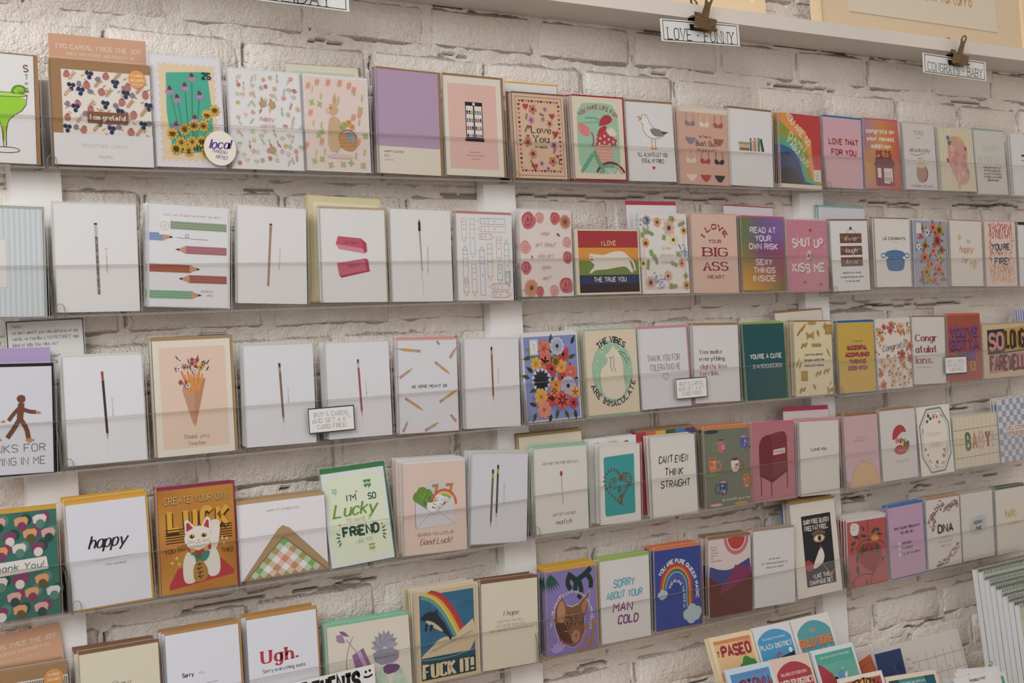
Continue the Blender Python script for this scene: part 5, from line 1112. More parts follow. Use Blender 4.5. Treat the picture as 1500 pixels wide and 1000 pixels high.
# ------------------------------------------------------------------ cards peeping out behind
@art
def b1_header(a): a.text('TWO CARDS, TWICE THE JOY', 50, 9, 4, '#f0e2d4', w=88, st='s', b=.9); a.text('SHOW GRATITUDE AND PASS IT ON', 52, 14.5, 2.7, '#f0e2d4', w=70, st='s', b=.8); a.text('see back for more information', 52, 20, 2.2, '#e3cdb8', w=50)
@art
def b5_peach(a): b1_header(a)
@art
def b1_green(a): a.rect(8, 6, 94, 96, '#cbd9bd')
@art
def b3_kraft(a): a.rect(16, 14, 90, 90, '#e6c7be')
@art
def b4_plant(a):
    for i in range(5): a.leaf(50+i*2, 13, 13, -120+i*15, '#d9952c', .25)
    for x in (24, 80): a.blob(x, 10, 6, '#8a5a50')
@art
def b4_pride(a):
    for i, c in enumerate(('#b5343a', '#dd7038', '#e8c02c', '#3f6a44', '#3a86c4', '#5a4a86')): a.rect(i*16.7, 0, i*16.7+16.7, 100, c)
@art
def b3_stripe(a):
    for i in range(8): a.rect(i*7, 0, i*7+3.5, 100, '#5a6ec0')
    a.rect(56, 10, 100, 22, '#c9504c')
@art
def b2_cream(a): a.rect(5, 5, 96, 96, '#f0e6c6')
# ------------------------------------------------------------------ postcards
def sky(a, c0, c1, n=7):
    q, r = lin(c0), lin(c1)
    for k in range(n): a.rect(5, 5+k*90/n, 95, 5+(k+1)*90/n, tuple(q[i]+(r[i]-q[i])*k/(n-1) for i in range(3)))
@art
def p_paseo(a):
    a.rect(7, 5, 93, 95, '#e8c088'); a.rect(7, 5, 93, 9, '#d98452'); a.poly([(7, 40), (20, 38), (50, 44), (7, 50)], '#d98452'); a.poly([(7, 56), (30, 58), (44, 62), (7, 66)], '#dd8c58'); a.poly([(50, 12), (93, 8), (93, 15)], '#dd9460')
    a.text('PASEO', 54, 18, 16, '#a02434', w=66, b=1.9); a.text('THE', 12, 19, 4, '#a02434', rot=-90, b=1.8)
    for x, y, r in ((62, 42, 12), (72, 35, 12), (84, 37, 9), (54, 48, 10), (82, 48, 11), (68, 52, 14)): a.blob(x, y, r, '#3c8a3c', .1)
    a.rect(16, 68, 34, 95, '#a83a32'); a.rect(34, 76, 90, 95, '#c9504a')
@art
def p_plaza(a):
    a.dome(5, 95, 5, 16, 95, '#3c9cd2'); a.text("OKLAHOMA CITY'S HAPPIEST", 50, 15, 3, '#e9efe9', w=62, b=1); a.text('PLAZA DISTRICT', 50, 24, 8, '#dfe6dc', w=84, b=1.3)
    a.line([(60, 72), (44, 38), (50, 32), (58, 35)], 3.4, '#b83340', 1); a.poly([(54, 38), (92, 34), (92, 58), (60, 62)], '#1f2c38'); a.ell(76, 46, 12, '#cf3c44')
    for k in range(3): a.line([(58, 42+k*3), (66, 41+k*3)], 1, '#6ab8dc')
    a.blob(22, 70, 12, '#d9e6ec'); a.blob(84, 32, 5, '#e6eef0')
@art
def p_dome(a):
    a.dome(7, 94, 5, 18, 95, '#52a5b0'); a.poly([(8, 50), (94, 46), (94, 95), (8, 95)], '#a9c79c'); a.poly([(8, 70), (94, 66), (94, 95), (8, 95)], '#dcd08c')
    a.text('THE', 48, 16, 6, '#dd8a34', w=14, b=1.4); a.text('GOLD DOME', 50, 30, 13, '#8a3a2a', w=84, b=2.2); a.text('GOLD DOME', 50, 29.6, 13, '#e3843a', w=84, b=1.5)
    a.poly([(54, 48), (70, 43), (90, 48), (90, 90), (54, 90)], '#cf5a2c'); a.poly([(60, 38), (70, 42), (80, 37), (80, 47), (62, 48)], '#e9b93a')
@art
def p_uptown(a):
    a.rect(7, 6, 93, 95, '#3f94cf'); a.text('OKLAHOMA CITY NEIGHBORHOOD', 50, 9.5, 3, '#a83a44', w=70, b=1); a.text('UPTOWN', 50, 20, 14, '#8a2c38', w=72, b=1.8); a.text("23RD DISTRICT", 52, 30, 5, '#8a2c38', w=60, b=1)
    a.poly([(80, 30), (93, 18), (93, 60), (84, 60)], '#a02c38')
@art
def p_wheeler(a):
    a.dome(6, 94, 6, 18, 95, '#b02c40'); a.text("OKLAHOMA CITY'S DOWNTOWN", 50, 19, 5, '#e6c9b8', w=66, b=1); a.text('WHEELER DISTRICT', 50, 29, 10, '#eedccc', w=86, b=1.4)
    a.ring(54, 64, 24, 2, '#e0c9bc')
    for k in range(16): a.ell(54+20*math.cos(k*.393), 64+20*math.sin(k*.393)/a.k, 2.6, ['#2c5a8a', '#d9d0c8', '#8a2030'][k % 3], n=8)
    a.ell(54, 64, 8, '#2c4a7a')
@art
def p_neon(a):
    sky(a, '#4fae9c', '#a9d0c0'); a.text('TAKE A GIANT LEAP INTO THE FUTURE', 50, 10, 2.6, '#e6efe6', w=72, b=1); a.poly([(5, 16), (14, 18), (34, 30), (40, 40), (44, 70), (5, 90)], '#b02c3c'); a.poly([(36, 34), (44, 34), (44, 60), (38, 58)], '#1f2a34')
    a.poly([(46, 34), (62, 24), (58, 34), (70, 30), (62, 42), (52, 50)], '#dfe9f0'); a.poly([(46, 30), (60, 26), (62, 44), (48, 50)], '#5a9ad0'); a.rect(52, 56, 86, 72, '#b53444'); a.rect(58, 60, 80, 67, '#7aa89c'); a.line([(74, 56), (75, 48)], 1.5, '#b53444'); a.ell(44, 70, 5, '#d9a03c'); a.rect(34, 68, 44, 74, '#2c8ac0')
@art
def p_brick(a): 
    a.rect(6, 5, 94, 95, '#a8382c')
    for k in range(18): a.line([(6, 6+k*5), (94, 6+k*5)], .6, '#d9a05a')
    a.poly([(10, 8), (60, 6), (92, 18), (92, 60), (10, 60)], '#dcb83a'); a.text('BRICKTOWN', 50, 16, 12, '#6a2a1c', w=82, st='s', b=1.6, arc=(50, 60, 68, 120, 62)); a.text('THE HISTORIC', 50, 30, 6, '#a03a2c', w=60, b=1.2)
@art
def p_frame(a): sky(a, '#3f8c8c', '#8ac0ac'); a.text('A GIFT FROM THE HEARTLAND', 50, 10, 2.4, '#e6efe6', w=48, b=1); a.rect(5, 5, 24, 95, '#2a4a44'); a.poly([(74, 5), (95, 5), (95, 40), (84, 36)], '#1f5a6c'); a.blob(48, 22, 10, '#d99a5c', .3)
@art
def p_teal2(a): sky(a, '#4fae9c', '#8ac9b8'); a.poly([(5, 20), (24, 14), (36, 24), (30, 40), (5, 44)], '#b8303c'); a.blob(54, 16, 8, '#dfe9f0', .4); a.blob(60, 22, 7, '#6aa8d8', .4)
# ------------------------------------------------------------------ the setting
BRX = {  # courses: lower edge z, upper edge z, positions of the upright joints (8.2 in apart, slipping course by course)
}
rw = random.Random(11)
Z = [-1.09, -1.015, -.942, -.865, -.793, -.725, -.658, -.590, -.516, -.442, -.368, -.294, -.220, -.152, -.084, -.014, .058, .131, .204, .281, .353, .427, .500, .573]
OFF = {.204: .001, .131: .1035, -.014: .107, -.084: .147, -.220: .112, -.442: .009, -.658: .063, -.866: .133, -.865: .133, -.725: .03, -.793: .08, -.942: .02, -.590: .045, -.368: .11, -.516: .15, -.294: .02, -.152: .01, .058: .0, .281: .1, .353: .0}
PITCH = .2085; X0, X1 = -.3, 2.45
bricks = []
for i in range(len(Z)-1):
    z0, z1 = Z[i], Z[i+1]; off = OFF.get(z0, rw.uniform(0, .2)); x = X0 - PITCH + (off - X0) % PITCH
    while x < X1:
        xr = x+PITCH+rw.uniform(-.004, .004) if x+PITCH < X1 else X1
        segs = [(x, xr)]
        if z0 == -.084 and x > 1.5: segs = [(x, (x+xr)/2), ((x+xr)/2, xr)]
        for a_, b_ in segs:
            if b_ > X0 and b_-a_ > .03: bricks.append((max(a_, X0)+.0035, b_-.0035, z0+.0035, z1-.0035))
        x = xr
import array
def hsh(ix, iz, s): 
    n = (ix*374761393+iz*668265263+s*1274126177) & 0xffffffff; n = ((n ^ (n >> 13))*1274126177) & 0xffffffff; return ((n ^ (n >> 16)) & 0xffff)/65535
def vn(x, z, s=0):
    ix, iz = math.floor(x), math.floor(z); fx, fz = x-ix, z-iz; fx = fx*fx*(3-2*fx); fz = fz*fz*(3-2*fz)
    a_, b_, c_, d_ = hsh(ix, iz, s), hsh(ix+1, iz, s), hsh(ix, iz+1, s), hsh(ix+1, iz+1, s)
    return (a_+(b_-a_)*fx)*(1-fz)+(c_+(d_-c_)*fx)*fz
def fb(x, z, s=0): return .55*vn(x, z, s)+.3*vn(2.1*x, 2.1*z, s+1)+.15*vn(4.3*x, 4.3*z, s+2)
def brick_mesh(k):       # 1 x 1 in plan, stretched to each brick; worn edges, uneven face
    R = random.Random(50+k); v = []; f = []
    xs = [0, .05, .34, .66, .95, 1]; zs = [0, .13, .87, 1]
    for j, z in enumerate(zs):
        for i, x in enumerate(xs):
            e = i in (0, 5) or j in (0, 3); c_ = i in (0, 5) and j in (0, 3)
            y = (.0075 if c_ else .0052)+R.uniform(-.0012, .001) if e else R.uniform(-.0008, .0008)
            v.append((x+R.uniform(-.006, .006)+(.012 if i == 0 and c_ else -.012 if c_ else 0), y, z+R.uniform(-.03, .03)+(.02 if j == 0 and c_ else -.02 if c_ else 0)))
    for j in range(3):
        for i in range(5): q = j*6+i; f.append((q, q+1, q+7, q+6))
    n = len(v); rim = list(range(6))+[11, 17]+list(range(23, 17, -1))+[12, 6]
    for q in rim: p = v[q]; v.append((p[0], .02, p[2]))
    m = len(rim)
    for t in range(m): a_, b_ = rim[t], rim[(t+1) % m]; f.append((b_, a_, n+t, n+(t+1) % m))
    me_ = mk_mesh('brick', v, f, [M_BRICK]); me_.polygons.foreach_set('use_smooth', [q < 15 for q in range(len(f))]); return me_
BM = [brick_mesh(k) for k in range(10)]
# mortar bed: one relief surface, filling the joints almost flush and dropping into dark cracks beside some bricks
STEPM = .0029; nx = int((X1-X0)/STEPM)+1; nz = int((Z[-1]-Z[0])/STEPM)+1
rows_ = []
for j in range(nz):
    z = Z[0]+j*STEPM; d = min((abs(z-q), q) for q in Z); rows_.append(d)
vb = array.array('f'); db = array.array('f')
byrow = {}
for b_ in bricks: byrow.setdefault(round(b_[2]-.0035, 3), []).append(b_[0]-.0035)
def course(z):
    for i in range(len(Z)-1):
        if Z[i] <= z < Z[i+1]: return round(Z[i], 3)
    return round(Z[-2], 3)
for j in range(nz):
    z = Z[0]+j*STEPM; dz = min(Z, key=lambda q: abs(z-q)); near_h = abs(z-dz) < .0145; jx = sorted(byrow[course(z)]); q = 0
    for i in range(nx):
        x = X0+i*STEPM
        while q < len(jx)-1 and x > (jx[q]+jx[q+1])/2: q += 1
        jxx = jx[q]; near_v = abs(x-jxx) < .0145
        if not (near_h or near_v): vb.extend((x, .008, z)); db.append(0); continue
        n1 = fb(x*16, z*22, 3); y = .0031-.0075*(n1-.42)-.0035*(fb(x*70, z*90, 31)-.45); dirt = 0
        cr = vn(x*9+5, z*13, 9)
        if near_h and cr > .62 and -.0026 < z-dz-.006*(vn(x*30, 0, 5)-.5) < .0002+.014*max(0, cr-.80): y = .016; dirt = 1
        cv = vn(x*5, z*11, 21)
        if near_v and cv > .50 and not near_h and .0010 < x-jxx-.004*(vn(0, z*40, 6)-.5) < .0046: y = .016; dirt = 1
        vb.extend((x, y, z)); db.append(dirt*.9)
me = bpy.data.meshes.new('wall_back'); me.vertices.add(nx*nz); me.vertices.foreach_set('co', vb)
li = array.array('i')
for j in range(nz-1):
    b0 = j*nx
    for i in range(nx-1): q = b0+i; li.extend((q, q+1, q+nx+1, q+nx))
nf = (nx-1)*(nz-1); me.loops.add(nf*4); me.loops.foreach_set('vertex_index', li); me.polygons.add(nf); me.polygons.foreach_set('loop_start', array.array('i', range(0, nf*4, 4)))
me.polygons.foreach_set('use_smooth', [True]*nf); at = me.attributes.new('dirt', 'FLOAT', 'POINT'); at.data.foreach_set('value', db); me.materials.append(M_MORTAR); me.update(calc_edges=True); me.validate()
wall = link('wall_back', me); tag(wall, 'white painted brick wall with cracked mortar joints', kind='structure')
for i, (x0, x1, z0, z1) in enumerate(bricks):
    o = link('brick', BM[rw.randrange(10)], wall); fx = rw.random() < .5
    o.location = (x0, rw.uniform(-.0008, .0012), z0); o.scale = (x1-x0, 1, z1-z0); o.rotation_euler = (rw.uniform(-.012, .012), 0, rw.uniform(-.004, .004))

def board(x0, x1, name, lab):
    m = MB(); m.box(x0, x1, -.0195, -.0005, -1.09, .115); o = m.build(name, [M_BATTEN]); tag(o, lab, kind='structure')
board(-.034, .030, 'trim_1', 'white painted upright board behind the left end of the card racks')
board(.700, .762, 'trim_2', 'white painted upright board behind the middle of the card racks')
board(1.431, 1.497, 'trim_3', 'white painted upright board behind the right run of card racks')

# long ledge above, carrying picture frames
m = MB(); m.box(-.5, 2.9, -.10, -.001, .277, .302); 
sh = m.build('picture_ledge', [M_SHELF]); tag(sh, 'long white painted wooden ledge across the wall above the card racks', 'shelf')

# ------------------------------------------------------------------ acrylic racks
RY0, RY1 = -.0555, -.021           # outer face of the lip, back of the rack
RH = .066
def rack(x0, x1, z, lab, n, end):
    t = .0022; r = empty('card_rack', (x0, RY1, z)); tag(r, lab, 'rack', 'clear acrylic card racks on the wall')
    def part(nm, X0_, X1_, Y0_, Y1_, Z0_, Z1_, full=None):
        m = MB(); m.box(X0_-x0, X1_-x0, Y0_-RY1, Y1_-RY1, Z0_, Z1_, 0, emi=1); return m.build(nm, [M_ACR, M_ACRE], r)
    part('back_panel', x0, x1, RY1-t, RY1, 0, .118)
    m = MB(); m.box(0, x1-x0, RY0-RY1, RY0+t-RY1, 0, RH, 0, emi=1); yf = RY0-RY1-.00015
    for za, zb_, mi in ((-.0004, .0026, 2), (RH-.0011, RH, 1)): m.face([(0, yf, za), (x1-x0, yf, za), (x1-x0, yf, zb_), (0, yf, zb_)], mi)  # dark top strip paints in the line that refraction draws along the edge
    m.build('front_lip', [M_ACR, M_ACRE, M_ACRB], r)
    m = MB(); m.box(0, x1-x0, RY0+t-RY1, -t, 0, t, 0); m.build('floor_panel', [M_ACR], r)
    for X in (x0, x1-t):
        m = MB(); P = [(RY0+t-RY1, t), (-t, t), (-t, RH), (RY0+t-RY1+.004, RH*.8), (RY0+t-RY1, RH*.55)]
        A = [(X-x0, p[0], p[1]) for p in P]; B_ = [(X-x0+t, p[0], p[1]) for p in P]; m.face(A[::-1]); m.face(B_)
        for i in range(len(P)): j = (i+1) % len(P); m.face([A[i], A[j], B_[j], B_[i]], 1)
        m.build('end_panel', [M_ACR, M_ACRE], r)
    # bent corner tab at the left end of the lip
    m = MB(); m.tube([(.001, RY0-RY1-.0006, .001), (.001, RY0-RY1-.0006, .012), (.004, RY0-RY1-.0006, .0165), (.009, RY0-RY1-.0006, .017), (.012, RY0-RY1-.0006, .013), (.0125, RY0-RY1-.0006, .001)], .0007, 6)
    m.build('corner_tab', [M_ACRE], r, smooth=True)
    for zz in (.03, .052):
        m = MB(); n_ = 10
        ring = [(.0085+.0032*math.cos(2*PI*k/n_), -t-.0002, zz+.0032*math.sin(2*PI*k/n_)) for k in range(n_)]; rg2 = [(.0085+.002*math.cos(2*PI*k/n_), -t-.002, zz+.002*math.sin(2*PI*k/n_)) for k in range(n_)]
        m.face(rg2[::-1])
        for k in range(n_): j = (k+1) % n_; m.face([ring[k], ring[j], rg2[j], rg2[k]])
        m.build('screw', [M_SCREW], r, smooth=False)
    return r
ROWZ = [0.0, -.1875, -.3825, -.561, -.7525]
RN = ['top', 'second', 'third', 'fourth', 'lowest']
CN = [(-.733, -.002, 'at the far left edge'), (0, .729, 'on the left, above and below pencil cards'), (.732, 1.464, 'in the middle of the wall'), (1.468, 2.2, 'on the right')]
DZ = {(1, 2): .0015, (1, 3): -.008, (2, 2): .002, (2, 3): -.0035, (3, 2): .0035, (3, 1): 0, (4, 3): .004, (0, 3): .001}
for r_ in range(5):
    for c_, (a_, b_, w_) in enumerate(CN):
        lab = {0: 'clear acrylic card rack cut off by the left frame edge, %s row' % RN[r_], 1: 'clear acrylic card rack in the %s row, first full rack from the left' % RN[r_],
               2: 'clear acrylic card rack in the %s row, middle of the wall' % RN[r_], 3: 'clear acrylic card rack in the %s row, right side of the wall' % RN[r_]}[c_]
        rack(a_, b_, ROWZ[r_]-.0035+DZ.get((r_, c_), 0), lab, r_, c_)

# ------------------------------------------------------------------ the cards
def card_matrix(x, y, z, tilt, lean):
    return Matrix.Translation((x, y, z)) @ Matrix.Rotation(-lean, 4, 'X') @ Matrix.Rotation(tilt, 4, 'Y')
def slab(w0, w1, y0, y1, z0, z1, c, bev=0):
    m = MB(); cc = lin(c); m.box(w0, w1, y0, y1, z0, z1, 0, cc); return m
TH = .0010
def make_card(name, key, x, z, w, h, tilt, y, lean, paper, env, em, label, group, sleeve=True, cat='card'):
    r = empty(name, M=card_matrix(x, y, z, tilt, lean)); tag(r, label, cat, group)
    m = MB(); c = lin(paper); e = tuple(q*.96 for q in c)     # folded sheet: two leaves, open on the right
    m.box(-w/2, w/2, 0, .00035, 0, h, 0, c); m.box(-w/2, -w/2+.0006, .00035, .00065, 0, h, 0, e); m.box(-w/2, w/2-.0004, .00065, .001, 0, h, 0, e)
    m.build('folded_sheet', [M_PAPER], r, ink=True)
    if key in ART:
        a = Art(w, h, sum(map(ord, key))); ART[key](a)
        if a.f: link('printed_design', a.mesh('printed_design'), r)
    if env:
        l, t, rr, b = [q/1000 for q in em]; ce = lin(env); m = MB()
        m.box(-w/2-l, w/2+rr, .0011, .0018, -b, h+t, 0, ce)
        m.box(-w/2-l+.001, w/2+rr-.001, .0018, .0021, h*.45, h+t-.0004, 0, tuple(q*.95 for q in ce))
        m.build('envelope', [M_PAPER], r, ink=True)
    if sleeve:
        g = .0022; X = w/2+g; m = MB(); yf = -.0014
        em_ = em if env else (0, 0, 0, 0); XL = X+em_[0]/1000; XR = X+em_[2]/1000; ZT = h+em_[1]/1000+g; ZB = -min(em_[3]/1000, .002)-.0006
        m.face([(-XL, yf, ZB), (XR, yf, ZB), (XR, yf, ZT), (-XL, yf, ZT)])
        s = .0012
        m.face([(-XL, yf-.0001, ZT-s), (XR, yf-.0001, ZT-s), (XR, yf-.0001, ZT), (-XL, yf-.0001, ZT)], 1)
        m.face([(XR-s*.6, yf-.0001, ZB), (XR, yf-.0001, ZB), (XR, yf-.0001, ZT), (XR-s*.6, yf-.0001, ZT)], 1); m.face([(-XL, yf-.0001, ZB), (-XL+s*.6, yf-.0001, ZB), (-XL+s*.6, yf-.0001, ZT), (-XL, yf-.0001, ZT)], 1)
        m.face([(XR, yf, ZB), (XR, .0024, ZB), (XR, .0024, ZT), (XR, yf, ZT)], 1); m.face([(-XL, .0024, ZB), (-XL, yf, ZB), (-XL, yf, ZT), (-XL, .0024, ZT)], 1); m.face([(-XL, yf, ZT), (XR, yf, ZT), (XR, .0024, ZT), (-XL, .0024, ZT)], 0)
        m.build('clear_sleeve', [M_FILM, M_FILME], r)
    return r
def dup(root, M, label, group, skip=('clear_sleeve',)):
    c = root.copy(); COL.objects.link(c); c.matrix_world = M; c['label'] = label; c['group'] = group
    for ch in list(root.children):
        if ch.name.split('.')[0] in skip: continue
        d = ch.copy(); COL.objects.link(d); d.parent = c
    return c
K = KR; WP = '#efeeee'; CM = '#ece4cf'
ROWNAME = {'r0': 'top', 'r1': 'top', 'r2': 'second', 'r3': 'third', 'r4': 'fourth', 'r5': 'lowest'}
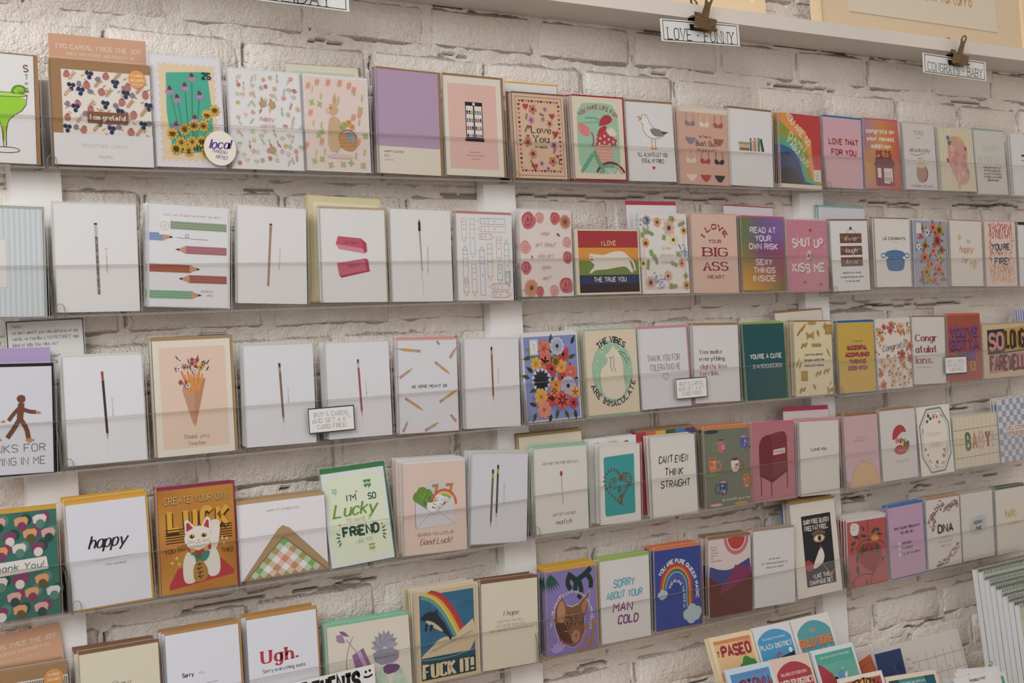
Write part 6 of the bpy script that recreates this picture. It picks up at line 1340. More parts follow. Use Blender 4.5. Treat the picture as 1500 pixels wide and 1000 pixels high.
# key: paper, envelope, its margins (left, top, right, bottom mm), copies behind, depth of the stack mm, what it shows
CT = {
'r0_marg': (WP, K, (1, 2, 6, 1), 1, 4, 'white card with a bright green cocktail glass'),
'r1_grateful': (K, K, (1, 1, 1, 1), 1, 6, 'kraft card pack patterned with berries reading i am grateful'),
'r1_stamp': ('#eceaf0', '#eceaf0', (2, 2, 2, 0), 2, 6, 'postage stamp card with purple and yellow daisies on teal'),
'r1_easter': (WP, WP, (2, 2, 2, 0), 1, 4, 'white card scattered with tiny mushrooms, carrots and happy easter'),
'r1_bunny': (WP, WP, (1, 2, 2, 0), 2, 7, 'pink card with a brown rabbit holding a basket'),
'r1_purple': ('#c0a4c2', K, (0, 3, 6, 0), 3, 14, 'tall plain lilac card with a cream foot reading happy easter'),
'r1_eggs': ('#efe8d8', K, (1, 4, 6, 1), 0, 0, 'cream bordered pink card with a cabinet of coloured eggs'),
'r1_love': ('#e5c4a4', '#8a5e3e', (1, 3, 1, 1), 2, 10, 'tan card reading love you with a border of hearts'),
'r1_bike': ('#efe4cc', '#b32437', (0, 3, 4, 3), 3, 14, 'mint card of a red haired cyclist reading you make life fun'),
'r1_gull': (WP, K, (0, 4, 2, 0), 0, 0, 'white card with a seagull eating fries'),
'r1_busts': ('#e0b29c', '#efe0d0', (0, 2, 2, 0), 3, 12, 'peach card with rows of bras and knickers'),
'r1_books': (WP, '#9a7658', (1, 4, 1, 0), 1, 5, 'white card with a short row of painted books'),
'r1_fab': ('#c9302c', '#efe2c8', (0, 0, 1, 1), 3, 13, 'rainbow wave card reading you are so damn fabulous'),
'r1_that': ('#e3b5c1', '#2c7cb8', (0, 4, 4, 0), 1, 4, 'dusty pink card with red capitals love that for you'),
'r1_pets': ('#c8752e', '#d95a84', (0, 3, 3, 2), 1, 3, 'orange and purple card with a pet shop front'),
'r1_oneyou': ('#e4dedb', '#d8b496', (0, 2, 1, 0), 1, 5, 'pale card with an egg shape and script reading celebrated'),
'r1_stripe': ('#e9e4cf', WP, (1, 1, 1, 0), 3, 10, 'pale yellow striped card with a smeared pink shape'),
'r1_retire': ('#dedad5', '#94ba92', (0, 3, 2, 2), 1, 4, 'grey white happy retirement card with a green envelope'),
'r1_last': (WP, WP, (1, 1, 1, 0), 2, 10, 'white card cut off by the right frame edge, top row'),
'r2_blue': ('#dfe6e8', '#b7bdb5', (1, 4, 5, 1), 0, 0, 'pale blue striped card with a framed cream panel'),
'r2_pen1': (WP, '#e6e2d8', (1, 2, 1, 0), 1, 5, 'white card with one mottled grey pencil, second row'),
'r2_pencils': ('#ededf0', WP, (1, 2, 3, 1), 3, 13, 'white card with green, pink and brown pencils lying sideways'),
'r2_pen2': (WP, '#e4e2da', (0, 1, 1, 0), 2, 8, 'white card with one slanting light brown pencil'),
'r2_eraser': (WP, '#cbb796', (0, 3, 3, 0), 2, 6, 'white card with two pink erasers'),
'r2_brush': (WP, '#e6e0d4', (1, 1, 1, 0), 1, 6, 'white card with a thin silver handled paint brush'),
'r2_crayons': (WP, '#c98c78', (0, 4, 1, 2), 1, 8, 'white card with outline drawings of pastel crayons'),
'r2_roses': ('#f2e6e0', WP, (0, 2, 1, 0), 3, 11, 'white card framed in pink roses and a gold daisy'),
'r2_cat': ('#ece0c4', '#e4d8bc', (0, 1, 0, 0), 1, 4, 'wide rainbow striped card with a white cat'),
'r2_wild': ('#efece6', WP, (0, 1, 1, 0), 3, 10, 'white wildflower card with ferns and blue blossoms'),
'r2_heart': ('#e8c5b4', '#d8b09a', (0, 1, 1, 0), 3, 9, 'blush card with dark red words big and heart'),
'r2_read': ('#7a8a3c', '#d95c86', (0, 3, 2, 2), 2, 8, 'green, purple and yellow card reading read at your own risk'),
'r2_shut': ('#d58a9e', '#e9d3d6', (1, 2, 1, 0), 1, 3, 'rose pink card reading shut up and kiss me'),
'r2_laugh': (WP, '#8a6246', (0, 3, 2, 2), 2, 7, 'white card with three hanging brown wood signs'),
'r2_pot': ('#efece6', '#a58262', (1, 2, 1, 0), 3, 8, 'white card with a blue cooking pot'),
'r2_floral': ('#aaaec4', WP, (1, 2, 2, 1), 1, 5, 'grey blue card crowded with orange and yellow blooms'),
'r2_happy': ('#ece7df', '#b89478', (0, 2, 1, 0), 2, 6, 'white card with gold script so happy for you'),
'r2_fire': ('#f0dcd0', '#e6b2a8', (1, 2, 1, 0), 2, 8, 'red and orange card reading you are on fire'),
'r2_last': (WP, INK, (0, 2, 1, 0), 1, 6, 'white card with a black envelope at the right edge'),
'r3_foot': ('#e2e3ec', '#26221f', (0, 4, 3, 2), 0, 0, 'white card with a walking ape man and black envelope'),
'r3_pen1': ('#ecedf2', '#dcd8cc', (1, 1, 2, 1), 2, 9, 'white card with one dark pencil and red tip'),
'r3_bouq': ('#efe9da', '#b59468', (1, 5, 5, 0), 1, 8, 'peach thank you card with a cone of fries and flowers'),
'r3_pen2': ('#ecedf2', '#e2dccd', (1, 2, 1, 0), 1, 8, 'white card with one dull brown pencil, third row'),
'r3_pen3': ('#ecedf2', '#dddbd2', (1, 1, 1, 0), 2, 10, 'white card with one magenta pencil'),
'r3_meant': ('#e9eaef', '#e5a9a0', (0, 4, 2, 1), 2, 8, 'white card with scattered yellow pencils and a pink envelope'),
'r3_pen4': ('#ecebee', '#dddbd2', (1, 1, 1, 0), 2, 9, 'white card with one russet pencil, third row'),
'r3_bloom': ('#edeaf0', WP, (1, 1, 1, 1), 2, 8, 'blue card filled with red, orange and lilac flowers'),
'r3_vibes': ('#ecdcbf', '#9fceac', (0, 1, 2, 3), 3, 15, 'cream card with a pale bird shape on a mint oval'),
'r3_toler': ('#e8e7ec', '#dc9ca8', (0, 4, 4, 0), 2, 7, 'white card reading thank you for tolerating me'),
'r3_slight': ('#ebe9e9', '#b58a58', (0, 4, 2, 1), 3, 10, 'white card in black and red serif reading slightly less terrible'),
'r3_cutie': ('#12595c', '#a8c040', (0, 3, 3, 2), 2, 7, 'dark teal card with the digits of pi'),
'r3_pasta': ('#ecdfb8', '#a07e5c', (0, 2, 1, 0), 2, 13, 'cream card covered in golden pasta shapes'),
'r3_yellow': ('#d9b440', '#2270b0', (0, 4, 3, 2), 1, 6, 'mustard yellow card with a blue envelope'),
'r3_congf': ('#efe6da', '#e4ddd4', (0, 1, 2, 1), 0, 0, 'white card with small orange flowers reading congrats'),
'r3_congr': ('#e6e2de', '#a97f56', (0, 3, 0, 2), 1, 4, 'white card with congratulations broken over three red lines'),
'r3_gotta': ('#b04a34', '#e0683c', (0, 4, 3, 0), 1, 5, 'rust red card with fat purple letters'),
'r3_solong': ('#dfc9a2', '#c9a87c', (0, 2, 0, 0), 1, 5, 'wide tan card reading so long farewell'),
'r4_thank': ('#35796c', '#e0ab2c', (0, 5, 1, 0), 0, 0, 'green abstract patterned card reading thank you'),
'r4_happy': ('#e8eaf3', '#e6ab1e', (0, 5, 3, 2), 3, 14, 'white card with the single brush word happy'),
'r4_luck': ('#c8821c', '#9a3050', (0, 3, 3, 0), 1, 9, 'gold card with a white waving lucky cat'),
'r4_pat': ('#eceaee', '#bb9c70', (0, 4, 1, 0), 2, 8, 'white card with a plaid lined kraft envelope flap'),
'r4_lucky': ('#e9eff0', '#3d8a50', (0, 6, 3, 1), 0, 0, 'pale green card reading lucky to have a friend'),
'r4_good': ('#ecd4c6', '#efedec', (0, 3, 2, 1), 4, 20, 'peach good luck card with clover and dice in an envelope'),
'r4_two': ('#e3e3ea', '#dcdad2', (1, 2, 1, 1), 3, 13, 'tilted white card with two slim pencils side by side'),
'r4_match': ('#e9e6de', '#a5d3b6', (0, 4, 2, 2), 1, 6, 'white card with one red headed matchstick'),
'r4_teal': ('#ebe8e0', '#ece9e2', (0, 2, 1, 0), 2, 12, 'white bordered teal card with a gold ornament heart'),
'r4_straight': ('#e9e6de', '#a53a46', (0, 0, 0, 0), 2, 9, 'white card hand lettered cannot even think straight'),
'r4_mugs': ('#7c826e', '#e58a48', (0, 4, 3, 0), 3, 14, 'olive grey card with painted mugs'),
'r4_mail': ('#c47c84', '#d9728c', (0, 4, 3, 0), 1, 3, 'rose card with a dark red mailbox on legs'),
'r4_ilove': ('#e8e5dd', '#e09aa4', (0, 2, 1, 0), 3, 13, 'plain white card with small words i love you'),
'r4_bump': ('#dcb7bd', '#a57a4c', (0, 3, 1, 0), 2, 9, 'pink card with a rounded tan belly'),
'r4_baby': ('#e4e1de', '#b28c64', (0, 3, 1, 0), 1, 6, 'white card with a red round baby emblem'),
'r4_oct': ('#f1e9da', None, (0, 0, 0, 0), 0, 0, 'cream card with a grey octagon frame of flowers'),
'r4_BABY': ('#eadfc4', '#a9cfb2', (0, 0, 1, 3), 2, 9, 'wide cream grid card with coloured letters baby'),
'r4_check': ('#ece6e0', WP, (1, 1, 1, 0), 2, 12, 'blue and white checked card'),
'r5_brown': ('#efeae2', K, (0, 1, 1, 0), 2, 12, 'kraft pack with an orange round sticker, bottom left'),
'r5_shara': ('#e9e2c8', '#8e6648', (0, 3, 2, 0), 3, 15, 'cream card with faint grey script, bottom left'),
'r5_sorry': ('#e6e8f2', '#b98a50', (0, 3, 4, 0), 2, 14, 'white card with the small word sorry'),
'r5_ugh': ('#e6e8f2', '#c08e4c', (0, 4, 3, 0), 1, 8, 'white card with the large red word ugh'),
'r5_sucks': ('#ebe3d2', '#8fd3b0', (1, 2, 0, 0), 2, 11, 'cream card with a purple tube and grey flower chair'),
'r5_dolph': ('#dcc59c', '#ece0c6', (1, 2, 4, 0), 3, 18, 'blue card with a leaping dolphin and a rainbow'),
'r5_hope': ('#e9e1cb', '#8c5f40', (0, 4, 1, 1), 2, 10, 'cream card with small script i hope'),
'r5_cat': ('#8a7cc0', '#e6b010', (0, 5, 3, 2), 3, 14, 'violet card with a brown kitten face'),
'r5_man': ('#e6e3e1', '#a5c860', (0, 4, 2, 0), 2, 7, 'white card reading sorry about your man cold'),
'r5_rain': ('#2b469a', '#e87c44', (0, 4, 2, 1), 3, 14, 'blue card with a rainbow between two clouds'),
'r5_mount': ('#d9c2be', '#a07a58', (0, 4, 1, 0), 3, 14, 'card with a red sun over blue, magenta and brown hills'),
'r5_white': ('#e6e4e4', '#b59a88', (0, 3, 1, 0), 1, 7, 'plain white card with three lines of tiny italics'),
'r5_champ': ('#ece5da', '#c0934e', (0, 4, 2, 0), 2, 12, 'tall cream card with a black panel, eye and glass'),
'r5_tomato': ('#e6dfdc', '#ece6e2', (0, 1, 1, 0), 4, 18, 'red card with green vines over a tomato'),
'r5_preg': ('#cfa9c6', '#2f7cc0', (0, 4, 3, 2), 1, 6, 'lilac pink card with a blue envelope and three tick boxes'),
'r5_dna': ('#e4dfda', '#bf9a74', (0, 3, 1, 0), 2, 9, 'white card with mauve sprays and the letters dna'),
'r5_admit': ('#e2dfd9', '#c9b6a4', (0, 3, 1, 0), 2, 9, 'white card with a small grey ticket'),
'r5_hello': ('#e9e4d4', '#6c7a64', (0, 3, 1, 0), 2, 9, 'cream card with thin yellow letters hello'),
'b1_header': ('#d9a684', None, None, 0, 0, 'peach header card reading two cards twice the joy, top row'),
'b1_green': ('#ece6d2', K, (0, 1, 5, 0), 0, 0, 'cream and green card peeping out behind the rabbit card'),
'b1_yellow': (WP, '#e3b02c', (0, 3, 3, 0), 0, 0, 'white card with a yellow envelope behind the love you card'),
'b2_cream': ('#e3d6a8', '#ddd0a4', (3, 2, 1, 2), 2, 6, 'taller cream card behind the pink erasers card'),
'b2_red': ('#ece8ea', '#b9344c', (0, 7, 1, 0), 0, 0, 'card with a deep pink envelope behind the wildflower card'),
'b2_redwhite': ('#eadfe6', '#b3303f', (0, 2, 2, 0), 0, 0, 'white card with a thin red envelope edge, second row'),
'b2_teal': ('#e4e2e8', '#8cc0b8', (1, 4, 2, 0), 1, 4, 'white card with a pale teal envelope, second row'),
'b3_purple': ('#b9a2d0', None, None, 0, 0, 'purple card showing above the walking ape man card'),
'b3_kraft': ('#ece3d2', '#a07e5c', (1, 3, 2, 0), 1, 5, 'cream card with a kraft envelope behind the pasta card'),
'b3_pale': ('#dcd5c8', None, None, 0, 0, 'blank off white card showing behind the congratulations card'),
'b3_stripe': ('#e9e6ee', None, None, 0, 0, 'blue striped card at the right edge, third row'),
'b4_kraftcream': ('#ebe2c9', '#a58e62', (1, 3, 2, 0), 2, 12, 'cream card with an olive tan envelope behind the matchstick card'),
'b4_plant': (WP, None, None, 1, 5, 'white card with a gold sprig behind the teal heart card'),
'b4_pride': ('#b5343a', '#a58262', (0, 2, 1, 0), 2, 10, 'rainbow striped envelope card behind the hand lettered card'),
'b4_pink': ('#efe4e6', '#c73c64', (0, 7, 1, 0), 0, 0, 'card with a raspberry envelope, fourth row'),
'b5_peach': ('#d9a684', None, None, 0, 0, 'peach header card reading twice the joy, bottom left corner'),
'b5_blue': (WP, '#2f6fb0', (2, 2, 1, 0), 0, 0, 'card with a blue envelope behind the champagne card'),
}
rc = random.Random(5)
FLOORZ = {'1': .0, '2': -.186, '3': -.3815, '4': -.5585, '5': -.750}
for key, (paper, env, em, n, dep, lab) in CT.items():
    x, z, w, h, tilt, y, lean = CARD[key]
    if key[0] == 'b': zt = z+h; z = max(z+.003, FLOORZ[key[1]]+.003+abs(tilt)*w/2); h = zt-z
    where = ''
    short = lab
    root = make_card('greeting_card', key, x, z, w, h, tilt, y, lean, paper, env, (em[0], em[1]+(1.2 if key[1] in '45' and em[1] > 1 else 0), em[2], em[3]) if em else (0, 0, 0, 0), (short+', front of its stack') if n else short, 'greeting cards in the acrylic racks', sleeve=key[0] == 'r' and key not in ('r4_oct', 'r4_pat', 'r5_ugh', 'r5_sorry'))
    if n:
        grp = 'copies behind the '+short; dep *= {'4': 1.35, '5': 1.55}.get(key[1], 1.15); pd = min(dep, 26)/1000/n
        for k in range(n):
            yy = y+pd*(k+1)+rc.uniform(-.15, .15)*pd
            M = card_matrix(x+rc.uniform(-.002, .0012), min(yy, -.0235), z+rc.uniform(-.0002, .0012)+(.0009*(k+1) if key[1] in '45' else .0003*(k+1)), tilt+rc.uniform(-.012, .012), lean*.8)
            dup(root, M, (['copy directly behind the ', 'second copy behind the ', 'third copy behind the ', 'fourth copy behind the '][k] if n > 1 else 'copy hidden behind the ')+short, grp)

# ------------------------------------------------------------------ small signs and the sticker
def flat_sign(name, x, y, z, w, h, tilt, lean, art_fn, label, cat, group=None, th=.0006, col='#efeeec'):
    r = empty(name, M=card_matrix(x, y, z, tilt, lean)); tag(r, label, cat, group)
    m = MB(); m.box(-w/2, w/2, 0, th, 0, h, 0, lin(col)); m.build('card_sheet', [M_PAPER], r, ink=True)
    a = Art(w, h, 3); art_fn(a); link('printed_design', a.mesh('printed_design'), r); return r
def buy5(a):
    a.frame(1.2, 2, 98.8, 98, 2.2, '#3a3634'); a.text('BUY 5 CARDS,', 50, 27, 7.5, '#8a8480', w=74, b=.6, st='s'); a.text('AND GET A 6', 44, 51, 7.5, '#8a8480', w=70, b=.6, st='s'); a.text('TH', 87, 46, 4, '#8a8480', w=9, b=.6); a.text('CARD FREE!', 50, 75, 7.5, '#8a8480', w=62, b=.6, st='s')
SIGNS = {'buy1': (0.3852, -0.0563, -0.3658, 0.0751, 0.0357, -0.0065), 'buy2': (1.0889, -0.0563, -0.3656, 0.0742, 0.0351, -0.0010), 'buy3': (1.8278, -0.0563, -0.3657, 0.0721, 0.0345, 0.0165), 'events': (0.3650, -0.0563, -0.7386, 0.1345, 0.0347, -0.0195), 'notice': (-0.0003, -0.0205, -0.2755, 0.1005, 0.0843, -0.0154), 'love': (1.1158, -0.1015, 0.2352, 0.1857, 0.0374, -0.0311), 'congrats': (1.8191, -0.1015, 0.2265, 0.2052, 0.0388, 0.0192), 'holiday': (0.3383, -0.1015, 0.2250, 0.1735, 0.0320, 0.0142), 'stick': (0.2349, 0, 0.0072)}
q = SIGNS['buy1']; flat_sign('offer_sign', *q[:5], q[5], 0, buy5, 'small white offer sign on the third row lip, over the pencil cards', 'sign')
q = SIGNS['buy2']; flat_sign('offer_sign', *q[:5], q[5], 0, buy5, 'small white offer sign between the tolerating me and slightly less terrible cards', 'sign')
q = SIGNS['buy3']; flat_sign('offer_sign', *q[:5], q[5], 0, buy5, 'small white offer sign over the rust red card with purple letters', 'sign')
def events(a):
    a.text('T EVENTS', 46, 48, 16, '#1f1c1c', w=68, b=1.7, jit=.3); a.ell(89, 24, 1.6, '#1f1c1c'); a.ell(94, 22, 1.6, '#1f1c1c'); a.line([(86, 42), (91, 48), (97, 40)], 2.2, '#1f1c1c', 1)
q = SIGNS['events']; flat_sign('lettered_sign', *q[:5], q[5], 0, events, 'white sign with thick black marker letters on the lowest rack', 'sign')
# round sticker
r = empty('round_sticker', M=card_matrix(SIGNS['stick'][0], RY0-.0012, SIGNS['stick'][2], .1, 0)); tag(r, 'round cream sticker with purple handwriting on the top rack lip', 'sticker')
m = MB(); rr = .0235; n_ = 40; P = [(rr*math.cos(2*PI*k/n_), rr*math.sin(2*PI*k/n_)+rr) for k in range(n_)]
m.face([(p[0], 0, p[1]) for p in P], 0, lin('#efe9da')); m.face([(p[0], .0007, p[1]) for p in P][::-1], 0, lin('#efe9da'))
for k in range(n_): j = (k+1) % n_; m.face([(P[k][0], 0, P[k][1]), (P[k][0], .0007, P[k][1]), (P[j][0], .0007, P[j][1]), (P[j][0], 0, P[j][1])], 0, lin('#dcd2be'))
m.build('paper_disc', [M_PAPER], r, ink=True)
a = Art(2*rr, 2*rr, 4); a.text('local', 50, 38, 26, '#6a4a9c', w=62, st='i', b=1.4, rot=-6); a.text('MAKER/', 50, 60, 10, '#6a4a9c', w=46, b=1, rot=4, jit=.2); a.text('ARTIST', 56, 76, 10, '#6a4a9c', w=38, b=1, rot=4, jit=.2)
link('handwriting', a.mesh('handwriting'), r)
# notice sheet on the wall
def notice(a):
    a.frame(1.5, 1.5, 98.5, 98.5, 1.4, '#3a3634'); g = '#8e8884'
    for i, t in enumerate(('Hello!', "we don't mind if you take pictures of our", 'cards, we feel like a "NO PICTURES" sign', 'kind of kills the vibe, no?', '', 'but please consider how much', 'we love seeing a pic of the', 'market you took it at', 'and a tag or two')):
        if t: a.text(t, 8, 9+i*9.2, 3.6, g, al='l', b=.9, st='s', w=min(84, len(t)*2.1))
q = SIGNS['notice']; flat_sign('notice_sheet', *q[:5], q[5], 0, notice, 'white paper notice with a black border behind the left cards', 'notice')
# ledge signs with bulldog clips
def ledge_art(t, w_):
    def f(a): a.frame(3, 7, 97, 93, .8, '#3c4644'); a.text(t, 50, 64, 10 if len(t) < 13 else 8, '#3a4240', w=w_, b=.6, st='s')
    return f
def clip(x, y, z, lab, tilt=.03):
    r = empty('bulldog_clip', M=card_matrix(x, y, z, tilt, 0)); tag(r, lab, 'clip', 'bronze bulldog clips on the ledge')
    r.scale = (1.25, 1.25, 1.25); m = MB(); w = .041   # jaw: rolled trough, front and back plates
    for x0 in (0,):
        pr = [(-.0045, -.017), (-.006, -.0155), (-.006, -.013), (-.0045, -.012), (-.0075, -.001), (-.004, .001), (.004, .001), (.0075, -.001), (.0035, -.012), (.0035, -.017)]
        A = [(-w/2, p[0], p[1]) for p in pr]; B_ = [(w/2, p[0], p[1]) for p in pr]
        for i in range(len(pr)-1): m.face([A[i], A[i+1], B_[i+1], B_[i]][::-1])
        for s_, T in ((-1, A), (1, B_)): m.face(([T[4], T[5], T[6], T[7]]) if s_ < 0 else [T[7], T[6], T[5], T[4]])
    m.build('jaw', [M_BRONZE], r)
    m = MB(); m.tube([(-w/2-.0005, -.0055, -.0145), (w/2+.0005, -.0055, -.0145)], .002, 8); m.build('rolled_edge', [M_BRONZE], r, smooth=True)
    m = MB(); m.tube([(-w/2+.002, 0, .0005), (w/2-.002, 0, .0005)], .0022, 8); m.build('spring', [M_WIRE], r, smooth=True)
    for s_ in (-1, 1):
        m = MB(); P = [(-.0075, 0), (.0075, 0), (.006, .012), (.0065, .02), (.0075, .0245), (.005, .0285), (0, .030), (-.005, .0285), (-.0075, .0245), (-.0065, .02), (-.006, .012)]
        H = [(0, .0245+.0034*math.cos(2*PI*k/11+PI), .0034*math.sin(2*PI*k/11+PI)) for k in range(11)]
        def pt(u, v, t_): return (u*.95-s_*(.0015+v*.12), s_*(.003+v*.30)+t_, v)
        hole = [(-.0034*math.sin(2*PI*k/11), .0242-.0034*math.cos(2*PI*k/11)) for k in range(11)]
        # outer ring matched to the hole, so the finger tab has a real eyelet
        out = [(-.0, .012), (-.006, .014), (-.0063, .018), (-.0074, .023), (-.0066, .0265), (-.003, .0297), (.003, .0297), (.0066, .0265), (.0074, .023), (.0063, .018), (.006, .014)]
        for t_ in (0, .0008):
            for k in range(11):
                j = (k+1) % 11; f = [pt(*out[k], t_), pt(*out[j], t_), pt(*hole[j], t_), pt(*hole[k], t_)]; m.face(f if t_ else f[::-1])
            f = [pt(-.0078, 0, t_), pt(.0078, 0, t_), pt(.006, .014, t_), pt(0, .012, t_), pt(-.006, .014, t_)]; m.face(f if t_ else f[::-1])
        for k in range(1, 10): m.face([pt(*out[k], 0), pt(*out[k+1], 0), pt(*out[k+1], .0008), pt(*out[k], .0008)])
        for k in range(11): j = (k+1) % 11; m.face([pt(*hole[k], 0), pt(*hole[k], .0008), pt(*hole[j], .0008), pt(*hole[j], 0)])
        m.build('finger_tab', [M_BRONZE], r)
    return r
for k_, t_, w_, lb in (('love', 'LOVE - FUNNY', 84, 'white ledge sign reading love funny'), ('congrats', 'CONGRATS - BABY', 86, 'white ledge sign reading congrats baby'), ('holiday', 'HOLIDAY', 66, 'white ledge sign cut off by the top frame edge')):
    q = SIGNS[k_]; flat_sign('ledge_sign', *q[:5], q[5], 0, ledge_art(t_, w_), lb, 'sign')
clip(SIGNS['love'][0]-.0015, -.1075, SIGNS['love'][2]+SIGNS['love'][4]+.004, 'bronze bulldog clip holding the love funny sign')
clip(SIGNS['congrats'][0]+.002, -.1075, SIGNS['congrats'][2]+SIGNS['congrats'][4]+.004, 'bronze bulldog clip holding the congrats baby sign')
clip(SIGNS['holiday'][0], -.1075, SIGNS['holiday'][2]+SIGNS['holiday'][4]+.0015, 'bronze bulldog clip holding the sign at the top frame edge')

# ------------------------------------------------------------------ picture frames on the ledge
def picture(x0, x1, h, y, lean, bw, lab, artf, mat_c, inner):
    w = x1-x0; r = empty('framed_picture', M=card_matrix((x0+x1)/2, y, .3025, 0, lean)); tag(r, lab, 'picture frame')
    m = MB()
    for a_, b_, c_, d_ in ((-w/2, -w/2+bw, 0, h), (w/2-bw, w/2, 0, h), (-w/2+bw, w/2-bw, 0, bw), (-w/2+bw, w/2-bw, h-bw, h)): m.box(a_, b_, -.009, .009, c_, d_)
    m.build('wooden_border', [M_WOODL], r)
    m = MB(); m.box(-w/2+bw, w/2-bw, -.002, .002, bw, h-bw, 0, lin(mat_c)); m.build('mount', [M_PAPER], r, ink=True)
    if inner:
        a_, b_, c_, d_ = inner; m = MB(); m.box(a_, b_, -.0035, -.0022, c_, d_, 0, lin('#e9ddc8')); pr = m.build('print_sheet', [M_PAPER], r, ink=True)
        a = Art(b_-a_, d_-c_, 2); artf(a); o = link('printed_design', a.mesh('printed_design'), pr); o.location = ((a_+b_)/2, -.0036, c_)
    return r
def turt(a): a.text('John Turturro', 64.5, 86.5, 4.4, '#dba468', w=35, b=1.1)
picture(.86, 1.326, .42, -.05, .02, .03, 'pale wooden picture frame with a cream mount, left one on the ledge', None, '#eee3d2', None)
picture(1.468, 2.142, .50, -.05, .02, .010, 'large thin edged picture frame with orange lettering on the ledge', turt, '#ead3b0', (-.239, .239, .0425, .46))
picture(2.165, 2.60, .46, -.05, .02, .014, 'picture frame cut off by the right frame edge', None, '#d9cfc0', None)


# ------------------------------------------------------------------ postcards on a stepped wooden stand
st = empty('postcard_stand', (1.2, -.13, -1.165)); tag(st, 'pale birch stepped stand holding city postcards, bottom right', 'display stand')
for i, (yb, zt) in enumerate(((-.1235, -.925), (-.1735, -.968), (-.2235, -1.03))):
    x0, x1 = (.985, 1.39) if i == 0 else (.985, 1.42) if i == 1 else (1.15, 1.70)
    m = MB(); m.box(x0-1.2, x1-1.2, yb+.13-.03, yb+.13+.012, 0, zt+1.165-.012); m.build('step', [M_WOOD], st)
m = MB(); P = [(-.13, 0), (.06, 0), (.06, .245), (.045, .245), (.03, .2), (-.04, .18), (-.13, .12)]
for X, nm in ((1.035, 'side_panel'), (1.362, 'side_panel')):
    m = MB(); A = [(X-1.2, p[0], p[1]) for p in P]; B_ = [(X-1.2+.012, p[0], p[1]) for p in P]; m.face(A[::-1]); m.face(B_)
    for i in range(len(P)): j = (i+1) % len(P); m.face([A[i], A[j], B_[j], B_[i]])
    m.build(nm, [M_WOOD], st)
PC = {
'p_paseo': ('#efdcb4', 2, 'orange postcard lettered paseo with a green tree'), 'p_plaza': ('#e4e6ea', 1, 'blue postcard lettered plaza district'), 'p_dome': ('#e8e6e0', 1, 'teal postcard with orange letters gold dome'),
'p_uptown': ('#cfe0ea', 1, 'sky blue postcard lettered uptown'), 'p_wheeler': ('#e6cdbb', 1, 'crimson postcard lettered wheeler district'), 'p_neon': ('#dfe9ec', 1, 'green postcard with a red building and white swirl'),
'p_brick': ('#ece4d6', 1, 'yellow and brick red postcard cut off by the bottom frame edge'), 'p_frame': ('#ecdcc4', 1, 'teal postcard with a tan border at the bottom frame edge'), 'p_teal2': ('#e6e9e8', 1, 'teal postcard with a red shape, rightmost of the postcards')}
for key, (paper, n, lab) in PC.items():
    x, z, w, h, tilt, y, lean = CARD[key]
    root = make_card('postcard', key, x, z, w, h, tilt, y, lean, paper, None, (0,)*4, lab+(', foremost copy' if n else ''), 'city postcards on the stepped stand', sleeve=False, cat='postcard')
    for k in range(n): dup(root, card_matrix(x-.002*(k+1), y+.0024*(k+1), z-.0006*k, tilt+rc.uniform(-.01, .01), lean), ('spare copy behind the ' if k == 0 else 'hindmost copy behind the ')+lab, 'spare copies of the '+lab)
NB = [(-.0960, -.7516), (-.1090, -.7556), (-.1220, -.7700), (-.1350, -.7805), (-.1480, -.7870), (-.1610, -.7990), (-.1740, -.8085), (-.1870, -.8130)]
NBL = ['rearmost spiral notebook, highest coil of the pile', 'second spiral notebook from the wall, coil just under the highest', 'third spiral notebook from the wall, red lettered cover', 'fourth spiral notebook from the wall', 'fifth spiral notebook from the wall, coil close under the fourth', 'sixth spiral notebook from the wall, red lettering', 'seventh spiral notebook from the wall', 'foremost spiral notebook, behind the orange booklet']
def cover(a):
    a.rect(0, 0, 100, 100, '#b9cbb8'); a.poly([(0, 14), (30, 8), (60, 20), (100, 10), (100, 40), (0, 36)], '#d9d2b4', 1); a.text('DRIVE HISTORIC', 46, 13, 6, '#b5524a', w=56, b=1.5); a.line([(8, 12), (15, 12)], 1, '#b5524a'); a.line([(77, 12), (90, 12)], 1, '#b5524a')
    a.poly([(0, 46), (12, 50), (10, 98), (0, 100)], '#5a8a3c'); a.poly([(10, 60), (100, 50), (100, 100), (8, 100)], '#3f7a4a')
nbme = None
for i, (y, zt) in enumerate(NB):
    h = zt+.975; w = .26; r = empty('spiral_notebook', M=card_matrix(1.80+w/2, y-.09*h, -.972, .0, .09)); tag(r, NBL[i], 'notebook', 'spiral notebooks leaning in a pile')
    m = MB(); m.box(-w/2, w/2, .0010, .0103, 0, h-.008, 0, lin('#e9e9ec')); m.build('page_block', [M_PAPER], r, ink=True)
    m = MB(); m.box(-w/2, w/2, 0, .0009, 0, h-.006, 0, lin('#e6ebe4')); cv = m.build('cover', [M_PAPER], r, ink=True)
    a = Art(w, h-.006, 2); cover(a); link('printed_design', a.mesh('printed_design'), cv)
    m = MB(); m.box(-w/2, w/2, .0105, .0113, 0, h-.006, 0, lin('#dfe0e2')); m.build('back_board', [M_PAPER], r, ink=True)
    m = MB(); n_ = 34
    for k in range(n_):
        X = -w/2+.006+(w-.012)*k/(n_-1)
        for d in (0,): m.tube([(X+d, .0055+.0064*math.cos(2*PI*q/9), h-.0065+.0062*math.sin(2*PI*q/9)) for q in range(9)], .00095, 5, closed=True)
    m.build('spiral_binding', [M_COIL], r, smooth=True)
m = MB(); m.box(1.79, 2.12, -.27, -.02, -1.165, -.9735); o = m.build('birch_riser', [M_WOOD]); tag(o, 'pale birch riser block under the spiral notebooks', 'riser')
def orange_art(a): a.frame(6, 6, 94, 94, 1.4, '#8a3a1c'); a.text('66', 40, 40, 30, '#8a3a1c', w=44, b=1.4)
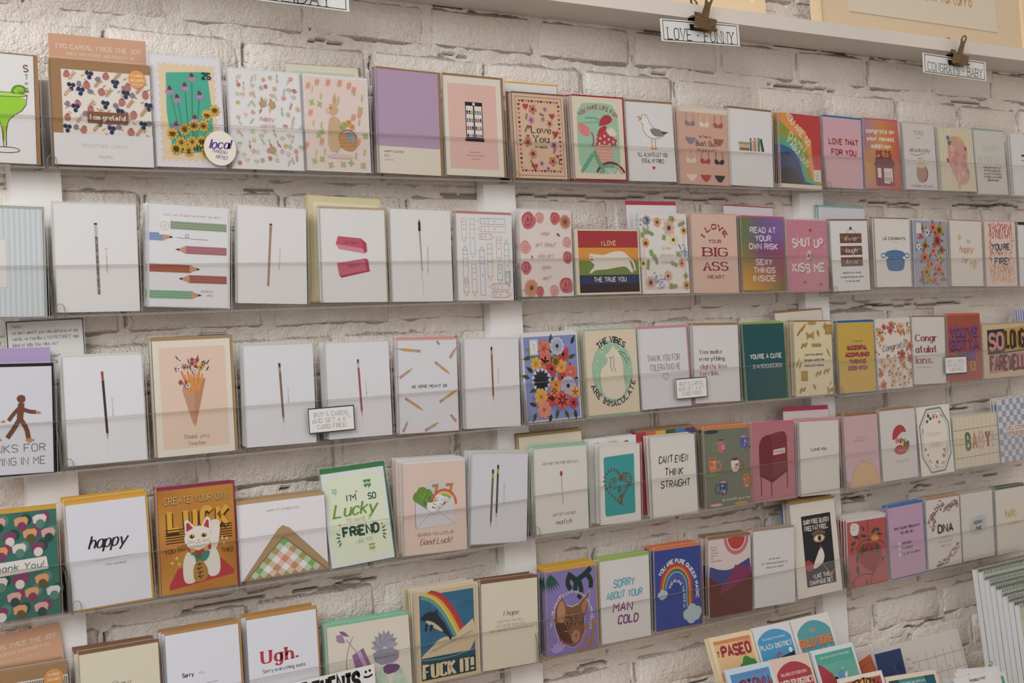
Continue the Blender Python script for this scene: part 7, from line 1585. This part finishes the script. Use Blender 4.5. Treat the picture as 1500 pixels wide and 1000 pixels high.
r = flat_sign('orange_booklet', 1.865, -.2180, -.972, .085, .13, .02, .12, orange_art, 'orange booklet standing in front of the spiral notebooks', 'booklet', None, .003, '#d9602c')
def cal(a):
    g = '#9a9694'
    for i in range(6): a.line([(53+i*9, 14), (53+i*9, 98)], .35, g)
    for j in range(6): a.line([(53, 21+j*15), (99, 21+j*15)], .35, g)
    for i in range(5):
        for j in range(5): a.text(str((i+j*7) % 30+1), 56+i*9, 33+j*15, 2, g, b=.9)
    for k in range(18): a.text('note', 44+(k % 2)*5, 16+k*4.4, 1.5, '#b0acaa')
    a.text('January', 38, 60, 3, '#8a8684', rot=-90)
flat_sign('calendar_sheet', 1.626, -.108, -1.0655, .30, .20, 0, .24, cal, 'white calendar sheet with a ruled grid leaning on the brick wall', 'calendar', None, .0008, '#e0dad3')
def navy(a):
    a.rect(0, 0, 100, 100, '#1f3a6c')
    for k in range(12): a.blob(a.R.uniform(15, 85), a.R.uniform(8, 92), 14, ['#2a4c86', '#18305c', '#34588f'][k % 3], .3)
flat_sign('navy_print', 1.503, -.139, -1.0105, .074, .15, .015, .24, navy, 'small navy blue print leaning before the calendar sheet', 'print', None, .001, '#1f3a6c')
def rust(a): a.frame(8, 8, 92, 92, 1.6, '#8a3a1c'); a.text('OK', 50, 24, 20, '#8a3a1c', w=50, b=1); a.text('CITY', 50, 40, 16, '#8a3a1c', w=56, b=1)
flat_sign('rust_print', 1.446, -.146, -.998, .062, .14, -.22, .24, rust, 'rust orange print tucked between the green postcard and the navy print', 'print', None, .001, '#c25a2c')
def poss(a): a.text('POSSIBLE PAST', 56, 8, 3.4, '#4a4644', w=40, b=1.7); a.text('zine', 36, 3.5, 2, '#9a9694')
pz = [(1.590, -.262, -1.030, .118, .13, 0), (1.597, -.258, -1.027, .12, .132, .05), (1.603, -.254, -1.026, .12, .133, .09)]
lb = ['white zine lettered possible past, foremost of three', 'white zine behind the possible past zine', 'hindmost white zine in the lower right pile']
for i, (x, y, z, w, h, t_) in enumerate(pz): flat_sign('paper_zine', x, y+.0, z, w, h, t_+.04, .3, poss if i == 0 else (lambda a: a.text('zine', 30, 4, 2, '#9a9694')), lb[i], 'zine', None, .0015, '#e9e8ea')
r = empty('binder_clip', (1.672, -.205, -.916)); tag(r, 'small black clip at the foot of the spiral notebooks', 'clip')
m = MB(); pr = [(-.006, -.006), (0, .006), (.006, -.006)]; A = [(-.009, p[0], p[1]) for p in pr]; B_ = [(.009, p[0], p[1]) for p in pr]; m.face(A); m.face(B_[::-1])
for i in range(3): j = (i+1) % 3; m.face([A[i], B_[i], B_[j], A[j]])
m.build('clip_body', [M_WIRE], r); m = MB(); m.tube([(-.004, 0, .006), (-.0045, -.002, .014), (0, -.003, .018), (.0045, -.002, .014), (.004, 0, .006)], .0007, 6); m.build('wire_handle', [M_SCREW], r, smooth=True)

# ------------------------------------------------------------------ what carries the stand, below the picture
m = MB(); m.box(-2.5, 4.2, -4.0, .02, -1.80, -1.76); o = m.build('floor', [painted('worn_grey_floor', '#8d857c', 12, .1, .002, .5)]); tag(o, 'plain worn floor', kind='structure')
r = empty('display_table', (1.6, -.32, -1.76)); tag(r, 'white painted table under the postcard stand, below the frame edge', 'table')
m = MB(); m.box(-.75, .75, -.28, .30, .565, .5945); m.build('table_top', [M_SHELF], r)
for X in (-.7, .66):
    for Y in (-.25, .23): m = MB(); m.box(X, X+.04, Y, Y+.04, 0, .565); m.build('leg', [M_SHELF], r)
